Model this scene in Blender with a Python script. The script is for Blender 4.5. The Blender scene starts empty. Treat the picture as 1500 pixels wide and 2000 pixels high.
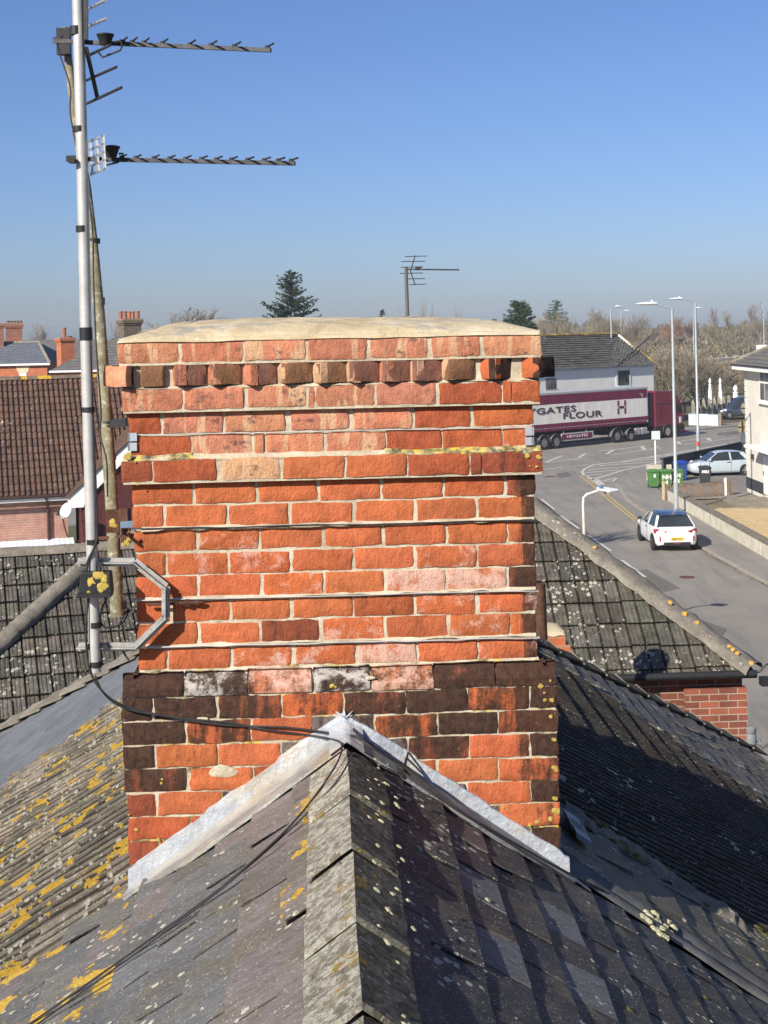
import bpy, bmesh, math, random
from mathutils import Vector, Matrix
sc = bpy.context.scene
COL = sc.collection
rad = math.radians

# ------------------------------------------------------------------ camera
FPX = 2800.0          # focal length in pixels of the 1500 px wide photograph
ROLL = 0.021
EYE = Vector((0, 0, 8.9))
R_ = Vector((math.cos(ROLL), 0, -math.sin(ROLL)))
U_ = Vector((math.sin(ROLL), 0, math.cos(ROLL)))
F_ = Vector((0, 1, 0))
cam = bpy.data.cameras.new('camera')
cam.sensor_fit = 'HORIZONTAL'; cam.sensor_width = 36.0
cam.lens = 36.0 * FPX / 1500.0
cam.shift_y = -350.0 / 1500.0
cam.clip_start = 0.05; cam.clip_end = 6000
co = bpy.data.objects.new('camera', cam); COL.objects.link(co)
m3 = Matrix((R_, U_, -F_)).transposed()
co.matrix_world = Matrix.Translation(EYE) @ m3.to_4x4()
sc.camera = co

# ------------------------------------------------------------------ sky and sun
SUN_AZ, SUN_EL = rad(37.5), rad(31.5)      # azimuth: degrees to the left of straight behind the camera
SUN = Vector((-math.cos(SUN_EL) * math.sin(SUN_AZ), -math.cos(SUN_EL) * math.cos(SUN_AZ), math.sin(SUN_EL)))
w = bpy.data.worlds.new('World'); sc.world = w; w.use_nodes = True
nt = w.node_tree
bg = nt.nodes['Background']
sky = nt.nodes.new('ShaderNodeTexSky'); sky.sky_type = 'NISHITA'; sky.sun_disc = False
sky.sun_elevation = SUN_EL
sky.sun_rotation = math.atan2(SUN.x, SUN.y)
sky.altitude = 0; sky.air_density = 1.0; sky.dust_density = 0.8; sky.ozone_density = 6.0
tn = nt.nodes.new('ShaderNodeMix'); tn.data_type = 'RGBA'; tn.blend_type = 'MULTIPLY'; tn.inputs[0].default_value = 1.0
tn.inputs[7].default_value = (0.97, 0.98, 1.2, 1)
nt.links.new(sky.outputs[0], tn.inputs[6]); nt.links.new(tn.outputs[2], bg.inputs[0])
bg.inputs[1].default_value = 0.068
sl = bpy.data.lights.new('sun', 'SUN'); sl.energy = 5.0; sl.angle = rad(0.5); sl.color = (1.0, 0.94, 0.83)
so = bpy.data.objects.new('sun', sl); COL.objects.link(so)
so.rotation_euler = SUN.to_track_quat('Z', 'Y').to_euler()
so.location = (0, 0, 60)
sc.view_settings.view_transform = 'Standard'; sc.view_settings.look = 'None'
sc.view_settings.exposure = 0.55; sc.view_settings.gamma = 1.0
sc.render.engine = 'CYCLES'
sc.cycles.use_denoising = True
sc.cycles.max_bounces = 6; sc.cycles.diffuse_bounces = 3; sc.cycles.glossy_bounces = 3
sc.cycles.transmission_bounces = 4; sc.cycles.transparent_max_bounces = 6
sc.cycles.caustics_reflective = False; sc.cycles.caustics_refractive = False

# ------------------------------------------------------------------ measuring helpers
def ray(px, py):
    return R_ * ((px - 750) / FPX) + U_ * ((650 - py) / FPX) + F_
def A0(px, py, D):                      # a place seen at (px, py), D metres away
    return EYE + ray(px, py) * D
def A(px, py, D): return A0(px, py, 2 * D)          # distances below were paced out in double metres
def G(px, py, z=0.0):                   # ... where that line of sight meets height z
    d = ray(px, py); t = (z - EYE.z) / d.z
    return EYE + d * t
def proj(p):
    q = p - EYE
    return 750 + FPX * q.dot(R_) / q.y, 650 - FPX * q.dot(U_) / q.y
TH = rad(2.4)
HO = Vector((-0.165, 5.1, 0))
EX = Vector((math.cos(TH), math.sin(TH), 0)); EY = Vector((-math.sin(TH), math.cos(TH), 0))
def H(X, Y, z):                         # house frame: X along the chimney face, Y along the ridge
    return HO + EX * X + EY * Y + Vector((0, 0, z))
def X_at(px, Y, z):
    lo, hi = -4.0, 4.0
    for _ in range(40):
        m = (lo + hi) / 2
        if proj(H(m, Y, z))[0] < px: lo = m
        else: hi = m
    return lo
ZR, SL = 7.47, 0.70                     # ridge height, tangent of the roof pitch
CS, SN = 1 / math.hypot(1, SL), SL / math.hypot(1, SL)
def S(side, Y, s, off=0.0):             # on a roof slope: s metres down from the ridge, off proud of it
    return H(side * (s * CS + off * SN), Y, ZR - s * SN + off * CS)
def onslope(px, py, side, off=0.0):
    d = ray(px, py)
    n = EX * (side * SN) + Vector((0, 0, CS))
    p0 = H(0, 0, ZR) + n * off
    t = (p0 - EYE).dot(n) / d.dot(n)
    return EYE + d * t

# ------------------------------------------------------------------ mesh builder
class MB:
    def __init__(s): s.v = []; s.f = []; s.c = []; s.p = []; s.m = []
    def add(s, vs, fs, col=(1, 1, 1), par=(0, 0, 0), mi=0):
        b = len(s.v); s.v.extend([Vector(x) for x in vs])
        for f in fs:
            s.f.append(tuple(b + i for i in f)); s.c.append(col); s.p.append(par); s.m.append(mi)
    def hexa(s, p, col=(1, 1, 1), par=(0, 0, 0), mi=0):   # p: bottom 4 (ccw), top 4
        s.add(p, [(3, 2, 1, 0), (4, 5, 6, 7), (0, 1, 5, 4), (1, 2, 6, 5), (2, 3, 7, 6), (3, 0, 4, 7)], col, par, mi)
    def box(s, a, b, **k):
        (x0, y0, z0), (x1, y1, z1) = a, b
        s.hexa([(x0, y0, z0), (x1, y0, z0), (x1, y1, z0), (x0, y1, z0), (x0, y0, z1), (x1, y0, z1), (x1, y1, z1), (x0, y1, z1)], **k)
    def obox(s, o, ax, ay, az, **k):                       # oriented box from a corner
        o, ax, ay, az = map(Vector, (o, ax, ay, az))
        s.hexa([o, o + ax, o + ax + ay, o + ay, o + az, o + ax + az, o + ax + ay + az, o + ay + az], **k)
    def hbox(s, X0, X1, Y0, Y1, z0, z1, **k):              # box in the house frame
        s.obox(H(X0, Y0, z0), EX * (X1 - X0), EY * (Y1 - Y0), (0, 0, z1 - z0), **k)
    def prism(s, poly, vec, **k):
        vec = Vector(vec); n = len(poly); poly = [Vector(p) for p in poly]
        s.add(poly + [p + vec for p in poly], [tuple(range(n))[::-1], tuple(range(n, 2 * n))] + [(i, (i + 1) % n, n + (i + 1) % n, n + i) for i in range(n)], **k)
    def tube(s, pts, r, n=8, cap=True, **k):
        pts = [Vector(p) for p in pts]; m = len(pts)
        rs = r if isinstance(r, (list, tuple)) else [r] * m
        vs = []; prev = None
        for i, p in enumerate(pts):
            d = (pts[min(i + 1, m - 1)] - pts[max(i - 1, 0)])
            if d.length < 1e-9: d = Vector((0, 0, 1))
            d.normalize()
            if prev is None:
                a = Vector((0, 0, 1)) if abs(d.z) < 0.9 else Vector((1, 0, 0))
                x = d.cross(a).normalized()
            else:
                x = (prev - d * prev.dot(d))
                x = x.normalized() if x.length > 1e-6 else d.orthogonal().normalized()
            prev = x; y = d.cross(x)
            for j in range(n):
                t = 2 * math.pi * j / n
                vs.append(p + (x * math.cos(t) + y * math.sin(t)) * rs[i])
        fs = [(i * n + j, i * n + (j + 1) % n, (i + 1) * n + (j + 1) % n, (i + 1) * n + j) for i in range(m - 1) for j in range(n)]
        if cap: fs += [tuple(range(n))[::-1], tuple((m - 1) * n + j for j in range(n))]
        s.add(vs, fs, **k)
    def bar(s, a, b, wv, tv, **k):                         # rectangular bar a->b with full width vectors
        a, b, wv, tv = map(Vector, (a, b, wv, tv))
        o = a - wv / 2 - tv / 2
        s.obox(o, wv, tv, b - a, **k)
    def lathe(s, prof, c=(0, 0, 0), n=16, axis='z', cap=True, **k):
        c = Vector(c); vs = []
        for r, h in prof:
            for j in range(n):
                t = 2 * math.pi * j / n
                q = (r * math.cos(t), r * math.sin(t), h)
                if axis == 'x': q = (h, q[0], q[1])
                if axis == 'y': q = (q[0], h, q[1])
                vs.append(c + Vector(q))
        m = len(prof)
        fs = [(i * n + j, i * n + (j + 1) % n, (i + 1) * n + (j + 1) % n, (i + 1) * n + j) for i in range(m - 1) for j in range(n)]
        if cap: fs += [tuple(range(n))[::-1], tuple((m - 1) * n + j for j in range(n))]
        s.add(vs, fs, **k)
    def grid(s, P, nu, nv, **k):                           # P(i, j) -> point
        vs = [P(i, j) for j in range(nv + 1) for i in range(nu + 1)]
        fs = [(j * (nu + 1) + i, j * (nu + 1) + i + 1, (j + 1) * (nu + 1) + i + 1, (j + 1) * (nu + 1) + i) for j in range(nv) for i in range(nu)]
        s.add(vs, fs, **k)
    def build(s, name, mat, parent=None, smooth=False, clips=(), label=None, recalc=True, bevel=0.0):
        me = bpy.data.meshes.new(name)
        me.from_pydata([tuple(v) for v in s.v], [], s.f)
        a = me.attributes.new('col', 'FLOAT_COLOR', 'FACE'); b = me.attributes.new('par', 'FLOAT_COLOR', 'FACE')
        a.data.foreach_set('color', [x for c in s.c for x in (c[0], c[1], c[2], 1.0)])
        b.data.foreach_set('color', [x for c in s.p for x in (c[0], c[1], c[2], 1.0)])
        me.polygons.foreach_set('material_index', s.m)
        for mm in (mat if isinstance(mat, (list, tuple)) else [mat]):
            if mm: me.materials.append(mm)
        if clips or recalc:
            bm = bmesh.new(); bm.from_mesh(me)
            for c, n in clips:
                bmesh.ops.bisect_plane(bm, geom=bm.verts[:] + bm.edges[:] + bm.faces[:], plane_co=c, plane_no=n, clear_outer=True)
            if recalc: bmesh.ops.recalc_face_normals(bm, faces=bm.faces[:])
            bm.to_mesh(me); bm.free()
        if smooth:
            me.polygons.foreach_set('use_smooth', [True] * len(me.polygons))
            if smooth != 'all':
                me.set_sharp_from_angle(angle=rad(40))
        me.update()
        o = bpy.data.objects.new(name, me); COL.objects.link(o)
        if parent is not None: adopt(o, parent)
        if label: o['label'] = label
        if bevel:
            md = o.modifiers.new('bevel', 'BEVEL'); md.width = bevel; md.segments = 2; md.limit_method = 'ANGLE'
        return o
def adopt(o, parent):
    o.parent = parent
    mw = Matrix.Identity(4); q = parent
    while q is not None:
        mw = q.matrix_basis @ mw if q.parent is None else q.matrix_parent_inverse @ q.matrix_basis @ mw
        q = q.parent
    o.matrix_parent_inverse = mw.inverted()
def tag(o, label, cat, group=None, kind=None):
    if label: o['label'] = label
    if cat: o['category'] = cat
    if group: o['group'] = group
    if kind: o['kind'] = kind
    return o
def thing(name, label, cat, loc=(0, 0, 0), group=None):
    o = bpy.data.objects.new(name, None); COL.objects.link(o)
    o.empty_display_size = 0.2; o.location = loc
    return tag(o, label, cat, group)
def struct(name, mb, mat, **k):
    o = mb.build(name, mat, **k); o['kind'] = 'structure'; return o
def copy_tree(o, parent=None):
    c = o.copy(); COL.objects.link(c)
    if parent is not None: c.parent = parent
    for ch in list(o.children): copy_tree(ch, c)
    return c
def text_mesh(s, size, mat, name, parent, origin, ex, ey, label=None, bold=0.0, align='LEFT', depth=0.004, sx=1.0):
    cu = bpy.data.curves.new(name, 'FONT'); cu.body = s; cu.size = size; cu.extrude = depth; cu.offset = bold
    cu.align_x = align; cu.resolution_u = 3; cu.space_character = 1.05
    t = bpy.data.objects.new(name, cu); COL.objects.link(t)
    dg = bpy.context.evaluated_depsgraph_get()
    me = bpy.data.meshes.new_from_object(t.evaluated_get(dg))
    bpy.data.objects.remove(t)
    ex, ey = Vector(ex).normalized() * sx, Vector(ey).normalized(); ez = ex.cross(ey).normalized()
    M = Matrix((ex, ey, ez)).transposed().to_4x4(); M.translation = Vector(origin)
    me.transform(M); me.materials.clear(); me.materials.append(mat)
    o = bpy.data.objects.new(name, me); COL.objects.link(o); adopt(o, parent)
    if label: o['label'] = label
    return o
rnd = random.Random(7)
def rj(a): return rnd.uniform(-a, a)
def smooth01(x): x = max(0.0, min(1.0, x)); return x * x * (3 - 2 * x)
def vnoise(x, y, z=0.0):                 # cheap smooth value noise, -1..1
    def h(i, j, k):
        n = (i * 374761393 + j * 668265263 + k * 2147483647) & 0xffffffff
        n = ((n ^ (n >> 13)) * 1274126177) & 0xffffffff
        return ((n ^ (n >> 16)) & 0xffff) / 32767.5 - 1
    i, j, k = math.floor(x), math.floor(y), math.floor(z)
    u, v, w_ = smooth01(x - i), smooth01(y - j), smooth01(z - k)
    def l(a, b, t): return a + (b - a) * t
    return l(l(l(h(i, j, k), h(i + 1, j, k), u), l(h(i, j + 1, k), h(i + 1, j + 1, k), u), v),
             l(l(h(i, j, k + 1), h(i + 1, j, k + 1), u), l(h(i, j + 1, k + 1), h(i + 1, j + 1, k + 1), u), v), w_)

# ------------------------------------------------------------------ materials
class NM:
    def __init__(s, name, rough=0.8, metal=0.0, spec=0.3):
        s.m = bpy.data.materials.new(name); s.m.use_nodes = True; s.nt = s.m.node_tree
        s.b = s.nt.nodes['Principled BSDF']
        s.b.inputs['Roughness'].default_value = rough; s.b.inputs['Metallic'].default_value = metal
        s.b.inputs['Specular IOR Level'].default_value = spec
        s._o = None
    def n(s, t): return s.nt.nodes.new('ShaderNode' + t)
    def set(s, sock, v):
        if isinstance(v, bpy.types.NodeSocket): s.nt.links.new(v, sock)
        elif isinstance(v, (tuple, list)) and len(v) == 3 and sock.type == 'RGBA': sock.default_value = (*v, 1)
        else: sock.default_value = v
    def co(s, scale=(1, 1, 1), rot=(0, 0, 0)):
        if s._o is None: s._o = s.n('TexCoord')
        if scale == (1, 1, 1) and rot == (0, 0, 0): return s._o.outputs['Object']
        mp = s.n('Mapping'); mp.inputs['Scale'].default_value = scale; mp.inputs['Rotation'].default_value = rot
        s.nt.links.new(s._o.outputs['Object'], mp.inputs[0]); return mp.outputs[0]
    def noise(s, sc_=5, det=4, ro=0.6, vec=None, dist=0.0):
        x = s.n('TexNoise'); s.set(x.inputs['Vector'], vec or s.co())
        x.inputs['Scale'].default_value = sc_; x.inputs['Detail'].default_value = det; x.inputs['Roughness'].default_value = ro
        x.inputs['Distortion'].default_value = dist
        return x.outputs[0]
    def voro(s, sc_=5, out='Distance', vec=None, rnd_=1.0, feat='F1'):
        x = s.n('TexVoronoi'); x.feature = feat; s.set(x.inputs['Vector'], vec or s.co())
        x.inputs['Scale'].default_value = sc_; x.inputs['Randomness'].default_value = rnd_
        return x.outputs[out]
    def attr(s, name):
        x = s.n('Attribute'); x.attribute_name = name; return x.outputs['Color']
    def sep(s, c):
        x = s.n('SeparateColor'); s.set(x.inputs[0], c); return x.outputs
    def ramp(s, f, stops, interp='LINEAR'):
        x = s.n('ValToRGB'); cr = x.color_ramp; cr.interpolation = interp
        while len(cr.elements) < len(stops): cr.elements.new(0.5)
        for e, (p, c) in zip(cr.elements, stops):
            e.position = p; e.color = (*c, 1) if isinstance(c, (tuple, list)) else (c, c, c, 1)
        s.set(x.inputs[0], f); return x.outputs[0]
    def step(s, f, a, b):                # smooth step as a factor
        x = s.n('MapRange'); x.interpolation_type = 'SMOOTHSTEP'; s.set(x.inputs[0], f)
        s.set(x.inputs[1], a); s.set(x.inputs[2], b); x.inputs[3].default_value = 0; x.inputs[4].default_value = 1
        return x.outputs[0]
    def mix(s, f, a, b, mode='MIX'):
        x = s.n('Mix'); x.data_type = 'RGBA'; x.blend_type = mode
        s.set(x.inputs[0], f); s.set(x.inputs[6], a); s.set(x.inputs[7], b); return x.outputs[2]
    def math(s, op, a, b=0.0, c=0.0):
        x = s.n('Math'); x.operation = op; s.set(x.inputs[0], a); s.set(x.inputs[1], b); s.set(x.inputs[2], c); return x.outputs[0]
    def color(s, c): s.set(s.b.inputs['Base Color'], c); return s
    def rough(s, v): s.set(s.b.inputs['Roughness'], v); return s
    def bump(s, h, strength=0.5, dist=0.01):
        x = s.n('Bump'); x.inputs['Strength'].default_value = strength; x.inputs['Distance'].default_value = dist
        s.set(x.inputs['Height'], h)
        if s.b.inputs['Normal'].links: s.nt.links.new(s.b.inputs['Normal'].links[0].from_socket, x.inputs['Normal'])
        s.nt.links.new(x.outputs[0], s.b.inputs['Normal']); return s

def plain(name, col, rough=0.6, metal=0.0, var=0.15, sc_=4.0, bump=0.0, spec=0.3, dirt=None):
    m = NM(name, rough, metal, spec)
    f = m.noise(sc_, 4, 0.6)
    a = tuple(c * (1 - var) for c in col); b = tuple(min(1, c * (1 + var)) for c in col)
    c = m.ramp(f, [(0.3, a), (0.7, b)])
    if dirt:
        c = m.mix(m.step(m.noise(sc_ * 2.7, 6, 0.7), 0.5, 0.75), c, dirt)
    m.color(c)
    if bump: m.bump(m.noise(sc_ * 8, 4, 0.6), bump, 0.01)
    return m.m
# ------------------------------------------------------------------ shared materials
def brick_mat():
    m = NM('weathered_brick', 0.88, 0, 0.2)
    p = m.sep(m.attr('par')); c = m.attr('col')
    c = m.mix(1.0, c, m.ramp(m.noise(14, 6, 0.7), [(0.25, 0.62), (0.5, 1.0), (0.75, 1.32)]), 'MULTIPLY')
    mot = m.math('MULTIPLY', p[2], m.step(m.noise(15, 3, 0.5, vec=m.co((1.4, 1.4, 0.22)), dist=0.3), 0.54, 0.61))
    c = m.mix(mot, c, (0.62, 0.37, 0.22))
    mot2 = m.math('MULTIPLY', p[2], m.step(m.noise(11, 7, 0.78, vec=m.co((1, 1, 1.6), (0.3, 0, 0))), 0.55, 0.63))
    c = m.mix(m.math('MULTIPLY', mot2, 0.8), c, (0.09, 0.065, 0.06))
    e = m.math('MULTIPLY_ADD', m.math('SUBTRACT', p[1], 0.5), 0.6, m.noise(13, 7, 0.75, dist=0.35))
    ef = m.math('MULTIPLY', m.step(e, 0.5, 0.68), 0.72)
    c = m.mix(ef, c, m.mix(m.step(p[0], 0.5, 0.7), (0.72, 0.50, 0.40), (0.74, 0.70, 0.64)))
    s_ = m.math('MULTIPLY_ADD', m.math('SUBTRACT', p[0], 0.5), 0.62, m.math('MULTIPLY_ADD', m.noise(30, 6, 0.8), 0.35, m.math('MULTIPLY', m.noise(10, 4, 0.65, vec=m.co((1.9, 1.9, 0.30))), 0.65)))
    sf = m.math('MULTIPLY', m.math('MULTIPLY', m.step(s_, 0.42, 0.58), 0.92), m.math('SUBTRACT', 1.0, m.math('MULTIPLY', ef, 1.2)))
    c = m.mix(sf, c, m.ramp(m.noise(40, 3, 0.6), [(0.3, (0.020, 0.016, 0.013)), (0.75, (0.085, 0.048, 0.032))]))
    wl = m.math('MULTIPLY', m.step(m.noise(70, 4, 0.7), 0.66, 0.72), 0.5)
    c = m.mix(wl, c, (0.55, 0.42, 0.32))
    pit = m.step(m.noise(75, 5, 0.7), 0.25, 0.36)
    c = m.mix(m.math('SUBTRACT', 1.0, pit), c, (0.13, 0.045, 0.025))
    m.color(c)
    m.bump(m.noise(30, 6, 0.75, vec=m.co((1.5, 1.5, 0.8))), 0.85, 0.016)
    m.bump(m.noise(120, 4, 0.7), 0.7, 0.005)
    return m.m
BRICK = brick_mat()
def mortar_mat():
    m = NM('lime_mortar', 0.93, 0, 0.15)
    c = m.ramp(m.noise(9, 6, 0.7), [(0.28, (0.33, 0.27, 0.185)), (0.5, (0.48, 0.415, 0.30)), (0.75, (0.60, 0.545, 0.43))])
    c = m.mix(m.math('MULTIPLY', m.step(m.noise(70, 3, 0.6), 0.58, 0.70), 0.5), c, (0.26, 0.225, 0.17))
    p = m.sep(m.attr('par'))
    g = m.math('MULTIPLY_ADD', m.math('SUBTRACT', p[0], 0.5), 0.8, m.noise(16, 6, 0.7))
    c = m.mix(m.step(g, 0.42, 0.6), c, m.ramp(m.noise(30, 3, 0.6), [(0.4, (0.09, 0.08, 0.05)), (0.52, (0.30, 0.25, 0.10)), (0.62, (0.62, 0.42, 0.05))]))
    m.color(c); m.bump(m.noise(35, 5, 0.7), 0.7, 0.010)
    return m.m
MORTAR = mortar_mat()
def cap_mat():
    m = NM('cement_flaunching', 0.9, 0, 0.15)
    c = m.ramp(m.noise(6, 6, 0.65, dist=0.7), [(0.25, (0.34, 0.26, 0.155)), (0.5, (0.48, 0.39, 0.25)), (0.72, (0.58, 0.50, 0.36))])
    st = m.noise(4.2, 6, 0.7, vec=m.co((0.6, 1.6, 3.0)), dist=0.8)
    c = m.mix(m.math('MULTIPLY', m.step(st, 0.50, 0.64), 0.8), c, (0.24, 0.235, 0.23))
    c = m.mix(m.step(m.noise(34, 4, 0.7), 0.66, 0.72), c, (0.82, 0.78, 0.68))
    c = m.mix(m.step(m.noise(52, 3, 0.7), 0.70, 0.74), c, (0.06, 0.05, 0.05))
    m.color(c); m.bump(m.noise(16, 5, 0.65), 0.7, 0.012); m.bump(m.noise(130, 3, 0.6), 0.4, 0.004)
    return m.m
CAP = cap_mat()
def lichen_over(m, c, white=0.5, yellow=0.5, s=1.0, vec=None, amt=None):
    """crusty round lichens: white-grey rings and yellow-orange patches, gathered in drifts"""
    v = vec or m.co()
    drift = m.noise(2.6 * s, 4, 0.6, vec=v)
    wob = m.noise(60 * s, 3, 0.6, vec=v)
    d1 = m.math('MULTIPLY_ADD', wob, 0.55, m.voro(26 * s, vec=v))
    rc = m.sep(m.voro(26 * s, 'Color', vec=v))[0]
    r1 = m.math('MULTIPLY', m.step(drift, 0.62 - white * 0.3, 0.80 - white * 0.3), m.math('MULTIPLY_ADD', m.math('POWER', rc, 2.6), 0.74, 0.20))
    f1 = m.step(m.math('SUBTRACT', r1, d1), -0.07, 0.02)
    c = m.mix(m.math('MULTIPLY', f1, 0.85), c, m.ramp(m.noise(90 * s, 3, 0.6, vec=v), [(0.35, (0.30, 0.28, 0.22)), (0.6, (0.64, 0.61, 0.50))]))
    drift2 = m.noise(3.3 * s, 5, 0.65, vec=m.co((1, 1, 1), (0.7, 0.4, 0.9)))
    d2 = m.math('MULTIPLY_ADD', m.noise(34 * s, 6, 0.8, vec=v), 1.1, m.math('MULTIPLY', m.voro(13 * s, vec=m.co((1, 1, 1), (0.2, 1.1, 0.4))), 0.6))
    r2 = m.math('MULTIPLY', m.step(drift2, 0.68 - yellow * 0.24, 0.86 - yellow * 0.24), 1.15)
    if amt is not None: r2 = m.math('MULTIPLY', r2, amt)
    f2 = m.step(m.math('SUBTRACT', r2, d2), -0.06, 0.03)
    c = m.mix(f2, c, m.ramp(m.noise(70 * s, 4, 0.7, vec=v), [(0.3, (0.26, 0.15, 0.02)), (0.5, (0.52, 0.31, 0.03)), (0.7, (0.60, 0.44, 0.10))]))
    return c, f1, f2
def slate_mat(name, white, yellow, film=0.5, gloss=0.55, spec=0.4):
    m = NM(name, gloss, 0, spec)
    c = m.attr('col')
    c = m.mix(1.0, c, m.ramp(m.noise(10, 6, 0.7, vec=m.co((1, 3.0, 1))), [(0.25, 0.62), (0.5, 0.98), (0.8, 1.4)]), 'MULTIPLY')
    g = m.noise(5, 6, 0.7)
    c = m.mix(m.math('MULTIPLY', m.step(g, 0.60 - film * 0.22, 0.78 - film * 0.18), 0.75), c, m.ramp(m.noise(45, 3, 0.6), [(0.3, (0.085, 0.072, 0.045)), (0.7, (0.19, 0.165, 0.11))]))
    c, f1, f2 = lichen_over(m, c, white, yellow, 1.5, amt=m.sep(m.attr('par'))[0])
    c = m.mix(m.math('MULTIPLY', m.step(m.noise(22, 5, 0.75, vec=m.co((0.5, 2.6, 0.5))), 0.58, 0.74), 0.35), c, (0.36, 0.36, 0.35))
    c = m.mix(m.step(m.noise(130, 3, 0.65), 0.625, 0.67), c, (0.5, 0.47, 0.40))
    m.color(c)
    f = m.math('MAXIMUM', f1, f2)
    m.rough(m.math('MULTIPLY_ADD', f, 0.95 - gloss, m.math('MULTIPLY_ADD', m.noise(8, 4, 0.6), 0.25, gloss - 0.1)))
    m.bump(m.noise(24, 6, 0.72, vec=m.co((1, 2.4, 1))), 0.7, 0.014)
    m.bump(m.math('MULTIPLY', f, m.noise(70, 3, 0.6)), 0.6, 0.012)
    return m.m
SLATE_L = slate_mat('lichened_slate', 0.60, 0.98, 0.62, 0.6)
SLATE_R = slate_mat('shaded_mossy_slate', 0.62, 0.45, 0.40, 0.62, 0.3)
SLATE_F = slate_mat('blue_slate', 0.18, 0.10, 0.15, 0.50)
def tile_mat(name, base, dark, white, yellow, s=1.0, streak=(1, 1, 1), crust=0.0):
    m = NM(name, 0.92, 0, 0.15)
    c = m.ramp(m.noise(7 * s, 6, 0.7, vec=m.co(streak)), [(0.25, dark), (0.55, base), (0.8, tuple(min(1, x * 1.5) for x in base))])
    c = m.mix(1.0, c, m.attr('col'), 'MULTIPLY')
    c, f1, f2 = lichen_over(m, c, white, yellow, s)
    c = m.mix(m.step(m.noise(55 * s, 3, 0.7), 0.63, 0.70), c, (0.50, 0.47, 0.40))
    if crust: c = m.mix(m.math('MULTIPLY', m.step(m.noise(30, 6, 0.8), 0.46, 0.55), crust), c, m.mix(1.0, m.attr('col'), m.ramp(m.noise(90, 3, .7), [(.35, (0.60, 0.56, 0.45)), (.62, (0.90, 0.86, 0.74))]), 'MULTIPLY')); m.bump(m.noise(30, 6, 0.8), 0.6, 0.02)
    c = m.mix(m.step(m.noise(9 * s, 6, 0.75), 0.60, 0.70), c, tuple(x * 0.5 for x in dark))
    m.color(c); m.bump(m.noise(42 * s, 6, 0.75), 1.0, 0.024)
    return m.m
CONC = tile_mat('lichened_concrete_tile', (0.125, 0.112, 0.09), (0.042, 0.038, 0.032), 0.75, 0.10, 0.75)
HIPC = tile_mat('weathered_concrete_ridge', (0.25, 0.22, 0.175), (0.12, 0.105, 0.08), 0.55, 0.10, 0.6)
RIBL = tile_mat('crusted_clay_tile', (0.265, 0.225, 0.17), (0.095, 0.08, 0.062), 0.95, 0.90, 1.7)
RIBR = tile_mat('dark_ribbed_tile', (0.088, 0.073, 0.055), (0.022, 0.019, 0.016), 0.45, 0.05, 1.0)  # base darkened: the right slope's shade put into the tile colour
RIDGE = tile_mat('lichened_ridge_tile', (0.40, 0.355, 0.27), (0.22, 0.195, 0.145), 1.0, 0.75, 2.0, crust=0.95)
BROWN = tile_mat('brown_pantile', (0.105, 0.062, 0.045), (0.065, 0.04, 0.032), 0.18, 0.0, 0.3)
def lead_mat():
    m = NM('oxidised_lead', 0.55, 0.1, 0.5)
    c = m.ramp(m.noise(7, 5, 0.65, dist=0.6), [(0.28, (0.25, 0.27, 0.30)), (0.5, (0.39, 0.415, 0.45)), (0.72, (0.54, 0.54, 0.52))])
    c = m.mix(m.math('MULTIPLY', m.step(m.noise(5, 5, 0.7), 0.50, 0.66), 0.7), c, (0.42, 0.36, 0.27))
    c = m.mix(m.step(m.noise(40, 4, 0.7), 0.66, 0.72), c, (0.20, 0.19, 0.18))
    c = m.mix(1.0, c, m.attr('col'), 'MULTIPLY')
    m.color(c); m.bump(m.noise(11, 5, 0.65), 0.9, 0.02)
    return m.m
LEAD = lead_mat()
GALV = plain('galvanised_steel', (0.45, 0.44, 0.415), 0.5, 0.25, 0.14, 9, 0.1, 0.5)
ALU = plain('dull_aluminium', (0.52, 0.52, 0.51), 0.45, 0.6, 0.15, 12, 0.05, 0.5)
OLDPOLE = plain('weathered_painted_pole', (0.185, 0.165, 0.105), 0.85, 0, 0.35, 14, 0.3, 0.2, (0.50, 0.47, 0.38))
BLACKP = plain('black_plastic', (0.022, 0.022, 0.024), 0.5, 0, 0.25, 20)
DARKM = plain('grimy_dark_metal', (0.05, 0.05, 0.052), 0.5, 0.4, 0.35, 25, 0.1)
RUST = plain('rusty_iron', (0.10, 0.048, 0.03), 0.9, 0.1, 0.4, 22, 0.5)
CABLE = plain('black_cable', (0.028, 0.026, 0.026), 0.6, 0, 0.3, 20)
WHITEP = plain('white_paint', (0.78, 0.77, 0.73), 0.6, 0, 0.05, 3)
CREAMW = plain('cream_render', (0.66, 0.62, 0.53), 0.85, 0, 0.07, 1.2, 0.15)
GLASS = plain('dark_window_glass', (0.03, 0.036, 0.042), 0.08, 0, 0.3, 0.8, 0, 0.6)
MOSS = plain('moss', (0.135, 0.12, 0.035), 0.95, 0, 0.45, 60, 0.6, 0.1)
MOSSP = plain('pale_cushion_lichen', (0.50, 0.47, 0.30), 0.95, 0, 0.35, 70, 0.6, 0.1)
YLICH = plain('yellow_lichen', (0.50, 0.37, 0.09), 0.95, 0, 0.35, 60, 0.6, 0.1)
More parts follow.
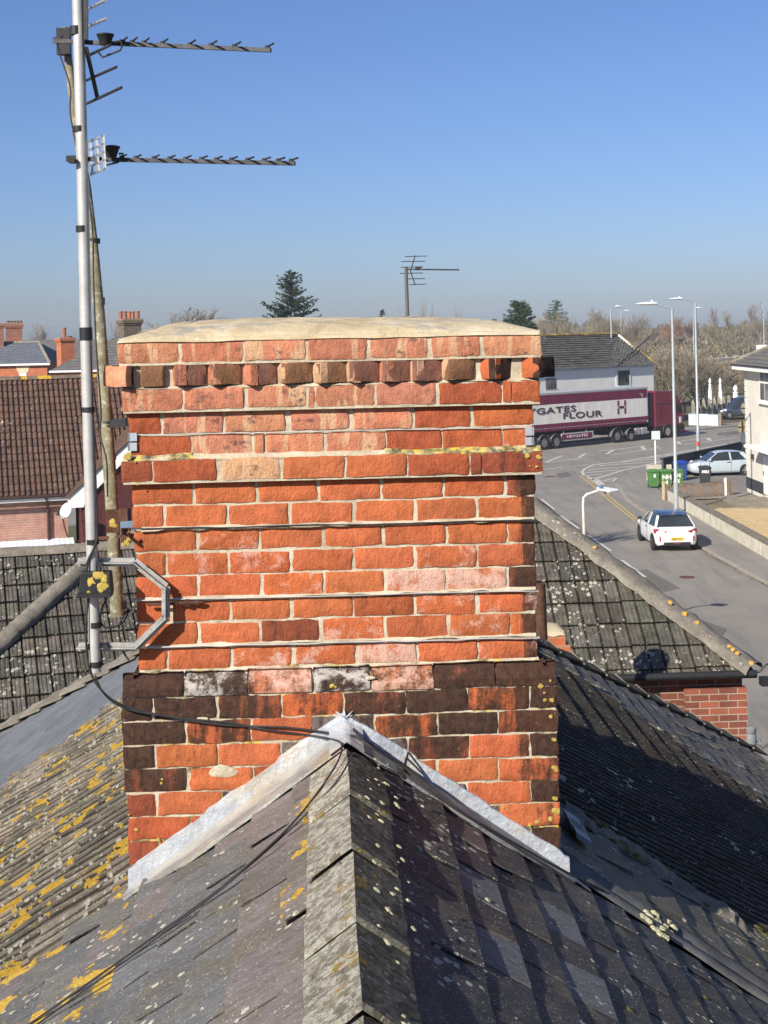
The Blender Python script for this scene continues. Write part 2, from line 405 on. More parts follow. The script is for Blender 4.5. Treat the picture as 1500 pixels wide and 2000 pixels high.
def wall_brick(name, a, b, mo, s=1.0, squash=0.0):
    m = NM(name, 0.9, 0, 0.15)
    x = m.n('TexBrick'); sp = m.n('SeparateXYZ'); m.set(sp.inputs[0], m.co())
    cb = m.n('CombineXYZ'); m.set(cb.inputs[0], m.math('ADD', sp.outputs[0], sp.outputs[1])); m.set(cb.inputs[1], sp.outputs[2])
    m.set(x.inputs['Vector'], cb.outputs[0])
    x.inputs['Scale'].default_value = 1.0; x.inputs['Brick Width'].default_value = 0.225 * s; x.inputs['Row Height'].default_value = 0.078 * s
    x.inputs['Mortar Size'].default_value = 0.006 * s; x.inputs['Mortar Smooth'].default_value = 0.1
    m.set(x.inputs['Color1'], a); m.set(x.inputs['Color2'], b); m.set(x.inputs['Mortar'], mo)
    c = m.mix(1.0, x.outputs[0], m.ramp(m.noise(3, 6, 0.7), [(0.3, 0.75), (0.7, 1.2)]), 'MULTIPLY')
    m.color(c); m.bump(x.outputs[1], -0.4, 0.01)
    return m.m
PINKB = wall_brick('pink_facing_brick', (0.42, 0.185, 0.125), (0.36, 0.20, 0.15), (0.40, 0.34, 0.29))
REDB = wall_brick('red_brick_wall', (0.31, 0.10, 0.058), (0.17, 0.06, 0.042), (0.34, 0.28, 0.21))
ORANGEB = wall_brick('orange_brick_wall', (0.47, 0.145, 0.06), (0.40, 0.11, 0.05), (0.36, 0.22, 0.14))
STOCKB = wall_brick('stock_brick_wall', (0.16, 0.115, 0.075), (0.11, 0.085, 0.065), (0.2, 0.18, 0.14))
# ================================================================== THE HOUSE UNDER US: roof and chimney
house = thing('brick_house', 'near brick house with the big red chimney stack astride its slate roof', 'house', H(0, 0.4, 0))

# ---- one brick with a worn face
def brick(mb, o, ex, n, w, h, col, par, proud=0.0, nu=15, nv=5, slope=None, par_fn=None, rough=1.0, back=0.035):
    ex = Vector(ex); n = Vector(n); ez = Vector((0, 0, 1)); sd = rnd.random() * 90
    us = [0, 0.006] + [w * k / (nu - 2) for k in range(1, nu - 2)] + [w - 0.006, w]
    vs_ = [0, 0.006] + [h * k / (nv - 2) for k in range(1, nv - 2)] + [h - 0.006, h]
    NU, NV = len(us), len(vs_); P = []
    for j, v in enumerate(vs_):
        for i, u in enumerate(us):
            ei, ej = i in (0, NU - 1), j in (0, NV - 1)
            d = proud
            if ei or ej: d -= 0.0026 + (0.002 if ei and ej else 0)
            else: d += rough * (0.0020 * vnoise(u * 40 + sd, v * 50, 3.3) + 0.0016 * vnoise(u * 14 + sd, v * 18, 7.1))
            if i in (1, NU - 2) or j in (1, NV - 2): d -= 0.001 + 0.0012 * abs(vnoise(u * 30 + sd, v * 50, 9))
            if slope: d += slope(v / h)
            uu = u + ((0.0034 * vnoise(sd, v * 40, 1.0) + 0.0016 * vnoise(sd, v * 120, 4.0)) * rough if ei else 0) + (-0.001 if i == NU - 1 else 0)
            chip = -0.0055 * max(0, vnoise(u * 26, sd * 3, 8.0) - 0.55) * (1 if v < h / 2 else -1) if ej else 0
            vv = v + ((0.0032 * vnoise(u * 20, sd, 5.0) + 0.0018 * vnoise(u * 75, sd, 2.0)) * rough - chip if ej else 0)
            P.append(o + ex * uu + ez * vv + n * d)
    fs, cs, ps = [], [], []
    for j in range(NV - 1):
        for i in range(NU - 1): fs.append((j * NU + i, j * NU + i + 1, (j + 1) * NU + i + 1, (j + 1) * NU + i))
    ring = [i for i in range(NU)] + [(j + 1) * NU - 1 for j in range(1, NV)] + [(NV - 1) * NU + i for i in range(NU - 2, -1, -1)] + [j * NU for j in range(NV - 2, 0, -1)]
    b = len(P)
    for r in ring:
        q = P[r]; P.append(q - n * (back + (q - o).dot(n)))
    m = len(ring); fs += [(ring[k], ring[(k + 1) % m], b + (k + 1) % m, b + k) for k in range(m)]
    base = len(mb.v)
    mb.v.extend(P)
    for k, f in enumerate(fs):
        mb.f.append(tuple(base + i for i in f)); mb.c.append(col); mb.m.append(0)
        if par_fn:
            c = sum((P[i] for i in f), Vector()) / len(f)
            mb.p.append(par_fn((c - o).dot(ex) / w, (c - o).z / h, par))
        else: mb.p.append(par)

KIND = {  # colour, (soot, efflorescence, mottle)
    'O': ((0.51, 0.142, 0.056), (0.10, 0.16, 0.0)), 'o': ((0.48, 0.130, 0.050), (0.26, 0.16, 0.0)),
    'R': ((0.40, 0.100, 0.042), (0.28, 0.10, 0.0)), 'r': ((0.27, 0.072, 0.036), (0.34, 0.05, 0.0)),
    'P': ((0.53, 0.215, 0.125), (0.14, 0.22, 1.0)), 'p': ((0.53, 0.20, 0.112), (0.10, 0.18, 0.7)),
    't': ((0.60, 0.36, 0.21), (0.05, 0.15, 0.0)), 'Y': ((0.56, 0.31, 0.17), (0.12, 0.10, 1.0)), 'E': ((0.50, 0.135, 0.05), (0.12, 0.52, 0.0)),
    'F': ((0.50, 0.15, 0.07), (0.12, 0.72, 0.0)), 'D': ((0.24, 0.075, 0.04), (0.70, 0.05, 0.0)),
    'd': ((0.30, 0.085, 0.04), (0.58, 0.08, 0.0)), 'M': ((0.46, 0.115, 0.042), (0.50, 0.08, 0.0)),
    'G': ((0.16, 0.12, 0.11), (0.45, 0.08, 0.0)), 'W': ((0.15, 0.07, 0.05), (0.80, 0.66, 0.0)),
    'w': ((0.47, 0.17, 0.09), (0.46, 0.62, 0.0)), 'B': ((0.25, 0.125, 0.066), (0.22, 0.05, 0.0)),
    'V': ((0.25, 0.115, 0.082), (0.20, 0.05, 0.0)), 'K': ((0.06, 0.025, 0.024), (0.75, 0.12, 0.0)),
}
ROWS = {
 1: 'P230-348 p355-473 P480-596 p602-715 P724-834 p845-937 P946-1057',
 3: 'p238-355 p362-477 P484-596 p603-613 P618-731 P737-851 R859-978 o983-998 R1001-1056',
 4: 'R252-312 P320-434 P441-556 P569-680 p692-803 R811-917 o926-1041',
 5: 'R256-371 P378-491 p499-515 p521-632 P639-751 R757-862 R866-980 E984-1039',
 6: 'r238-297 R301-422 Y434-546 O554-671 o679-794 R799-916 r920-940 r943-1060',
 7: 'o258-374 O382-497 O506-618 O626-741 O748-863 o870-983 r991-1045',
 8: 'O260-317 O325-440 O449-561 O570-685 O696-807 o815-927 o936-1044',
 9: 'o263-382 E389-503 O511-628 O637-745 O752-868 o876-988 o994-1044',
 10: 'O267-321 E328-443 E450-564 O573-687 O694-807 E815-929 O936-1046',
 11: 'o267-384 O391-507 E515-628 O636-747 F757-868 F876-989 d995-1047',
 12: 'o267-330 o338-447 O455-566 O573-687 R693-807 E815-927 E936-1047',
 13: 'O268-384 O393-505 r513-623 E633-749 o757-872 E879-993 o999-1048',
 14: 'o271-324 O330-448 E457-568 E579-693 F701-812 O819-931 E937-1049',
 15: 'D240-356 W360-482 w484-607 W613-721 w725-845 D848-967 d970-1086',
 16: 'D238-296 D303-422 d428-547 M553-670 d674-791 D794-912 M915-1032 D1036-1088',
 17: 'D240-361 M367-487 O493-608 G612-729 M735-852 D857-971 M975-1090',
 18: 'D242-300 o306-422 O428-546 G551-663 G671-794 d799-915 o919-1032 D1038-1090',
 19: 'd243-363 O372-490 R497-612 G620-733 R740-851 O858-971 o976-1091',
 20: 'r250-302 O310-430 G435-553 G560-680 G690-792 G800-911 O917-1035 d1039-1092',
 21: 'R251-369 R376-490 G498-612 G620-735 G742-856 G863-974 O978-1093',
 22: 'r252-309 R315-432 G440-556 G563-680 G690-800 G806-916 G922-1034 d1039-1094',
 23: 'r253-370 r377-490 G498-612 G620-735 G742-856 G863-974 r978-1095',
 24: 'r254-312 r318-432 G440-556 G563-680 G690-800 G806-916 G922-1034 r1039-1096',
}
ZT, PITCH, BH = 8.885, 0.0842, 0.0728
def ztop(k): return ZT - PITCH * (k - 1)
def yf(k):
    if k in (1, 3): return 0.018
    if k in (4, 5): return 0.046
    if k == 6: return 0.016
    if k >= 15: return 0.0
    return 0.05
DEPTH = 0.93
chim = MB(); mort = MB()
edge = {}
for k in sorted(ROWS):
    BH = 0.0750 if k < 15 else 0.0768
    z0 = ztop(k) - BH; zc = ztop(k) - BH / 2; Y = yf(k)
    items = []
    for it in ROWS[k].split():
        a, b = it[1:].split('-'); items.append((it[0], X_at(float(a) - .8, Y, zc), X_at(float(b) + .8, Y, zc)))
    XL, XR = items[0][1], items[-1][2]; edge[k] = (XL, XR)
    slope = (lambda t: -0.05 * max(0.0, (t - 0.34) / 0.66)) if k == 15 else None
    for q, (kd, x0, x1) in enumerate(items):
        c, p = KIND[kd]
        f = 1 + rj(0.10); c = tuple(min(0.8, v * f * (1 + rj(0.05))) for v in c)
        sr = max(0.0, 0.35 if 7 <= k <= 14 else 0.0)
        def pf(u, v, p, x0=x0, x1=x1, k=k, XR=XR, XL=XL):
            X = x0 + u * (x1 - x0); s_ = p[0]
            if 7 <= k <= 14: s_ += 0.62 * smooth01((X - (XR - 0.10)) / 0.09)
            if k >= 15: s_ += 0.25 * max(smooth01((X - (XR - 0.3)) / 0.3), smooth01((XL + 0.3 - X) / 0.3) * smooth01((20 - k) / 4))
            return (min(1, s_), p[1], p[2])
        brick(chim, H(x0, Y, z0 + rj(0.0012)), EX, -EY, x1 - x0, BH + rj(0.002), c, p, 0.0006 + rj(0.0018), slope=slope, par_fn=pf)
    # returns and back of the stack
    back = 0.05 + DEPTH + (0.05 - Y)
    for side, X0 in ((1, XR), (-1, XL)):
        o = 0.0 if k % 2 else 0.115
        y = Y + 0.03
        first = True
        while y < back - 0.02:
            wv = 0.075 + 0.1 * (k % 2) if first else 0.216
            wv = min(wv, back - y); first = False
            kd = rnd.choice('oROr' if k < 15 else 'dMRd'); c, p = KIND[kd]; f = 1 + rj(0.15)
            o_ = H(X0, y, z0) if side > 0 else H(X0, y + wv, z0)
            brick(chim, o_, EY * side, EX * side, wv, BH, tuple(v * f for v in c), p, -0.001, 5, 4, slope=slope)
            y += wv + 0.011
    x = XL + 0.02
    while x < XR - 0.03:
        wv = min(0.216, XR - 0.01 - x); c, p = KIND[rnd.choice('oRrO')]
        brick(chim, H(x + wv, back, z0), -EX, EY, wv, BH, c, p, 0, 5, 4, slope=slope); x += wv + 0.011
    rec = 0.0052 if k > 3 else 0.0045
    par = (0.05, 0, 0) if k < 15 else ((0.42, 0, 0) if k < 21 else (0.62, 0, 0))
    zb = ztop(k + 1) if k < 24 else z0
    if k == 15:      # the splayed course: mortar follows the bevel
        zt_ = ztop(15) + 0.0125
        ii = 0.012
        mort.hexa([H(XL + ii, 0.010, zb), H(XR - ii, 0.010, zb), H(XR - ii, back - .01, zb), H(XL + ii, back - .01, zb)] +
                  [H(XL + 0.058, 0.056, zt_), H(XR - 0.058, 0.056, zt_), H(XR - 0.058, back - 0.055, zt_), H(XL + 0.058, back - .055, zt_)], par=par)
    else:
        mort.hbox(XL + rec, XR - rec, Y + rec, back - rec, zb if k not in (5, 14) else zb, ztop(k) + (0.0137 if k in (1,) else 0.0), par=par)
# row 2: dog-tooth course of turned bricks
teeth = MB(); BH = 0.0728
k = 2; z0 = ztop(2) - BH; zc = z0 + BH / 2; YB = 0.043
mort.hbox(edge[4][0] + 0.02, edge[4][1] - 0.02, YB, 0.05 + DEPTH, ztop(3), ztop(2) + 0.0137, par=(0.08, 0, 0))
def tooth(pxc, ang, kl, kf, lf=0.106, lside=0.20, dz=0.0):
    Yc = -0.012
    K = H(X_at(pxc, Yc, zc), Yc, z0 + dz)
    f = EX * math.cos(ang) + EY * math.sin(ang); l = -EX * math.sin(ang) + EY * math.cos(ang)
    cf, pf_ = KIND[kf]; cl, pl = KIND[kl]  # paler sunward side, darker front: sun and shade put into the brick colours
    brick(teeth, K, f, -l, lf, BH, cf, pf_, 0, 6, 4, back=0.03)
    brick(teeth, K + l * lside, -l, -f, lside, BH, cl, pl, 0, 8, 4, back=0.03)
    brick(teeth, K + f * lf, l, f, lside, BH, cf, pf_, 0, 8, 4, back=0.03)
    c = (0.4, 0.15, 0.08)
    teeth.obox(K + f * 0.006 + l * 0.006 + Vector((0, 0, 0.002)), f * (lf - 0.012), l * (lside - 0.012), (0, 0, BH - 0.004), col=c)
for pxc, kl, kf in ((347, 'p', 'V'), (416, 'p', 'B'), (488, 'p', 'V'), (556, 't', 'B'), (626, 't', 'B'), (688, 't', 'V'), (755, 'p', 'V'), (814, 't', 'V'), (877, 't', 'B')):
    tooth(pxc + rj(2), rad(26 + rj(2)), kl, kf, dz=rj(0.002))
tooth(967, rad(40), 'o', 'K', 0.11)
brick(teeth, H(X_at(274, .015, zc), .015, z0), EX, -EY, .082, BH, *KIND['B'])
Kc = H(X_at(247, -0.015, zc), -0.015, z0 + 0.002)
f1 = -EX * math.cos(rad(25)) + EY * math.sin(rad(25)); l1 = EX * math.sin(rad(25)) + EY * math.cos(rad(25))
brick(teeth, Kc + f1 * 0.095, -f1, -l1, 0.095, BH, (0.66, 0.30, 0.17), (0.05, 0.1, 0.2), 0.004, 6, 4)
brick(teeth, Kc + f1 * 0.095 + l1 * 0.2, -l1, f1, 0.2, BH, (0.55, 0.22, 0.12), (0.05, 0.1, 0.2), 0.0, 6, 4)
tooth(1055, rad(48), 'o', 'K', 0.10)
stack = mort.build('chimney_stack', MORTAR, house, label='mortar core of the chimney, thin pale joints between the bricks')
bk = chim.build('brick_courses', BRICK, stack, smooth=True)
tt = teeth.build('dog_tooth_course', BRICK, stack, smooth=True, label='course of bricks turned so their corners stick out')
# weathering fillets on the oversailing course and the splay
fil = MB()
def fillet(k, X0, X1, Y0, Y1, z0, z1, par_f, n=60):
    def P(i, j):
        X = X0 + (X1 - X0) * i / n; t = j / 3
        Y = Y0 + (Y1 - Y0) * t; z = z0 + (z1 - z0) * (t ** 0.7)
        return H(X, Y + 0.003 * vnoise(X * 30, j), z + 0.005 * vnoise(X * 18, j * 3.1, k))
    b = len(fil.f)
    fil.grid(P, n, 3)
    for q in range(b, len(fil.f)):
        c = sum((fil.v[i] for i in fil.f[q]), Vector()) / 4
        fil.p[q] = par_f((c - HO).dot(EX))
e6 = edge[6]
fillet(6, e6[0] + .004, e6[1] - .004, 0.020, 0.052, ztop(6) - 0.003, ztop(6) + 0.020, lambda X: (0.575 if X > 0.14 else (0.56 if X < -0.52 else -0.1), 0, 0))
fillet(6, e6[0] + .004, e6[1] - .004, 0.021, 0.0175, ztop(6) - 0.014, ztop(6) + 0.0, lambda X: (0.575 if X > 0.14 else (0.56 if X < -0.52 else -0.1), 0, 0))
fillet(3, edge[3][0] + .004, edge[3][1] - .004, 0.020, 0.054, ztop(3) + 0.0, ztop(3) + 0.012, lambda X: (0.1, 0, 0))
for k, pj in ((8, 0.011), (11, 0.008), (13, 0.006)):      # ledges of old pointing left standing under the lashing wires
    xa, xb = edge[k][0] + .03, edge[k][1] - .004
    fillet(k, xa, xb, 0.05 - pj, 0.054, ztop(k + 1) + 0.003, ztop(k + 1) + 0.013, lambda X: (0.05, 0, 0), 90)
    fillet(k, xa, xb, 0.05 - pj, 0.054, ztop(k + 1) + 0.001, ztop(k + 1) - 0.004, lambda X: (0.05, 0, 0), 90)
fil.build('mortar_fillet', MORTAR, stack, smooth='all')
# cement flaunching
cp = MB()
x0, x1 = edge[1]; ya, yb = yf(1), 0.05 + DEPTH + 0.032
NX, NY = 90, 40
def capP(i, j):
    a = -1 + 2 * i / NX; b = -1 + 2 * j / NY
    a = math.copysign(1 - (1 - abs(a)) ** 1.25, a); b = math.copysign(1 - (1 - abs(b)) ** 1.25, b)
    q = (max(0, 1 - abs(a) ** 5.5)) ** 0.85 * (max(0, 1 - abs(b) ** 3.2)) ** 0.75
    X = (x0 + x1) / 2 + (x1 - x0) / 2 * a; Y = (ya + yb) / 2 + (yb - ya) / 2 * b
    hgt = 0.064 * q * (1 - 0.10 * a)
    nz = (0.005 * vnoise(X * 7, Y * 9) + 0.003 * vnoise(X * 25, Y * 25, 4)) * min(1, q * 2.5)
    ed = 1 if (i in (0, NX) or j in (0, NY)) else 0
    return H(X * (1.001), Y - (0.004 if j == 0 else 0), ztop(1) + 0.012 + hgt + nz * (0.3 + q) - (0.014 + 0.002 * vnoise(X * 14, Y * 3) if ed else 0))
cp.grid(capP, NX, NY)
cp.build('cement_cap', CAP, stack, smooth='all', label='domed cream cement cap with grey stains')
# patches of yellow lichen and cement smears on the lower brickwork
def blob(mb, c, n, r, th, seed, squash=1.0, up=None, rag=0.6, **k):
    n = Vector(n).normalized(); up = Vector(up) if up else Vector((0, 0, 1))
    a = up.cross(n); a = a.normalized() if a.length > 1e-4 else n.orthogonal().normalized()
    b = n.cross(a); vs = [c + n * th]; fs = []; m = 11
    for ri, (fr, hh) in enumerate(((0.55, 0.85), (0.9, 0.45), (1.0, -0.25))):
        for j in range(m):
            t = 2 * math.pi * j / m
            q = r * fr * (1 + rag * vnoise(math.cos(t) * 2.2 + seed, math.sin(t) * 1.5, seed * 0.37))
            vs.append(c + a * q * math.cos(t) + b * q * math.sin(t) * squash + n * th * (hh + 0.3 * vnoise(j * 1.3 + seed, ri)))
    fs += [(0, 1 + j, 1 + (j + 1) % m) for j in range(m)]
    for ri in range(2):
        fs += [(1 + ri * m + j, 1 + (ri + 1) * m + j, 1 + (ri + 1) * m + (j + 1) % m, 1 + ri * m + (j + 1) % m) for j in range(m)]
    mb.add(vs, fs, **k)
yl = MB(); ch = MB()
for px, py, r in ((1057, 1340, .014), (1063, 1353, .007), (1075, 1330, .006), (1064, 1367, .010), (1078, 1368, .010), (1076, 1400, .009), (1082, 1445, .009), (1083, 1500, .011), (1086, 1505, .008), (1086, 1585, .016), (1084, 1560, .010), (317, 1522, .006), (316, 1530, .007), (252, 1592, .006), (310, 1640, .010), (312, 1655, .007), (275, 1690, .012), (648, 1340, .010), (655, 1342, .007), (984, 1578, .008), (1050, 1605, .012), (1035, 1612, .010), (1075, 1600, .012), (590, 1436, .006), (350, 1640, .012), (265, 1620, .009)):
    X = X_at(px, -0.002, 8.9 - (py - 652) / 2800 * 5.1)
    d = ray(px, py); t = ((HO - EYE).dot(EY) - 0.003) / d.dot(EY); c = EYE + d * t
    blob(yl, c, -EY, r * 0.72, 0.0010, px * 0.13)
for px, py, r in ((248, 893, .016), (252, 888, .012), (264, 902, .005), (1052, 893, .012), (1032, 889, .013), (1048, 912, .008), (268, 946, .006), (1035, 910, .004)):
    d = ray(px, py); t = ((HO - EYE).dot(EY) + 0.012) / d.dot(EY); blob(yl, EYE + d * t, -EY, r * 0.75, 0.0014, px * 0.21)
yl.build('lichen_patch', YLICH, stack)['kind'] = 'stuff'
for px, py, r in ((435, 1507, .055), (722, 1324, .018), (395, 1405, .02)):
    d = ray(px, py); t = ((HO - EYE).dot(EY) - 0.002) / d.dot(EY); blob(ch, EYE + d * t, -EY, r, 0.003, px * 0.13, 0.42, rag=0.35)
ch.build('cement_patch', MORTAR, stack)['kind'] = 'stuff'
HS, YA = 1.2, 4.6       # plan slope of the far hips, where the ridge ends
# ================================================================== ROOF OF THE HOUSE
roof_deck = MB()
for side in (-1, 1):
    s1 = 4.35 / CS
    for (Y0, Y1) in ((-9.0, YA),):
        p = [S(side, Y0, 0, -0.03), S(side, Y1, 0, -0.03), S(side, Y1 + HS * 4.35, s1, -0.03), S(side, Y0, s1, -0.03)]
        roof_deck.add(p, [(0, 1, 2, 3)], col=(0.05, 0.05, 0.05))
hipL, hipR = S(-1, YA + HS * 4.35, s1, -0.03), S(1, YA + HS * 4.35, s1, -0.03)
roof_deck.add([H(0, YA, ZR - 0.035), hipL, hipR], [(0, 1, 2)], col=(0.12, 0.12, 0.13))
roof = roof_deck.build('roof', SLATE_F, house, recalc=False)
wl = MB()
zE = ZR - SL * 4.35
wl.hbox(-3.95, 3.95, -8.8, YA + HS * 3.95 - 0.1, 0.0, ZR - SL * 3.95 - 0.16)
wl.build('wall', REDB, house)

def slates(mb, side, Y0, Y1, s0, s1, expo, wid, colfn, lift=0.006, jit=0.004, extra=0.0, yf_=None, thk=0.006):
    r = 0; s = s0
    while s < s1:
        st = s + expo; y = Y0 - (wid * 0.5 if r % 2 else 0) - rnd.random() * 0.05
        while y < Y1:
            w_ = wid * (1 + rj(0.08)); a, b = max(y, Y0), min(y + w_ - 0.010, Y1)
            if yf_: b = min(b, yf_(st))
            if b - a > 0.03:
                lf = abs(rj(lift)) * (1.8 if rnd.random() < 0.22 else 0.7) + extra; th = thk + rj(0.001)
                j = [rj(jit) for _ in range(8)]
                tw = rj(lift * 0.6)
                hd, tl = 0.001, 0.016 + lf
                c, xl, amt = colfn(side, (a + b) / 2, st); lf += xl
                q = [(a + j[0], st - expo - 0.05, hd - th), (b + j[1], st - expo - 0.05, hd - th), (b + j[2], st + j[3], tl - th + tw), (a + j[4], st + j[5], tl - th - tw),
                     (a + j[0], st - expo - 0.05, hd), (b + j[1], st - expo - 0.05, hd), (b + j[2], st + j[3], tl + tw), (a + j[4], st + j[5], tl - tw)]
                mb.hexa([S(side, *t) for t in q], col=c, par=(amt, 0, 0))
                gw = 0.012 if a > Y0 + .02 else 0      # dark strip painting the shaded gap between slates, with grime
                if gw: mb.add([S(side, a - gw, st - expo - .02, .004), S(side, a + .004, st - expo - .02, .004), S(side, a + .004, st - .004, tl - th * .9), S(side, a - gw, st - .004, tl - th * .9)], [(0, 1, 2, 3)], col=(.016, .014, .011))
            y += w_
        s = st; r += 1
def tint(c, v): f = 1 + rj(v); return tuple(x * f for x in c)
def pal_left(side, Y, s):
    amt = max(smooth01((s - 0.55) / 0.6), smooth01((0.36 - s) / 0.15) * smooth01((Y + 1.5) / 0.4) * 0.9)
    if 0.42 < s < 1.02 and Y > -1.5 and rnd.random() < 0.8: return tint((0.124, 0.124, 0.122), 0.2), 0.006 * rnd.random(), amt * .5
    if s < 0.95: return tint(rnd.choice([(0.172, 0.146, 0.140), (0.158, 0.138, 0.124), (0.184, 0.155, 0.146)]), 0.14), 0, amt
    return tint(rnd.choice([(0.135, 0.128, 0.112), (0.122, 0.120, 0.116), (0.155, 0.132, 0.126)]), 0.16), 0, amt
def pal_right(side, Y, s):  # dark tones put the right slope's shade into the slate colour
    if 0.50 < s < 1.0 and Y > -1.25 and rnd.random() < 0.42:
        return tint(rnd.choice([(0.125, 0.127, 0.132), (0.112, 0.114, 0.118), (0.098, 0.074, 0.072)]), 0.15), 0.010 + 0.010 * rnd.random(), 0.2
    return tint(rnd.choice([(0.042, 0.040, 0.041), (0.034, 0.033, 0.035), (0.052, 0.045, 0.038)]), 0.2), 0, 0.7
def pal_far(side, Y, s): return tint((0.145, 0.152, 0.158), 0.14), 0, 0.5
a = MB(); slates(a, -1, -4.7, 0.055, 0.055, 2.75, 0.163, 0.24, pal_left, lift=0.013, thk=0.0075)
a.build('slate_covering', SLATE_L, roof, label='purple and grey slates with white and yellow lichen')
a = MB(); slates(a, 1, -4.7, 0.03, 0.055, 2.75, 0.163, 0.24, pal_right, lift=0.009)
a.build('slate_covering', SLATE_R, roof, label='mossy slates in tones darkened for shade, with a few smoother blue ones')
a = MB(); slates(a, 1, 0.27, 1.12, 0.6, 3.2, 0.20, 0.26, lambda *k: (tint((0.085, 0.076, 0.052), 0.25), 0, 0.6), lift=0.012)
a.build('slate_strip', SLATE_R, roof, label='greenish slates along the lead gutter')
for side in (-1, 1):
    a = MB(); slates(a, side, 4.7 if side < 0 else 6.1, 10.0, 0.1, 5.2, 0.20, 0.30, pal_far if side < 0 else (lambda *k: (tint((0.088, 0.078, 0.062), 0.25), 0, 0.4)), lift=0.003 if side < 0 else 0.014, thk=0.006 if side < 0 else 0.014, extra=0.0 if side < 0 else 0.012, yf_=lambda s_: YA + HS * s_ * CS - 0.02)
    a.build('slate_covering', SLATE_F if side < 0 else SLATE_R, roof, label='smooth blue grey slates up to the far hip' if side < 0 else 'dark slates up to the far hip')

# ---- ribbed interlocking tiles
def ribbed(mb, P, u0, u1, v0, v1, pitch, prof, expo, step, jit=0.0, colf=0.22, tile=3, tail=0.4):
    """P(u, v, off); prof: [(fraction of pitch, height)]"""
    us = []; k0 = math.floor(u0 / pitch)
    k = k0
    while k * pitch < u1:
        for f, h, *cf in prof:
            u = (k + f) * pitch
            if u0 - 1e-6 <= u <= u1 + 1e-6: us.append((u, h, k, cf[0] if cf else 1.0))
        k += 1
    n = len(us); v = v0; r = 0
    while v < v1 - 1e-6:
        vb = min(v + expo, v1); vs = []
        tj = {}
        for row, (vv, off) in enumerate(((v - 0.02, 0.0), (vb, step), (vb + 0.002, step - 0.022))):
            for (u, h, k, _c) in us:
                t = (k // tile)
                if t not in tj: tj[t] = (rj(jit), rj(jit * 0.5), rj(jit))
                q = tj[t]
                vs.append(P(u, vv + (q[0] if row else 0), off + h * (1.0 if row < 2 else 0.6) + (q[1] if row else 0)))
        fs, cs = [], []
        b = len(mb.v); mb.v.extend(vs)
        cols = {}
        for row in range(2):
            for i in range(n - 1):
                k = us[i][2] // tile
                if k not in cols:
                    f = 1 + rj(colf); cols[k] = (f * (1 + rj(0.05)), f, f * (1 + rj(0.05)))
                mb.f.append((b + row * n + i, b + row * n + i + 1, b + (row + 1) * n + i + 1, b + (row + 1) * n + i))
                g_ = us[i][3] * (tail if row else 1.0); mb.c.append(tuple(x * g_ for x in cols[k])); mb.p.append((0, 0, 0)); mb.m.append(0)  # groove and tail tones paint the shade of the gaps, along with dirt
        v = vb; r += 1
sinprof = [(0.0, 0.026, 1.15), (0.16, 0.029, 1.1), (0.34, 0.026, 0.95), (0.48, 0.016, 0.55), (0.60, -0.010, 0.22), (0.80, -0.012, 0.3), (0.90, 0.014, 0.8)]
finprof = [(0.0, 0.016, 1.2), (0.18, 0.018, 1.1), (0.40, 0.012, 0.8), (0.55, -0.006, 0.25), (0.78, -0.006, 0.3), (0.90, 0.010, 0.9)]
a = MB(); ribbed(a, lambda u, v, o: S(-1, u, v, o - 0.012 + 0.006 * vnoise(u * 4, v * 4) + 0.005 * vnoise(u * 14, v * 13)), 0.06, 4.75, 0.05, 4.6, 0.105, finprof, 0.27, 0.026, 0.022, 0.35, 3)
a.build('ribbed_tile_covering', RIBL, roof, label='rough ribbed tiles crusted with pale and orange lichen')
a = MB(); ribbed(a, lambda u, v, o: S(1, u, v, o - 0.008 + 0.004 * vnoise(u * 6, v * 4, 5)), 1.12, 6.15, 0.05, 4.6, 0.095, [(f_, h_ * .4, c_) for f_, h_, c_ in finprof], 0.26, 0.030, 0.008)
a.build('ribbed_tile_covering', RIBR, roof, clips=[(H(0, YA - .015, ZR), -EX * HS + EY)], label='dark ribbed tiles in the shadow of the chimney')

# ---- ridge and hip tiles
def ridge_tile(name, p0, p1, w1, w2, wing, mat, parent, near=0.030, far=0.010, th=0.018, bare=1.0):  # bare: factor painting shade into the wing away from the sun
    """angular tile from p0 (near, lapped over) to p1"""
    mb = MB(); up = (Vector(w1) + Vector(w2)); up = -up.normalized() if up.length > 1e-6 else Vector((0, 0, 1))
    for w_ in (Vector(w1), Vector(w2)):
        f0_ = len(mb.f)
        nrm = (p1 - p0).cross(w_).normalized()
        if nrm.dot(up) < 0: nrm = -nrm
        NU = 6
        def P(i, j, top):
            t = i / NU; q = j / 4
            o = near + (far - near) * t
            base = p0 + (p1 - p0) * t + up * o * 1.1 + w_ * wing * q
            e = 0.004 * vnoise(base.x * 40, base.y * 40, base.z * 40)
            return base + (nrm * 0 if j == 0 else nrm * e * 0.5) + up * (th if top else 0) + (w_ * e if j == 4 else Vector())
        top = [[P(i, j, 1) for i in range(NU + 1)] for j in range(5)]; bot = [[P(i, j, 0) for i in range(NU + 1)] for j in range(5)]
        b = len(mb.v)
        mb.grid(lambda i, j: top[j][i], NU, 4)
        mb.grid(lambda i, j: bot[j][i], NU, 4)
        mb.grid(lambda i, j: (top if i else bot)[j][0], 1, 4); mb.grid(lambda i, j: (top if i else bot)[j][NU], 1, 4)
        mb.grid(lambda i, j: (top if j else bot)[4][i], NU, 1)
        f = (1 + rj(0.12)) * (bare if w_.dot(EX) > 0 else 1.0)      # the weather side is crusted pale with lichen, the other has its shade painted in
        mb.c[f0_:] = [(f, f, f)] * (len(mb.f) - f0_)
    return mb.build(name, mat, parent, recalc=True)
y = -0.32
wL, wR = (S(-1, 0, 1) - S(-1, 0, 0)).normalized(), (S(1, 0, 1) - S(1, 0, 0)).normalized()
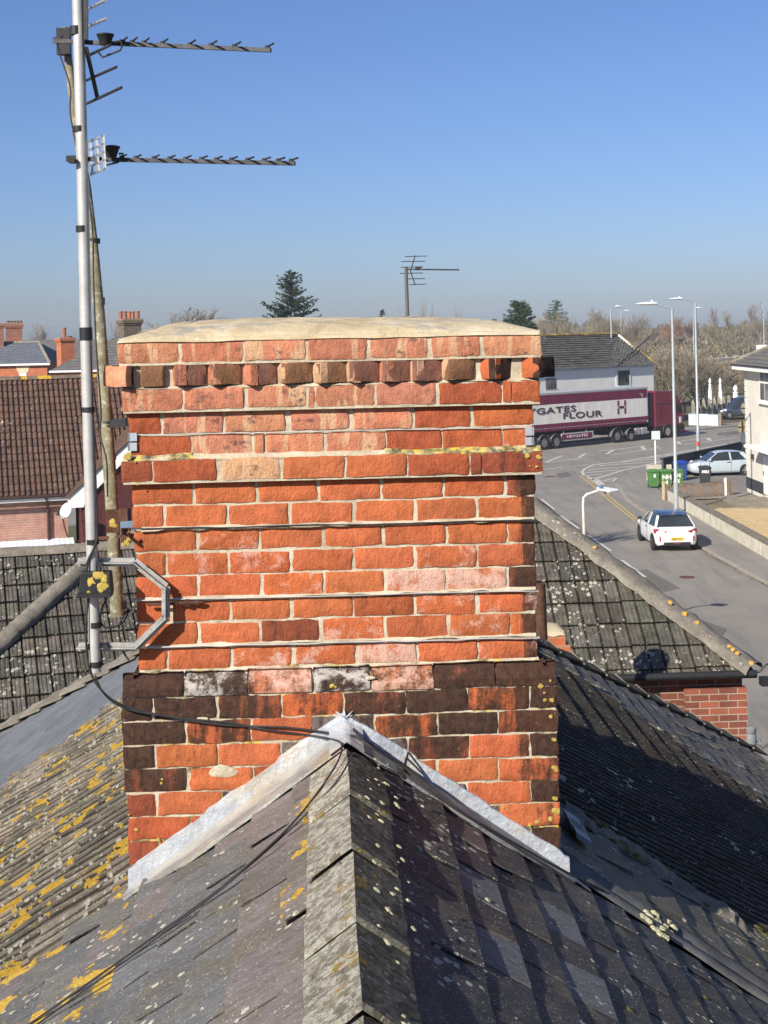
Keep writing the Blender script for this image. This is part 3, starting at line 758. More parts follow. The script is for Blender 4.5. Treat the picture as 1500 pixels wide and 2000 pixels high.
while y > -4.6:
    d = 0.47 + rj(0.015)
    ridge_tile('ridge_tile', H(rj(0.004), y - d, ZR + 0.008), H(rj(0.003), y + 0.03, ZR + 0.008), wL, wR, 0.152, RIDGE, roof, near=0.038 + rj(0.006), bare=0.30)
    y -= d
y = 1.02
while y < YA - .2:
    ridge_tile('ridge_tile', H(0, y, ZR + 0.008), H(0, y + 0.45, ZR + 0.008), wL, wR, 0.16, HIPC, roof); y += 0.42
for side in (-1, 1):
    h = (EX * side + EY * HS + Vector((0, 0, -SL))); L = h.length; h = h / L
    n1 = EX * (side * SN) + Vector((0, 0, CS)); w1 = h.cross(n1).normalized()
    if w1.dot(EY) > 0: w1 = -w1
    n2 = (EY * 0.7 + Vector((0, 0, HS))).normalized(); w2 = h.cross(n2).normalized()
    if w2.dot(EY) < 0: w2 = -w2
    t = 0.0
    while t < 4.35 * L - 0.3:
        d = 0.44
        p = H(0, YA, ZR + 0.012) + h * t
        ridge_tile('hip_tile', p + h * d, p, w1, w2, 0.20 if side < 0 else 0.15, HIPC if side < 0 else RIBR, roof, near=0.036, far=0.012)
        if side > 0:      # pale mortar joint under each lap
            m_ = MB(); m_.tube([p + h * d + w1 * 0.15 + n1 * 0.045, p + h * d + (n1 + n2) * 0.034, p + h * d + w2 * 0.1 + n2 * 0.045], 0.008, 5)
            m_.build('joint', HIPC, roof)
        t += d - 0.02
# moss and lichen cushions
mo, pc = MB(), MB()
r2 = random.Random(3)
for _ in range(70):
    Y, s = -3.6 + 3.4 * r2.random(), 0.02 + 0.12 * r2.random()
    q_ = r2.uniform(.003, .011); blob(pc, S(1, Y, s, 0.060), S(1, 0, 0, 1) - S(1, 0, 0, 0), q_, q_ * .4, r2.random() * 90)
for _ in range(60):
    Y, s = -4.0 + 3.9 * r2.random(), 0.17 + 2.0 * r2.random() ** 1.4
    q_ = r2.uniform(.003, .009); blob(mo if r2.random() < 0.6 else pc, S(1, Y, s, 0.016), S(1, 0, 0, 1) - S(1, 0, 0, 0), q_ * 1.6, q_ * .5, r2.random() * 90)
for _ in range(70):
    s = 1.05 + 1.9 * r2.random(); Y = 1.0 + 0.26 * r2.random() - 0.05 * (s - 1.3); q_ = r2.uniform(.008, .03)
    blob(mo, S(1, Y, s, 0.02), S(1, 0, 0, 1) - S(1, 0, 0, 0), q_, q_ * .45, r2.random() * 90)
for px, py in ((1270, 1790), (1285, 1800), (1300, 1810), (1262, 1782), (1275, 1812), (1310, 1822), (1290, 1825), (1268, 1800), (1280, 1785), (1295, 1815), (1305, 1800), (1300, 1830), (1258, 1792), (1316, 1812), (1284, 1818)):
    blob(pc, onslope(px, py, 1, 0.025), S(1, 0, 0, 1) - S(1, 0, 0, 0), r2.uniform(.010, .022), 0.009, px * 0.3)
for _ in range(16):
    Y = 0.15 + 1.8 * r2.random(); s = 1.0 + 1.2 * r2.random()
    blob(mo, S(-1, Y, s, 0.02), S(-1, 0, 0, 1) - S(-1, 0, 0, 0), r2.uniform(.006, .016), 0.005, r2.random() * 90)
mo.build('moss', MOSS, roof)['kind'] = 'stuff'
pc.build('lichen_cushions', MOSSP, roof)['kind'] = 'stuff'

# ---- lead flashing against the chimney front
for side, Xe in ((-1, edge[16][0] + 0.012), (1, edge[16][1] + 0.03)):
    f = MB(); Xe = abs(Xe); n = 46
    def P(i, j, side=side, Xe=Xe):
        X = Xe * i / n; s = X / CS; wv = vnoise(X * 9, side * 3.0) * 0.005 + vnoise(X * 26, side) * 0.003; ap = (0.20 if side < 0 else 0.15) * (1 - 0.7 * smooth01((X - Xe + 0.3) / 0.3))
        zs = ZR - SL * X
        saw = 0.010 * ((i % 15) / 15)
        up = (0.100 if side < 0 else 0.092) * (1 - 0.12 * (1 - i / n))
        if j == 0: return H(side * X, 0.003, zs + up + wv + saw)
        if j == 1: return H(side * X, -0.006 + wv * 0.4, zs + up + wv + saw - 0.003)
        if j == 2: return H(side * X, -0.0075 + 0.003 * vnoise(X * 12, 7), zs + 0.070 + wv)
        if j == 3: return H(side * X, -0.009 + 0.002 * vnoise(X * 12, 3), zs + 0.036)
        if j == 4: return S(side, -0.03, s, 0.026)
        if j == 5: return S(side, -0.02 - ap * 0.5, s, 0.026 + wv * 0.4)
        if j == 6: return S(side, -ap + wv * 1.2, s, 0.026 + 0.004 * vnoise(X * 11, 1))
        return S(side, -ap - 0.002 + wv * 1.2, s, 0.016)
    f.grid(P, n, 7)
    f.c = [((1, 1, 1) if q // n < 3 else (.92, .85, .73) if q // n < 5 else (.74, .67, .56)) if side < 0 else ((1, 1, 1) if q // n < 3 else (.45, .44, .42)) for q in range(len(f.f))]  # right apron darkened, its shade put into the lead colour
    if side > 0:
        e = P(n, 5)
        f.add([P(n, 3), P(n, 6), P(n, 6) + (wR * 0.07) + EY * 0.02, P(n, 3) + wR * 0.06 + EY * 0.01 - Vector((0, 0, .04))], [(0, 1, 2, 3)])
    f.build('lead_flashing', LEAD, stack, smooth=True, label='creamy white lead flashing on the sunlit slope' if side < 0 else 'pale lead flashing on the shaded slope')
sad = MB()
sad.grid(lambda i, j: H(-0.06 + 0.12 * i / 6, -0.010 - 0.20 * j / 4, ZR + 0.036 - SL * abs(-0.06 + 0.12 * i / 6) * (0.75 + 0.06 * j) + (0.022 if j == 0 else 0)), 6, 4)
for k in range(3):
    sad.tube([H(-0.035 + 0.03 * k, -0.006, ZR + 0.088 + .006 * (k % 2)), H(0.0, -0.014, ZR + 0.066)], 0.0028, 5)
sad.build('lead_saddle', LEAD, stack, smooth='all')
# lead gutter running down beside the chimney on the right
g = MB()
def P(i, j):
    s = 0.62 + 2.6 * i / 40; Y = (0.07, 0.095, 0.12, 0.175, 0.225, 0.25, 0.28)[j]; o = (0.012, 0.034, 0.012, 0.006, 0.012, 0.034, 0.010)[j]
    return S(1, Y + 0.004 * vnoise(s * 6, j), s, o + 0.003 * vnoise(s * 9, j * 2))
g.grid(P, 40, 6); g.build('lead_gutter', plain('dull_lead', (0.13, 0.125, 0.115), 0.7, 0.1, 0.35, 9, 0.3), roof, smooth='all')
ld = MB()
for px, py in ((1112, 1612), (1122, 1628)):
    p = onslope(px, py, 1, 0.03); ld.obox(p - EY * 0.05, wR * 0.075, EY * 0.19, (0.0, 0, 0.022))
ld.build('lead_soaker', plain('blue_grey_lead', (0.20, 0.24, 0.29), 0.6, 0.1, 0.2, 12), roof)

# broken mortar bedding and debris along the edge of the ribbed tiles
dm = MB()
def P(i, j):
    s = 1.15 + 2.1 * i / 190; w_ = 0.03 * j
    o = max(0.0, 0.020 * math.sin(math.pi * j / 8) * (0.9 + 1.3 * vnoise(s * 8, j * 0.5, 2)) + 0.012 * vnoise(s * 34, j * 1.1, 5))
    return S(1, 0.98 + w_ + 0.03 * vnoise(s * 7, 1.0) + 0.012 * vnoise(s * 40, j, 2) - 0.04 * (s - 1.2), s, o + 0.012)
dm.grid(P, 190, 8); dm.build('mortar_bedding', HIPC, roof, label='broken tan mortar bedding with moss at the edge of the dark ribbed tiles')
# ================================================================== MASTS, AERIALS, WIRES
YM = -0.02; UP_ = Vector((0, 0, 1))
def onY(px, py, Y):                      # on the upright plane Y = const of the house frame
    d = ray(px, py); t = ((HO - EYE).dot(EY) + Y) / d.dot(EY); return EYE + d * t
mast = thing('aerial_mast', 'silver galvanised mast strapped with black tape, nearest the left edge, on the cranked bracket', 'mast', onY(185, 1312, YM))
b = MB(); pts = [onY(146, -140, YM), onY(152, 0, YM), onY(160, 300, YM), onY(169, 700, YM), onY(179, 1050, YM), onY(186, 1312, YM)]
b.tube(pts, 0.0205, 14); pole = b.build('pole', GALV, mast, smooth=True)
for (px, py, hh) in ((149, 60, .03), (155, 252, .02), (161, 447, .022), (168, 652, .045), (173, 800, .018), (181, 1058, .018), (186, 1220, .02), (187, 1297, .02)):
    p = onY(px, py, YM); u = (pts[-1] - pts[0]).normalized(); b = MB(); b.tube([p - u * hh / 2, p + u * hh / 2], 0.0228, 14); b.build('tape_band', BLACKP, pole, smooth=True)
# wall bracket: cranked flat bar on the chimney corner
br = MB()
pl = [(152, 1099), (262, 1099), (323, 1148), (323, 1208), (265, 1265), (152, 1265)]
P3 = [onY(x, y, -0.005) for x, y in pl]
for i in range(5):
    a_, c_ = P3[i], P3[i + 1]; d = (c_ - a_).normalized(); up = d.cross(EY).normalized()
    br.bar(a_ - d * 0.004, c_ + d * 0.004, up * 0.004, EY * 0.034)
    br.bar(a_ - d * 0.002 + EY * 0.015 + up * 0.0, c_ + EY * 0.015, up * 0.030, EY * 0.004)
bracket = br.build('mast_bracket', plain('dull_bracket_steel', (0.38, 0.375, 0.35), 0.55, 0.3, 0.25, 16, 0.2, 0.4, (0.20, 0.15, 0.10)), mast, label='cranked silver bracket holding the mast off the chimney')
for px, py in ((172, 1102), (194, 1102), (174, 1263), (205, 1263)):
    p = onY(px, py, -0.03); b = MB(); b.tube([p, p + EY * 0.035], 0.007, 6); b.tube([p - EY * 0.004, p + EY * 0.006], 0.011, 6); b.build('bolt', DARKM, bracket)
# eye bolts and lashing wires round the stack
def lash(k, name, label, r=0.0022, dz=0.006, mat=GALV):
    xl, xr = edge[k + 1 if k + 1 in edge else k]; z = ztop(k + 1) + dz; o = 0.009 if k == 4 else 0.013
    ya, yb_ = 0.05 - o, 0.05 + DEPTH + o; b = MB(); xl -= 0.008; xr += 0.008
    n = 24
    xl += .003; xr -= .003
    ring = [H(xl + (xr - xl) * i / n, ya + 0.002 * vnoise(i * 1.1, k), z + 0.0025 * vnoise(i * 0.8, k, 2) - 0.006 * (i / n)) for i in range(n + 1)]
    ring += [H(xr, yb_, z - 0.006), H(xl, yb_, z), ring[0]]
    b.tube(ring, r, 6); o = b.build(name, mat, smooth=True)
    return tag(o, label, 'wire')
lash(4, 'lashing_wire', 'pale lashing wire stretched round the chimney between two corner plates', 0.002)
lash(8, 'lashing_wire', 'dark lashing wire in the joint just above the cranked bracket', 0.0025, 0.008, DARKM)
lash(11, 'lashing_wire', 'thin lashing wire on the eye bolts at the middle of the cranked bracket', 0.002)
lash(13, 'lashing_wire', 'whitish lashing wire level with the foot of the cranked bracket', 0.0028)
b = MB(); p = onY(356, 1178, 0.03); b.tube([p - EX * 0.012, p + EX * 0.03, p + EX * 0.06, p + EX * 0.075], [0.008, 0.006, 0.009, 0.004], 6); b.tube([p + EX * (0.02 + .012 * math.cos(t)) + UP_ * .012 * math.sin(t) for t in (0, 1, 2, 3, 4, 5, 6.28)], .004, 5)
tag(b.build('eye_bolt', RUST), 'rusty eye bolt on the lashing wire right of the cranked bracket', 'bolt')
b = MB(); p = onY(318, 1180, 0.02); b.tube([p - EX * 0.055, p + EX * 0.05], 0.0055, 6); tag(b.build('threaded_rod', RUST), 'rusty threaded rod crossing behind the cranked bracket', 'rod')
for px0, lb in ((259, 'grey corner plate on the left corner of the chimney under the top wire'), (1035, 'grey corner plate on the right corner of the chimney under the top wire')):
    py0 = 864 if px0 < 500 else 853
    b = MB()
    for dy in (-10, 9):
        p = onY(px0, py0 + dy, 0.034); b.obox(p - EX * 0.017 - Vector((0, 0, 0.014)), EX * 0.032, EY * 0.008, (0, 0, 0.029))
        b.obox(p + EX * (-0.017 if px0 < 500 else 0.007) - Vector((0, 0, 0.014)), EX * 0.008, EY * 0.05, (0, 0, 0.029))
    tag(b.build('corner_plate', plain('grey_zinc', (0.42, 0.45, 0.48), 0.5, 0.4, 0.1, 12)), lb, 'bracket')
# the older, leaning mast behind
old = thing('leaning_mast', 'older mossy mast leaning behind the silver one, held by rusty clamps', 'mast', onY(229, 1205, 0.08))
ptso = [A(126, 55, 3.05), A(136, 140, 3.03), A(150, 260, 2.98), A(168, 360, 2.94), A(181, 470, 2.90), A(194, 620, 2.84), A(206, 800, 2.79), A(217, 960, 2.75), A(223, 1080, 2.72), A(229, 1205, 2.70)]
b = MB(); b.tube(ptso, [.0165, .017, .018, .019, .020, .0235, .0245, .025, .025, .0255], 14); op = b.build('pole', OLDPOLE, old, smooth=True)
for i, (px, py, hh) in enumerate(((206, 812, .016), (213, 893, .018), (226, 1123, .03), (184, 470, .02), (193, 585, .03))):
    D = 2.9 - 0.2 * (py - 470) / 735; b = MB(); b.tube([A(px, py - 4, D), A(px, py - 4, D) - Vector((0, 0, hh))], 0.0275 if py > 700 else 0.024, 14); b.build('tape_band', BLACKP, op, smooth=True)
b = MB()
p = A(220, 1025, 2.66)
b.obox(p - EX * 0.025 - Vector((0, 0, 0.03)), EX * 0.05, EY * 0.02, (0, 0, 0.085))
b.bar(A(222, 1008, 2.70), onY(262, 1004, 0.06), (0, 0, 0.045), EY * 0.01)
b.bar(A(190, 1052, 2.72), A(262, 1045, 2.72), (0, 0, 0.012), EY * 0.012)
b.obox(A(236, 1062, 2.66), EX * 0.035, EY * 0.03, (0, 0, 0.055))
b.tube([onY(250, 1040, 0.0), onY(258, 1052, 0.02), onY(275, 1066, 0.045)], 0.006, 6)
cl = b.build('pole_clamp', RUST, old)
b = MB()
for px, py, r in ((219, 1020, .012), (223, 1027, .008), (216, 1026, .006), (247, 1060, .011), (252, 1041, .007), (240, 1064, .008), (250, 1054, .008)):
    blob(b, A(px, py, 2.636), -EY, r, 0.002, px * .7)
b.build('lichen_patch', YLICH, cl)['kind'] = 'stuff'
for dz in (0, 0.016):
    b = MB(); p = A(212, 824, 2.785) - Vector((0, 0, dz)); b.tube([p - Vector((0, 0, 0.004)), p + Vector((0, 0, 0.004))], 0.031, 14)
    if not dz: b.bar(A(212, 828, 2.785), onY(252, 824, 0.07), (0, 0, 0.03), EY * 0.01)
    b.build('strap_clamp', DARKM, old); b = MB()
    p = A(232, 1178, 2.71) - Vector((0, 0, dz)); b.tube([p - Vector((0, 0, 0.005)), p + Vector((0, 0, 0.005))], 0.030, 14); b.build('strap_clamp', DARKM, old)
# junction box with a yellow lichen patch
jb = thing('junction_box', 'black cable junction box with a bright yellow lichen patch', 'box', onY(186, 1160, -0.06))
b = MB(); q = [onY(153, 1160, -.075), onY(219, 1160, -.075), onY(215, 1118, -.075), onY(157, 1118, -.075)]
b.prism(q, EY * 0.055); bx_ = b.build('casing', BLACKP, jb, bevel=0.004)
b = MB(); b.bar(onY(153, 1160, -.07), onY(219, 1160, -.07), (0, 0, 0.012), EY * 0.07); b.build('lid_rim', BLACKP, jb)
b = MB()
for px, py, r in ((178, 1135, .014), (190, 1125, .016), (200, 1124, .014), (203, 1133, .011), (197, 1146, .017), (207, 1144, .009), (176, 1141, .008), (174, 1159, .008), (196, 1152, .011)):
    blob(b, onY(px, py, -.0755), -EY, r, 0.0018, px * .31)
b.build('lichen_patch', YLICH, bx_)['kind'] = 'stuff'

def cable(name, label, pts, r, n=6):
    # smooth the polyline
    P = [Vector(p) for p in pts]; out = []
    for i in range(len(P) - 1):
        p0, p1, p2, p3 = P[max(i - 1, 0)], P[i], P[i + 1], P[min(i + 2, len(P) - 1)]
        for k in range(6):
            t = k / 6
            out.append(0.5 * ((2 * p1) + (p2 - p0) * t + (2 * p0 - 5 * p1 + 4 * p2 - p3) * t * t + (3 * p1 - p0 - 3 * p2 + p3) * t ** 3))
    out.append(P[-1]); b = MB(); b.tube(out, r, n)
    return tag(b.build(name, CABLE, smooth=True), label, 'cable')
cable('aerial_cable', 'black cable running down the right side of the silver mast', [onY(160, 0, -.03), onY(163, 200, -.03), onY(167, 400, -.028), onY(177, 700, -.028), onY(185, 900, -.03), onY(190, 1030, -.03), onY(186, 1065, -.045), onY(172, 1095, -.045), onY(170, 1120, -.05)], 0.0042)
cable('aerial_cable', 'black cable hanging down the leaning mast', [A(122, 70, 2.98), A(113, 85, 2.96), A(118, 110, 2.96), A(137, 170, 2.94), A(137, 220, 2.92), A(150, 290, 2.9), A(178, 420, 2.84), A(183, 560, 2.78), A(188, 680, 2.74), A(197, 800, 2.72), A(196, 850, 2.7), A(208, 900, 2.68), A(210, 970, 2.68)], 0.0038)
cable('aerial_cable', 'black cable looping from the mast foot across the brick face to the flashing peak', [onY(172, 1168, -.04), onY(168, 1250, -.045), onY(176, 1310, -.04), onY(200, 1350, -.04), onY(240, 1377, -.03), onY(330, 1400, -.02), onY(440, 1416, -.015), onY(560, 1421, -.015), onY(640, 1431, -.02), onY(672, 1437, -.05), onslope(700, 1440, 1, .05), onslope(760, 1480, 1, .05), onslope(860, 1560, 1, .045), onslope(1000, 1650, 1, .04), onslope(1120, 1725, 1, .04)], 0.0036)
cable('aerial_cable', 'black cable crossing the brick face and dropping down the left slates', [onY(186, 1320, -.042), onY(205, 1357, -.042), onY(250, 1385, -.03), onY(350, 1402, -.02), onY(450, 1412, -.018), onY(520, 1425, -.018), onY(640, 1442, -.04), onslope(668, 1460, -1, .06), onslope(640, 1520, -1, .05), onslope(560, 1620, -1, .04), onslope(430, 1735, -1, .032), onslope(300, 1830, -1, .03), onslope(130, 1950, -1, .03), onslope(0, 2040, -1, .03)], 0.0034)
cable('aerial_cable', 'thin black cable lying on the left slates below its twin', [onslope(690, 1470, -1, .07), onslope(655, 1530, -1, .05), onslope(575, 1612, -1, .034), onslope(450, 1722, -1, .03), onslope(320, 1822, -1, .03), onslope(140, 1952, -1, .03), onslope(10, 2045, -1, .03)], 0.003)
cable('aerial_cable', 'black cable clipped along the right flashing by the brick face', [onY(690, 1424, -.03), onslope(720, 1455, 1, .06), onslope(800, 1505, 1, .06), onslope(900, 1585, 1, .05), onslope(1010, 1650, 1, .045), onslope(1100, 1700, 1, .04), onslope(1180, 1740, 1, .03)], 0.0045)
cable('aerial_cable', 'short loop of cable hanging below the leaning mast foot', [onY(212, 1160, -.04), onY(196, 1200, -.02), onY(205, 1225, -.02), onY(238, 1218, 0), onY(252, 1190, .02), onY(240, 1205, .0), onY(232, 1230, .0), onY(240, 1270, .02), onY(252, 1290, .02)], 0.0035)
b = MB()
for px, py in ((797, 1470), (793, 1480)):
    b.tube([onY(px, py, -.012), onslope(px - 6, py + 28, 1, .05)], 0.004, 5)
tag(b.build('cable_clip', CABLE), 'black cable clip hooked over the right flashing', 'clip')

# ---- yagi aerials
def aerial(label, b0, b1, stubs, sdir, slen, box, boxs, reflect):
    t = thing('television_aerial', label, 'aerial', b0, 'television aerials on the chimney masts')
    d = (b1 - b0).normalized(); b = MB(); b.bar(b0, b1, Vector((0, 0, 0.0145)), d.cross(Vector((0, 0, 1))).normalized() * 0.0145); b.build('boom', DARKM, t)
    for q in stubs:
        p = b0 + (b1 - b0) * q + Vector((0, 0, 0.011)); b = MB(); b.tube([p, p + sdir * slen], 0.0034, 6); b.obox(p - Vector((0.008, 0.006, 0.006)), (0.016, 0, 0), (0, 0.012, 0), (0, 0, 0.010)); b.build('director', DARKM, t)
    b = MB(); b.lathe([(0.017, 0), (0.020, 0.008), (0.028, 0.030), (0.031, 0.033), (0.031, 0.037), (0.016, 0.041)], box, 14); b.build('dipole_box', BLACKP, t, smooth=True)
    reflect(t); return t
sd = Vector((0.42, -0.90, 0.0)).normalized()
def refl1(t):
    b = MB(); b.bar(A(168, 92, 2.52), A(191, 194, 2.56), EX * 0.014, EY * 0.014); b.bar(A(168, -60, 2.5), A(168, 78, 2.5), EX * 0.014, EY * 0.014); b.build('reflector_frame', DARKM, t)
    for (x0, y0, x1, y1) in ((168, 54, 208, 36), (168, 20, 206, 0), (166, 158, 227, 131), (168, 203, 237, 171), (170, 110, 215, 88)):
        b = MB(); b.tube([A(x0, y0, 2.60), A(x1, y1, 2.44)], 0.0055, 8); b.build('reflector_rod', ALU if y0 < 60 else DARKM, t, smooth=True)
    b = MB(); lp = [(193, 103), (200, 112), (235, 98), (239, 88), (235, 80), (222, 82)]
    b.tube([A(x, y, 2.5) for x, y in lp], 0.004, 6); b.build('loop_dipole', DARKM, t, smooth=True)
    b = MB(); p = A(124, 82, 3.0); b.obox(p - Vector((0.03, 0, 0.05)), (0.055, 0, 0), (0, 0.04, 0), (0, 0, 0.11)); b.build('mast_clamp', BLACKP, t); b = MB(); b.obox(A(104, 82, 2.95), (0.03, 0, 0), (0, 0.02, 0), (0, 0, 0.02)); b.build('mast_clamp', BLACKP, t)
aerial('upper dark television aerial with eight short rods and spread reflector rods', A(104, 80, 2.56), A(529, 98, 2.44), [0.33, .375, .43, .515, .64, .735, .84, .985][:], sd, 0.062, A(206, 88, 2.5), 1, refl1)
def refl2(t):
    b = MB()
    c00, c10, c01, c11 = A(172, 275, 2.58), A(201, 263, 2.46), A(176, 343, 2.58), A(205, 331, 2.46)
    def Q(u, v): return c00 * (1 - u) * (1 - v) + c10 * u * (1 - v) + c01 * (1 - u) * v + c11 * u * v
    for k in range(5):
        v = k / 4 * 0.94; b.hexa([Q(0, v), Q(1, v), Q(1, v + 0.06), Q(0, v + 0.06)] + [p + EX * 0.004 for p in (Q(0, v), Q(1, v), Q(1, v + 0.06), Q(0, v + 0.06))])
    for u in (0.0, 0.43, 0.86):
        b.hexa([Q(u, 0), Q(u + .14, 0), Q(u + .14, 1), Q(u, 1)] + [p + EX * 0.005 for p in (Q(u, 0), Q(u + .14, 0), Q(u + .14, 1), Q(u, 1))])
    b.build('reflector_panel', ALU, t)
    b = MB(); b.tube([A(x, y, 2.5) for x, y in ((205, 323), (230, 317), (240, 308), (240, 300), (232, 300))], 0.004, 6); b.build('loop_dipole', DARKM, t, smooth=True)
    b = MB(); p = A(152, 312, 2.535); b.obox(p - Vector((0.035, 0.03, 0.008)), (0.07, 0, 0), (0, 0.05, 0), (0, 0, 0.02)); b.obox(A(134, 318, 2.5), (0.02, 0, 0), (0, 0.03, 0), (0, 0, 0.02)); b.build('mast_clamp', BLACKP, t)
aerial('lower dark television aerial with a pierced metal reflector panel', A(134, 310, 2.54), A(576, 319, 2.42), [.245, .31, .39, .46, .53, .60, .665, .73, .80, .87, .93, .985], sd, 0.06, A(218, 307, 2.5), 1, refl2)
# ================================================================== OTHER ROOFS AND HOUSES
UP = Vector((0, 0, 1))
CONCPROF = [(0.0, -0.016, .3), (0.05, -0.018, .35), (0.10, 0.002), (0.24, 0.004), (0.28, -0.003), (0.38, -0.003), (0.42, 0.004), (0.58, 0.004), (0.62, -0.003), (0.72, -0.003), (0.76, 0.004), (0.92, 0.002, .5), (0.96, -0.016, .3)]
# ---- hipped rear wing on the right
wing = thing('rear_wing', 'brick rear wing on the right with a hipped lichen-spotted concrete tile roof and black gutter', 'building', A(1300, 1440, 8.4))
E_ = A(1474, 1312, 8.05)                                    # eaves corner
cw, sw = math.cos(rad(37.5)), math.sin(rad(37.5))
ca = Vector((-0.17, 0, 0))
def C(u, v, off): return E_ - EX * u + EY * ((4.6 / 2 - 0) * 0 + (LV - v) * cw - off * sw) + UP * ((LV - v) * sw + off * cw)
LV = 2.75
hipn = (EX * 1 + EY * 1).normalized()                       # keep the near-left side of the hip
a = MB(); ribbed(a, C, -0.05, 5.2, 0, LV + 0.03, 0.165, CONCPROF, 0.335, 0.034, 0.014, 0.26, 2, 0.18)
ra = a.build('roof', CONC, wing, clips=[(E_ + EX * 0.02, hipn)])
hd = (-EX + EY).normalized(); top = LV * cw
hp0 = E_ + UP * 0.03; hp1 = E_ - EX * top + EY * top + UP * (LV * sw + 0.03)
hv = (hp1 - hp0)
b = MB(); n = 60
def HP(i, j):
    t = i / n; ang = math.pi * (j / 8) - 0.0
    p = hp0 + hv * t; side_ = (EX + EY).normalized()
    r = 0.165 + 0.03 * vnoise(t * 22, j * 0.9, 3) + (0.012 if (i % 8) == 0 else 0)
    return p + side_ * r * 1.15 * math.cos(ang) + UP * (r * 0.55 * math.sin(ang) - 0.035)
b.grid(HP, n, 8); b.build('hip_capping', HIPC, wing, smooth='all', label='mortar bedded hip capping with orange lichen spots')
b = MB()
for px, py in ((1171, 1081), (1318, 1186), (1346, 1203), (1368, 1220), (1432, 1263), (1440, 1270), (1465, 1285), (1425, 1268)):
    q = proj(hp0)[0]; t = (px - proj(hp0)[0]) / (proj(hp1)[0] - proj(hp0)[0]); blob(b, hp0 + hv * t + UP * 0.045 - EY * 0.085, -EY + UP * 0.8, rnd.uniform(.018, .034), 0.004, px * .3)
b.build('lichen_patch', plain('orange_lichen', (0.55, 0.30, 0.06), 0.95, 0, 0.3, 40, 0.5), wing)['kind'] = 'stuff'
b = MB(); endp = [E_ + UP * 0.0, E_ + EY * 2 * top, E_ - EX * top + EY * top + UP * LV * sw]
b.add(endp, [(0, 1, 2)]); b.add([E_ - EX * top + EY * top + UP * LV * sw, E_ - EX * 5.2 + EY * top + UP * LV * sw, E_ - EX * 5.2 + EY * 2 * top, E_ + EY * 2 * top], [(0, 1, 2, 3)])
b.build('roof_back', CONC, wing)
b = MB(); b.tube([E_ - EX * 5.2 - EY * 0.06 - UP * 0.01, E_ - EX * 0.0 - EY * 0.06 - UP * 0.01], 0.045, 10); b.bar(E_ - EX * 5.2 + EY * 0.03 - UP * 0.02, E_ - EX * 0.02 + EY * 0.03 - UP * 0.02, UP * 0.09, EY * 0.025); b.build('gutter', BLACKP, wing, smooth=True)
b = MB(); w0 = E_ - EX * 0.10 + EY * 0.16 - UP * 0.05
b.obox(w0 - EX * 4.9 - UP * 5.0, EX * 4.9, EY * (2 * top - 0.3), UP * 5.0); b.build('wall', REDB, wing)
b = MB(); b.obox(w0 - EX * 0.68 - EY * 0.12 - UP * 5.0, EX * 0.70, EY * 0.115, UP * 4.86)
b.build('pier', REDB, wing)
b = MB(); b.bar(w0 - EX * 0.7 - EY * 0.16 - UP * 0.82, w0 + EX * 0.05 - EY * 0.16 - UP * 0.82, UP * 0.035, EY * 0.05); b.build('ledge', MORTAR, wing)
b = MB()
b.tube([E_ + EX * 0.02 - EY * 0.1 + UP * 0.02, E_ + EX * 0.10 - EY * 0.1 + UP * 0.10, E_ + EX * 0.19 - EY * .1 + UP * 0.12, E_ + EX * 0.2 - EY * .1 + UP * 0.06], 0.012, 6)
b.obox(E_ + EX * 0.02 - EY * 0.2 - UP * 0.12, EX * 0.16, EY * 0.12, UP * 0.09); b.build('gutter_end', BLACKP, wing)
b = MB()
for dz in (0.66, 1.02):
    c = w0 + EX * 0.06 - EY * 0.1 - UP * dz; b.lathe([(0.05, -.12), (0.062, -.11), (0.062, -.02), (0.052, 0), (0.062, .02), (0.062, .07), (0.03, .09)], c, 14)
b.tube([w0 + EX * 0.16 - EY * .1 - UP * 0.72, w0 + EX * 0.16 - EY * .1 - UP * 1.1], 0.014, 6); b.tube([w0 + EX * 0.06 - EY * .1 - UP * 0.76, w0 + EX * 0.17 - EY * .1 - UP * 0.78], 0.03, 8)
b.tube([w0 + EX * 0.06 - EY * .1 - UP * 1.1, w0 + EX * 0.06 - EY * .1 - UP * 4.9], 0.045, 8)
b.build('vent_pipe', plain('grey_plastic', (0.17, 0.185, 0.19), 0.6), wing, smooth=True)
# ---- small brick stack beside the main chimney
st = thing('chimney_stub', 'short brick chimney stub with a lumpy cement top, right of the main stack', 'chimney', A(1085, 1300, 6.9))
o = A(1052, 1290, 6.9); b = MB()
zt = A(1080, 1240, 6.9).z
b.obox(Vector((o.x, o.y, zt - 1.3)), EX * 0.265, EY * 0.34, UP * 1.3)
b.obox(Vector((o.x, o.y, zt - 1.3)) - EX * 0.02 - EY * 0.035, EX * 0.325, EY * 0.41, UP * (1.3 - 0.105)); b.build('brickwork', ORANGEB, st)
b = MB()
b.grid(lambda i, j: Vector((o.x, o.y, zt)) + EX * (-0.01 + 0.285 * i / 14) + EY * (-0.01 + 0.36 * j / 14) + UP * (0.062 * (max(0, 1 - abs(i / 7 - 1) ** 3) * max(0, 1 - abs(j / 7 - 1) ** 3)) ** 0.5 + 0.012 * vnoise(i * .9, j * .9) - (0.01 if i in (0, 14) or j in (0, 14) else 0)), 14, 14)
b.build('cement_top', CAP, st, smooth='all')
b = MB(); b.tube([A(1053, 1140, 6.2), A(1058, 1262, 6.2), A(1058, 1262, 6.2) - UP * 5], 0.055, 10); tag(b.build('soil_pipe', RUST, smooth=True), 'rusty red pipe rising tight behind the right edge of the chimney', 'pipe')

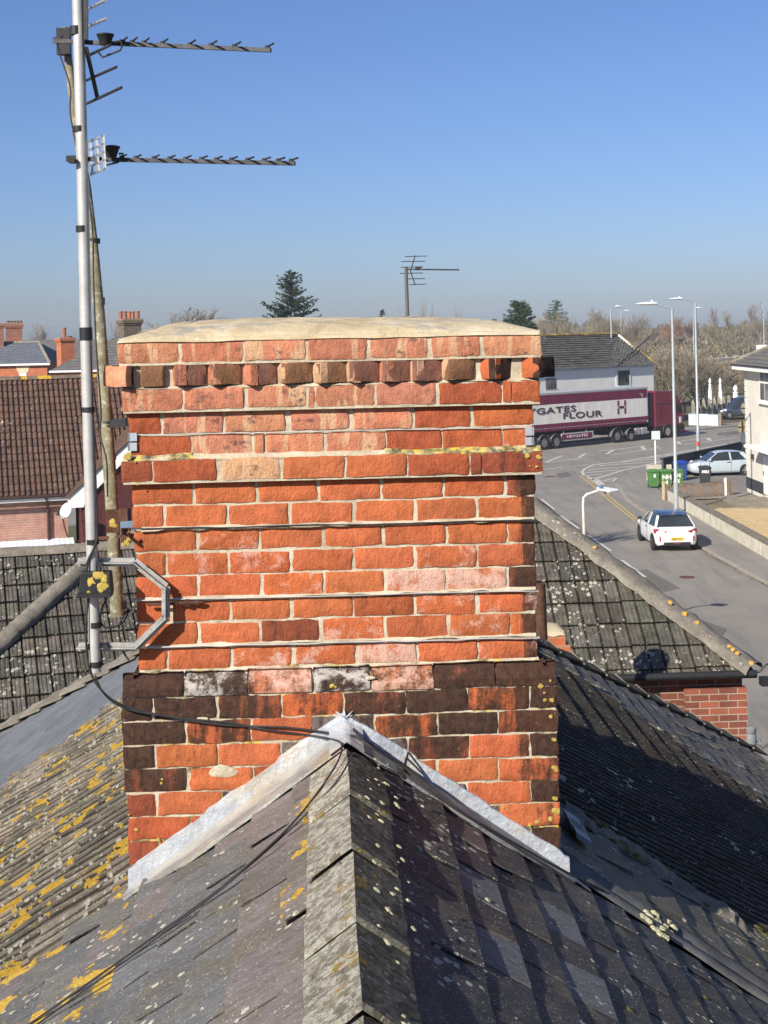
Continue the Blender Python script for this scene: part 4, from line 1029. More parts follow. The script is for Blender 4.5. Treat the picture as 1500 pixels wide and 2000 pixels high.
# ---- lichen-spotted roof on the left
TB = rad(17); BX = Vector((math.cos(TB), math.sin(TB), 0)); BY = Vector((-math.sin(TB), math.cos(TB), 0))
lw = thing('outbuilding', 'outbuilding on the left with a grey lichen-spotted concrete tile roof and a diagonal hip capping', 'building', A(60, 1440, 8.4))
EB = A(0, 1412, 7.9); pb = rad(29); cb_, sb = math.cos(pb), math.sin(pb)
# ridge height where the line of sight to (0,1082) meets the slope
nB = (-BY * sb + UP * cb_)
def onB(px, py, off=0.0):
    d = ray(px, py); t = (EB + nB * off - EYE).dot(nB) / d.dot(nB); return EYE + d * t
rp = onB(120, 1075); LB = (rp - EB).dot(BY) / cb_
def B_(u, v, off): return EB + BX * u + BY * ((LB - v) * cb_) + UP * ((LB - v) * sb) + nB * off
a = MB(); ribbed(a, B_, -3.5, 5.6, 0, LB, 0.150, CONCPROF, 0.335, 0.034, 0.014, 0.28, 2, 0.18)
a.build('roof', CONC, lw)
b = MB(); b.add([B_(-3.5, 0, -.02), B_(5.6, 0, -.02), B_(5.6, 0, -.02) + BY * 2.6 - UP * 1.4, B_(-3.5, 0, -.02) + BY * 2.6 - UP * 1.4], [(0, 1, 2, 3)]); b.build('roof_back', CONC, lw)
def half_round(name, p0, p1, r, mat, parent, nrm, label=None, seg=9):
    b = MB(); d = (p1 - p0).normalized(); x = d.cross(nrm).normalized(); n = 56; L = (p1 - p0).length
    def P(i, j):
        t = i / n; ang = math.pi * j / 8
        rr = r * (1 + 0.10 * vnoise(t * 19, j * 0.8, L)) + (0.008 if i % seg == 0 else 0)
        return p0 + (p1 - p0) * t + x * rr * math.cos(ang) + nrm * (rr * 0.9 * math.sin(ang) - r * 0.2)
    b.grid(P, n, 8); return b.build(name, mat, parent, smooth='all', label=label)
half_round('ridge_capping', B_(-3.5, 0, 0), B_(5.6, 0, 0), 0.11, HIPC, lw, UP)
half_round('hip_capping', onB(-60, 1312, 0.05), onB(172, 1098, 0.05), 0.115, HIPC, lw, nB, 'half round hip capping running down to the left')
b = MB(); b.tube([B_(-3.5, LB, 0) - BY * 0.07 - UP * 0.06, B_(5.6, LB, 0) - BY * 0.07 - UP * 0.06], 0.055, 8); b.build('gutter', BLACKP, lw, smooth=True)
b = MB(); b.obox(EB - BX * 3.3 + BY * 0.2 - UP * EB.z, BX * 8.7, BY * 4.3, UP * (EB.z - 0.1)); b.build('wall', REDB, lw)
# plain box-of-walls + pitched roof helper for the neighbours
def quad(mb, *p, **k): mb.add(list(p), [tuple(range(len(p)))], **k)
# ---- house with the brown tiled roof
bh = thing('brick_bungalow', 'pale pink brick house on the left under a brown pantiled roof', 'house', A(60, 1060, 23))
EE = A(0, 972, 22.0); pp = rad(40); cp_, sp_ = math.cos(pp), math.sin(pp); nP = -BY * sp_ + UP * cp_
def onP(px, py, off=0.0):
    d = ray(px, py); t = (EE + nP * off - EYE).dot(nP) / d.dot(nP); return EYE + d * t
rq = onP(100, 738); LP = (rq - EE).dot(BY) / cp_
def P_(u, v, off): return EE + BX * u + BY * ((LP - v) * cp_) + UP * ((LP - v) * sp_) + nP * off
PAN = [(0.0, 0.0), (0.12, 0.022), (0.28, 0.040), (0.42, 0.040), (0.56, 0.022), (0.66, -0.008), (0.8, -0.014), (0.93, -0.006)]
a = MB(); ribbed(a, P_, -6, 8.5, 0, LP, 0.166, PAN, 0.33, 0.03, 0.006, 0.13, 2)
a.build('roof', BROWN, bh)
b = MB(); quad(b, P_(-6, 0, 0), P_(8.5, 0, 0), P_(8.5, 0, 0) + BY * 4 - UP * 3.4, P_(-6, 0, 0) + BY * 4 - UP * 3.4); b.build('roof_back', BROWN, bh)
half_round('ridge_capping', P_(-6, 0, 0), P_(8.5, 0, 0), 0.13, tile_mat('ridge_with_yellow_moss', (0.17, 0.13, 0.09), (0.08, 0.06, 0.045), 0.4, 0.9, 0.35), bh, UP)
W0 = EE + BY * 0.35
b = MB(); b.obox(W0 - BX * 5.5 - UP * EE.z, BX * 7.55, BY * 8, UP * (EE.z - 0.05)); b.build('wall', PINKB, bh)
b = MB(); b.bar(P_(-6, LP, 0) - BY * 0.02 - UP * 0.10, P_(2.35, LP, 0) - BY * 0.02 - UP * 0.10, UP * 0.15, BY * 0.03); b.build('fascia', WHITEP, bh)
b = MB(); b.tube([P_(-6, LP, 0) - BY * 0.09 - UP * 0.02, P_(2.2, LP, 0) - BY * 0.09 - UP * 0.02], 0.055, 8); b.build('gutter', plain('brown_plastic', (0.05, 0.027, 0.022), 0.5), bh, smooth=True)
uD = (onP(90, 975) - EE).dot(BX)
b = MB(); q = EE + BX * uD - BY * 0.09; b.tube([q - UP * 0.05, q + BX * 0.05 + BY * 0.2 - UP * 0.3, q + BX * 0.08 + BY * 0.36 - UP * 0.45, q + BX * 0.08 + BY * 0.36 - UP * 3.2], 0.042, 8); b.build('downpipe', plain('brown_pipe', (0.06, 0.03, 0.024), 0.5), bh, smooth=True)
# projecting gable with white barge boards and dark red boarding
gx0 = (onP(138, 976) - EE).dot(BX); gw = 5.2; gy = -0.55
GW = lambda u, z, dy=0.0: EE + BX * (gx0 + u) + BY * (gy + dy) + UP * z
b = MB(); b.prism([GW(0.3, -EE.z), GW(gw - .3, -EE.z), GW(gw - .3, -0.1), GW(gw / 2, 2.02), GW(0.3, -0.1)], BY * 2.2); b.build('gable_wall', plain('dark_red_boarding', (0.085, 0.025, 0.025), 0.6, 0, 0.25, 5), bh)
for s_ in (0, 1):
    f = (lambda u: u) if s_ == 0 else (lambda u: gw - u)
    b = MB(); b.prism([GW(f(-0.12), -0.36, -.1), GW(f(0.35), -0.36, -.1), GW(f(0.42), -0.15, -.1), GW(f(gw / 2), 1.94, -.1), GW(f(gw / 2), 2.28, -.1), GW(f(-0.12), -0.05, -.1)], BY * 0.04); b.build('barge_board', WHITEP, bh)
    b = MB(); quad(b, GW(f(-0.16), -0.06, -.16), GW(f(gw / 2), 2.34, -.16), GW(f(gw / 2), 2.34, 2.6), GW(f(-0.16), -0.06, 2.6)); b.build('gable_roof', BROWN, bh)
b = MB(); b.obox(GW(1.0, -1.5, -.03), BX * 0.9, BY * 0.02, UP * 1.0); wn = b.build('window', plain('sky_lit_glass', (0.20, 0.27, 0.36), 0.15, 0, 0.2, 0.6, 0, 0.6), bh)
b = MB()
for (u, z, w_, h_) in ((.93, -1.57, 1.04, .07), (.93, -.5, 1.04, .07), (.93, -1.5, .07, 1.0), (1.9, -1.5, .07, 1.0)): b.obox(GW(u, z, -.06), BX * w_, BY * 0.028, UP * h_)
b.build('frame', plain('dark_red_frame', (0.10, 0.03, 0.03), 0.5), wn)
b = MB(); zl = A(60, 1056, 22.2).z
b.grid(lambda i, j: W0 + BX * (-5 + 7.2 * i / 90) - BY * (0.02 + 2.6 * j / 4) + UP * (zl - EE.z - 0.75 * j / 4 + 0.005 * math.cos(i * math.pi)), 90, 4); b.build('lean_to_roof', plain('white_corrugated_plastic', (0.66, 0.70, 0.74), 0.4), bh)
sd_ = thing('satellite_dish', 'grey satellite dish on the pink brick wall, with a looping cable', 'dish', A(127, 1010, 22.0))
c = A(128, 997, 21.6); ax = (SUN * 0.6 + Vector((-0.25, -0.8, 0.35))).normalized()
b = MB(); x_ = ax.cross(UP).normalized(); y_ = x_.cross(ax)
vs = []; 
for r, h in ((0, -0.05), (.1, -.045), (.18, -.03), (.25, 0.0), (.255, -.012), (.18, -.045), (0.001, -.065)):
    for j in range(20): vs.append(c + x_ * r * 0.8 * math.cos(j * math.pi / 10) + y_ * r * math.sin(j * math.pi / 10) + ax * h)
b.add(vs, [(i * 20 + j, i * 20 + (j + 1) % 20, (i + 1) * 20 + (j + 1) % 20, (i + 1) * 20 + j) for i in range(6) for j in range(20)])
b.build('dish', plain('grey_enamel', (0.52, 0.54, 0.55), 0.5), sd_, smooth='all')
b = MB(); b.tube([c - ax * 0.05, c - ax * 0.12, c + BY * 0.6 - UP * 0.02], 0.022, 6); b.tube([c - y_ * 0.22, c + ax * 0.3 - y_ * 0.22], 0.012, 6); b.obox(c + ax * 0.28 - y_ * 0.26 - x_ * .04, x_ * 0.08, ax * 0.1, y_ * 0.08); b.build('arm', DARKM, sd_)
b = MB(); wc = W0 + BX * ((c - W0).dot(BX)) - BY * 0.02
b.tube([wc + BX * (0.03 * k) * (1 if k < 12 else 2) + UP * (c.z - W0.z - 0.2 - 1.0 * math.sin(k / 20 * math.pi) ** 0.7) for k in range(21)], 0.012, 5); b.build('cable', plain('brown_cable', (0.16, 0.07, 0.05), 0.6), sd_)

# ---- terraces beyond, on the left
def stack_(name, label, px0, px1, pyt, pyb, D, mat, pots, parent=None, ang=0.5, cap=True, potmat=None):
    """brick chimney stack turned so two faces show; pots: list of (fraction, height, radius)"""
    D = 2 * D; t = thing(name, label, 'chimney', A0((px0 + px1) / 2, pyb, D))
    w_ = (px1 - px0) / FPX * D; c = A0((px0 + px1) / 2, pyt, D); ca_, sa = math.cos(ang), math.sin(ang)
    s_ = w_ / (ca_ + sa); ex = Vector((ca_, sa, 0)); ey = Vector((-sa, ca_, 0)); hgt = (pyb - pyt) / FPX * D + 0.8
    o = c - ex * s_ / 2 - ey * s_ / 2
    b = MB(); b.obox(o - UP * hgt, ex * s_, ey * s_, UP * (hgt - s_ * 0.30)); b.obox(o - UP * s_ * 0.30 - ex * .06 - ey * .06, ex * (s_ + .12), ey * (s_ + .12), UP * s_ * 0.1); b.obox(o - UP * s_ * 0.20 - ex * .12 - ey * .12, ex * (s_ + .24), ey * (s_ + .24), UP * s_ * 0.17)
    b.build('brickwork', mat, t)
    b = MB(); b.obox(o - UP * s_ * 0.03 - ex * .08 - ey * .08, ex * (s_ + .16), ey * (s_ + .16), UP * s_ * 0.06); b.build('mortar_top', HIPC, t)
    for (fx, h_, r_) in pots:
        p = c + Vector((1, 0, 0)) * w_ * (fx - 0.5) - UP * 0.02; b = MB(); b.lathe([(r_ * 1.1, 0), (r_ * .92, h_ * .85), (r_ * 1.12, h_ * .88), (r_ * 1.12, h_), (r_ * .7, h_)], p, 10); b.build('chimney_pot', potmat or POT, t, smooth=True)
    return t
POT = plain('terracotta', (0.30, 0.115, 0.065), 0.85, 0, 0.3, 6, 0.2)
GREYT = tile_mat('distant_grey_tile', (0.135, 0.125, 0.115), (0.085, 0.08, 0.075), 0.1, 0.1, 0.25)
def far_tile(name, base, lines=0.17):
    m = NM(name, 0.9, 0, 0.15); sp = m.n('SeparateXYZ'); m.set(sp.inputs[0], m.co())
    fz = m.math('FRACT', m.math('MULTIPLY', sp.outputs[2], 1 / lines))
    c = m.ramp(m.noise(2.4, 6, 0.75), [(0.3, tuple(x * .65 for x in base)), (0.7, tuple(x * 1.4 for x in base))])
    c = m.mix(m.step(fz, 0.80, 0.92), c, tuple(x * .4 for x in base))
    c = m.mix(m.step(m.noise(9, 4, 0.7), 0.64, 0.72), c, tuple(min(1, x * 2.2) for x in base))
    m.color(c); m.bump(fz, 0.6, 0.03); return m.m
FTG = far_tile('coursed_grey_roof', (0.125, 0.118, 0.11)); FTB = far_tile('coursed_slate_roof', (0.115, 0.125, 0.145), 0.2)
h1 = thing('terrace_house', 'orange brick house with hipped blue slate roof, beyond the brown roof on the left', 'house', A(40, 740, 60))
D = 120
b = MB(); z0 = A0(0, 711, D).z
p0, p1 = A0(-140, 711, D), A0(92, 711, D)
b.obox(Vector((p0.x, D, 0)), (p1.x - p0.x, 0, 0), (0, 9, 0), (0, 0, z0)); b.build('wall', ORANGEB, h1)
b = MB(); ap = A0(76, 668, D + 4.5); ap0 = A0(-120, 672, D + 4.5); e0 = Vector((p0.x - .3, D - .3, z0)); e1 = Vector((p1.x + .3, D - .3, z0)); e2 = Vector((p1.x + .3, D + 9.3, z0)); e3 = Vector((p0.x - .3, D + 9.3, z0))
quad(b, e0, e1, ap, ap0); quad(b, e1, e2, ap); quad(b, e2, e3, ap0, ap); b.build('roof', FTB, h1)
b = MB(); b.tube([e1, ap], 0.13, 6); b.tube([ap0, ap], 0.13, 6); b.build('hip_capping', HIPC, h1)
b = MB(); b.bar(e0 - UP * .08, e1 - UP * .08, UP * 0.16, Vector((0, .05, 0))); b.build('gutter', WHITEP, h1)
b = MB(); q0, q1 = A0(38, 728, D), A0(52, 742, D); b.box((q0.x, D - .06, q1.z), (q1.x, D - .01, q0.z)); wn = b.build('window', WHITEP, h1)
b = MB(); b.box((q0.x + .1, D - .09, q1.z), (q1.x - .1, D - .065, q0.z - .35)); b.build('pane', GLASS, wn)
b = MB(); b.prism([Vector((q0.x - .12, D - .04, q0.z + .02)), Vector((q1.x + .12, D - .04, q0.z + .02)), Vector((q1.x + .32, D - .04, q0.z + .62)), Vector((q0.x - .32, D - .04, q0.z + .62))], (0, 0.03, 0)); b.build('lintel', plain('cream_stone', (0.60, 0.49, 0.33), 0.9), h1)
h2 = thing('terrace_house', 'house with a weathered brown tiled roof, behind the blue slate roof on the left', 'house', A(20, 740, 70))
D = 144; b = MB(); zl = A0(0, 712, D).z
b.obox(Vector((A0(-160, 700, D).x, D, 0)), (A0(172, 700, D).x - A0(-160, 700, D).x, 0, 0), (0, 9, 0), (0, 0, zl)); b.build('wall', REDB, h2)
b = MB(); quad(b, Vector((A0(-180, 700, D).x, D - .3, zl)), Vector((A0(172, 700, D).x, D - .3, zl)), A0(164, 663, D + 4.5), A0(30, 665, D + 4.5), A0(-180, 668, D + 4.5)); quad(b, A0(164, 663, D + 4.5), A0(-180, 668, D + 4.5), Vector((A0(-180, 700, D).x, D + 9.3, zl)), Vector((A0(172, 700, D).x, D + 9.3, zl))); b.build('roof', FTG, h2)
stack_('brick_chimney', 'big red brick chimney at the left edge with a row of short pots', 8, 46, 632, 700, 64, REDB, [(.2, .28, .16), (.36, .28, .16), (.52, .28, .16), (.68, .28, .16), (.84, .28, .16)], ang=0.25, potmat=STOCKB)
stack_('brick_chimney', 'red brick chimney cut by the left edge of the view', -26, 9, 632, 705, 62, REDB, [(.3, .28, .16), (.6, .28, .16)], ang=0.25, potmat=STOCKB)
stack_('brick_chimney', 'orange brick chimney with a single tall pot above the blue slate roof', 109, 146, 660, 712, 58, ORANGEB, [(.45, .85, .16), (.68, .16, .3)], ang=0.55)
stack_('brick_chimney', 'brown stock brick chimney with five terracotta pots in a row', 229, 277, 624, 676, 50, STOCKB, [(.14, .6, .14), (.32, .6, .14), (.50, .58, .13), (.64, .58, .13), (.84, .6, .13)], ang=0.5)
h3 = thing('terrace_house', 'house with a grey tiled roof rising to the stock brick chimney', 'house', A(200, 740, 48))
D = 92; zl = A0(100, 724, D).z; b = MB()
b.obox(Vector((A0(108, 720, D).x, D, 0)), (13, 0, 0), (0, 9, 0), (0, 0, zl)); b.build('wall', ORANGEB, h3)
b = MB(); e0 = Vector((A0(98, 724, D).x, D - .3, zl)); rg = A0(225, 658, D + 4.6); r1 = rg + Vector((8, 0, 0)); quad(b, e0, e0 + Vector((14, 0, 0)), r1, rg); quad(b, e0, rg, e0 + Vector((0, 9.6, 0))); quad(b, rg, r1, e0 + Vector((14, 9.6, 0)), e0 + Vector((0, 9.6, 0))); b.build('roof', FTG, h3)
b = MB(); b.bar(e0 - UP * .06, e0 + Vector((14, 0, -.06)), UP * .12, Vector((0, .06, 0))); b.build('gutter', WHITEP, h3)
# ---- aerial on a roof just behind
fa = thing('television_aerial', 'distant television aerial on its own short mast, standing up behind the cement cap', 'aerial', A(796, 830, 10.2))
D = 10.2
b = MB(); b.tube([A(797, 860, D), A(796, 628, D), A(793, 522, D)], [0.028, 0.028, 0.024], 8); b.build('mast', plain('dark_old_steel', (0.12, 0.11, 0.10), 0.7), fa, smooth=True)
b = MB(); b.bar(A(790, 526, D), A(897, 527, D - .05), UP * 0.022, Vector((0, .022, 0))); b.build('boom', DARKM, fa)
b = MB(); b.bar(A(803, 526, D), A(811, 499, D), Vector((.016, 0, 0)), Vector((0, .016, 0))); b.bar(A(800, 524, D), A(811, 557, D), Vector((.016, 0, 0)), Vector((0, .016, 0))); b.obox(A(811, 528, D), (.09, 0, 0), (0, .05, 0), (0, 0, .045)); b.build('reflector_frame', DARKM, fa)
for x0, x1, y in ((791, 833, 501), (784, 830, 511), (783, 826, 522), (781, 826, 534), (790, 830, 545), (800, 832, 556)):
    b = MB(); b.tube([A(x0, y, D + .15), A(x1, y - 1, D - .15)], 0.006, 5); b.build('reflector_rod', DARKM, fa)
for k in range(7):
    p = A(826 + 11 * k, 526, D); b = MB(); b.tube([p - Vector((0, .1, 0)), p + Vector((0, .1, 0.006))], 0.004, 5); b.build('director', DARKM, fa)

# small vent behind the chimney: only its shadow shows, on the rear wing's tiles
c = Vector((1.2, 13.9, 6.65)); vt = thing('vent_stack', 'tall cowled vent pipe hidden behind the chimney, throwing its shadow on the rear wing tiles', 'vent', c)
b = MB(); b.tube([c - UP * c.z, c + UP * .12], .05, 12); b.build('pipe', DARKM, vt, smooth=True)
b = MB(); b.lathe([(.08, .08), (.15, .12), (.17, .22), (.15, .34), (.10, .40), (.04, .43)], c, 14); b.build('cowl', POT, vt, smooth=True)
# ================================================================== GROUND AND STREET
def ground_mat():
    m = NM('winter_grass', 0.95, 0, 0.1)
    c = m.ramp(m.noise(0.05, 7, 0.7), [(0.3, (0.085, 0.095, 0.04)), (0.5, (0.13, 0.115, 0.065)), (0.7, (0.16, 0.14, 0.09))])
    c = m.mix(m.step(m.noise(1.2, 5, 0.7), 0.5, 0.7), c, (0.10, 0.085, 0.055)); m.color(c); m.bump(m.noise(6, 4, 0.7), 0.5, 0.05); return m.m
def asphalt(name, v, warm=0.0):
    m = NM(name, 0.9, 0, 0.25)
    c = m.ramp(m.noise(0.35, 6, 0.6, dist=0.4), [(0.3, (v * .93, v * .85, v * .74)), (0.7, (v * 1.24, v * 1.13, v * .98))])
    c = m.mix(m.math('MULTIPLY', m.step(m.noise(0.9, 5, 0.65, vec=m.co((2.2, 0.22, 1))), 0.46, 0.68), 0.5), c, (v * .62, v * .6, v * .58))
    c = m.mix(m.math('MULTIPLY', m.step(m.noise(26, 4, 0.7), 0.5, 0.75), 0.5), c, (v * 1.5, v * 1.45, v * 1.35))
    m.color(c); m.bump(m.noise(60, 3, 0.7), 0.4, 0.01); return m.m
ROAD = asphalt('worn_asphalt', 0.215); FOOT = asphalt('footway_asphalt', 0.225)
KERB = plain('kerb_stone', (0.30, 0.27, 0.22), 0.9, 0, 0.2, 3, 0.2)
def paint(name, col):
    m = NM(name, 0.7); c = m.mix(m.step(m.noise(9, 6, 0.75), 0.44, 0.62), col, tuple(x * .42 + .08 for x in col)); m.color(c); return m.m
RWHITE = paint('road_paint', (0.58, 0.56, 0.50)); RYELL = paint('yellow_road_paint', (0.52, 0.37, 0.12))
b = MB(); b.add([(-3000, -600, 0), (3000, -600, 0), (3000, 5000, 0), (-3000, 5000, 0)], [(0, 1, 2, 3)]); struct('ground', b, ground_mat(), recalc=False)
def sheet(name, pts, z, mat, kind=True):
    b = MB(); b.add([(p[0], p[1], z) for p in pts], [tuple(range(len(pts)))])
    return struct(name, b, mat)
MD = (Vector((23.1, 115.3, 0)) - Vector((12.68, 106.6, 0))).normalized(); MN = Vector((-MD.y, MD.x, 0))   # main road direction
M0 = Vector((12.68, 106.6, 0))
far_edge = M0 + MN * 3.4
sheet('road', [M0 - MD * 90 - MN * 11.5, M0 + MD * 130 - MN * 11.5, M0 + MD * 130 + MN * 3.2, M0 - MD * 90 + MN * 3.2], 0.006, ROAD)
sheet('road', [(4.6, -30), (13, -30), (14.2, 60), (14.4, 82), (30, 108), (0, 108), (4.6, 80)], 0.010, ROAD)
# footway on the right, raised on a kerb, and the far side footway
fp = [(13.4, 10), (14.25, 10), (14.25, 73), (15.0, 80.4), (40, 107), (38, 111), (16, 90.4), (13.0, 81.2), (12.35, 74), (12.3, 66), (12.55, 57), (13.0, 48)]
b = MB(); b.prism([(x, y, 0.0) for x, y in fp], (0, 0, 0.075)); struct('footway', b, FOOT)
b = MB()
kp = [(13.4, 10), (13.0, 48), (12.55, 57), (12.3, 66), (12.35, 74), (13.0, 81.2), (16, 90.4), (38, 111)]
for (x0, y0), (x1, y1) in zip(kp, kp[1:]):
    L = math.hypot(x1 - x0, y1 - y0); n = max(1, int(L / 0.91))
    for k in range(n):
        p, q = Vector((x0 + (x1 - x0) * k / n, y0 + (y1 - y0) * k / n, 0)), Vector((x0 + (x1 - x0) * (k + .985) / n, y0 + (y1 - y0) * (k + .985) / n, 0))
        z = 0.085 + rj(.004); b.bar(p + UP * (z / 2), q + UP * (z / 2), Vector((0.13, 0, 0)) if abs(x1 - x0) < 3 else Vector((-0.06, .12, 0)), UP * z)
struct('kerb', b, KERB)
b = MB(); f0 = M0 + MN * 3.2; b.prism([f0 - MD * 90, f0 + MD * 130, f0 + MD * 130 + MN * 2.4, f0 - MD * 90 + MN * 2.4], (0, 0, 0.12)); struct('footway', b, FOOT)
sheet('driveway', [(14.2, 73.2), (30, 73.2), (34, 100.0), (15.2, 81.2)], 0.085, asphalt('driveway_asphalt', 0.20))
# repairs and ironwork in the carriageway
TAR = asphalt('tar_patch', 0.13)
for k, pts in enumerate(([(1085, 925), (1110, 922), (1118, 930), (1092, 934)], [(1290, 1180), (1420, 1230), (1400, 1262), (1275, 1205)], [(1210, 1120), (1262, 1112), (1330, 1150), (1275, 1162)], [(1400, 846), (1440, 842), (1446, 848), (1404, 853)], [(1090, 1018), (1120, 1016), (1170, 1060), (1140, 1064)])):
    sheet('tarmac_patch', [G(*p) for p in pts], 0.0132 + .0004 * k, TAR)
for px, py, r_, lb in ((1075, 931, .34, 'round iron manhole cover in the road by the long white dash'), (1252, 925, .30, 'dark drain cover in the road left of the green bins'), (1342, 1128, .28, 'iron drain cover by the kerb below the white hatchback')):
    b = MB(); p = G(px, py); b.lathe([(r_, .006), (r_, .019), (r_ * .9, .021), (r_ * .86, .017), (.02, .018)], (p.x, p.y, 0), 20); tag(b.build('manhole_cover', RUST), lb, 'manhole cover')
# leaf litter in the gutter
lt = MB()
for _ in range(620):
    y = rnd.uniform(47, 60); x = 12.92 - .0525 * (y - 48.4) - abs(rnd.gauss(0, .10)) * (1.4 if 50 < y < 56 else .5)
    a_ = rnd.random() * 6.3; r = rnd.uniform(.012, .035); c = Vector((x, y, .016))
    lt.add([c + Vector((math.cos(a_ + t) * r, math.sin(a_ + t) * r, rnd.uniform(0, .02))) for t in (0, 1.9, 4)], [(0, 1, 2)])
o = lt.build('leaf_litter', plain('dead_leaves', (0.16, 0.085, 0.045), 0.95, 0, 0.4, 12)); tag(o, 'brown leaf litter gathered along the kerb', 'leaves', kind='stuff')
# markings
def stripe(mb, p, q, w_, z=0.0165):
    p, q = Vector((p[0], p[1], z)), Vector((q[0], q[1], z)); d = (q - p).normalized(); w_ *= 1 + abs(d.x) ** 2; n = Vector((-d.y, d.x, 0)) * w_ / 2
    mb.add([p - n, q - n, q + n, p + n], [(0, 1, 2, 3)])
def gl(mb, pts, w_, z=0.0165):
    P = [G(*p) for p in pts]
    for a_, c_ in zip(P, P[1:]): stripe(mb, a_, c_, w_, z)
mk = MB()
for p, q in (((1058, 976), (1083, 996)), ((1095, 1008), (1131, 1033)), ((1150, 1046), (1193, 1077)), ((1215, 1095), (1260, 1128))): gl(mk, [p, q], 0.13)
# hatched island at the mouth of the side road
gl(mk, [(1158, 937), (1140, 928), (1137, 922), (1142, 916), (1160, 908), (1215, 902), (1300, 888), (1420, 868)], 0.17)
gl(mk, [(1158, 937), (1220, 918), (1300, 900)], 0.17)
for p, q in (((1141, 929), (1175, 927)), ((1141, 924), (1210, 918)), ((1148, 918), (1240, 911)), ((1170, 910), (1290, 901)), ((1215, 903), (1320, 894)), ((1260, 896), (1345, 886)), ((1300, 890), (1380, 878))): gl(mk, [p, q], 0.14)
gl(mk, [(1159, 939), (1170, 948)], 0.24); gl(mk, [(1166, 937), (1178, 947)], 0.24); gl(mk, [(1170, 948), (1187, 965)], 0.24)
gl(mk, [(1177, 940), (1207, 933), (1196, 941), (1177, 940)], 0.12)
gl(mk, [(1120, 911), (1150, 908)], .12); gl(mk, [(1065, 917), (1100, 913)], .12)
# centre hatching of the main road
gl(mk, [(1130, 894), (1144, 886)], 0.2); gl(mk, [(1062, 905), (1096, 891)], 0.2); gl(mk, [(1185, 887), (1200, 878)], 0.22); gl(mk, [(1253, 871), (1259, 879)], 0.3); gl(mk, [(1322, 862), (1329, 868)], .3); gl(mk, [(1380, 855), (1388, 861)], .3)
gl(mk, [(1060, 905), (1150, 893)], .11); gl(mk, [(1167, 882), (1262, 871)], .11); gl(mk, [(1195, 888), (1294, 875)], .11); gl(mk, [(1312, 864), (1416, 851)], .11); gl(mk, [(1336, 869), (1432, 856)], .11)
struct('road_markings', mk, RWHITE)
mk = MB()
for dx in (0, 9):
    gl(mk, [(1133 + dx, 930), (1150 + dx, 943), (1172 + dx, 962), (1205 + dx, 990), (1240 + dx, 1018)], 0.11)
struct('yellow_lines', mk, RYELL)
# ---- garden wall, gravel garden
gwall = thing('garden_wall', 'long rendered garden wall with algae stains and a grey coping, along the footway', 'wall', (14.4, 54, 0))
def wall_mat():
    m = NM('stained_cream_render', 0.9); c = m.ramp(m.noise(1.4, 6, 0.7), [(0.3, (0.44, 0.40, 0.31)), (0.6, (0.58, 0.54, 0.44))])
    sp = m.n('SeparateXYZ'); m.set(sp.inputs[0], m.co())
    st = m.noise(3.0, 6, 0.7, vec=m.co((1.0, 1.6, 0.25)))
    c = m.mix(m.math('MULTIPLY', m.step(st, 0.5, 0.7), 0.7), c, (0.30, 0.255, 0.11))
    c = m.mix(m.math('MULTIPLY', m.step(m.noise(7, 6, 0.75), 0.56, 0.68), 0.6), c, (0.14, 0.12, 0.10)); m.color(c); m.bump(m.noise(9, 5, 0.7), 0.4, 0.02); return m.m
b = MB(); y = 16.0
while y < 72.8:
    L = min(1.5, 73.0 - y); b.box((14.26 + rj(.006), y + .006, 0.0), (14.44, y + L - .006, 0.62 + rj(.006))); y += L
b.build('wall', wall_mat(), gwall)
b = MB(); y = 16.0
while y < 72.6:
    L = min(1.2, 72.8 - y); b.box((14.225 + rj(.006), y, 0.628), (14.60, y + L - .008, 0.695 + rj(.004))); y += L
b.build('coping', plain('mossy_coping', (0.165, 0.145, 0.115), 0.95, 0, 0.3, 3, 0.4), gwall)
def gravel_mat():
    m = NM('golden_gravel', 0.95); c = m.mix(0.55, m.ramp(m.voro(16, 'Color'), [(0.0, (0.28, 0.19, 0.09)), (0.5, (0.52, 0.38, 0.20)), (1.0, (0.70, 0.58, 0.38))]), m.ramp(m.noise(2.2, 6, 0.7), [(0.3, (0.40, 0.29, 0.145)), (0.7, (0.62, 0.48, 0.27))]))
    m.color(c); m.bump(m.voro(16), 0.9, 0.04); return m.m
b = MB(); b.grid(lambda i, j: Vector((14.6 + 4.4 * i / 20, 44 + 24.8 * j / 60, 0.135 + .03 * vnoise(i * .8, j * .8))), 20, 60); tag(b.build('gravel_bed', gravel_mat(), smooth='all'), 'golden gravel bed filling the front garden', 'gravel', kind='stuff')
b = MB(); b.box((14.44, 40, 0.05), (26, 72.6, 0.105)); struct('garden_bank', b, plain('garden_soil', (0.17, 0.145, 0.10), 0.95, 0, 0.3, 2, 0.3))
b = MB(); b.box((16.8, 68.4, 0.11), (21, 72.6, 0.20)); b.box((18.2, 61, 0.11), (20, 68.39, 0.192)); struct('garden_path', b, plain('old_paving', (0.225, 0.19, 0.14), 0.95, 0, 0.3, 2.5, 0.4))
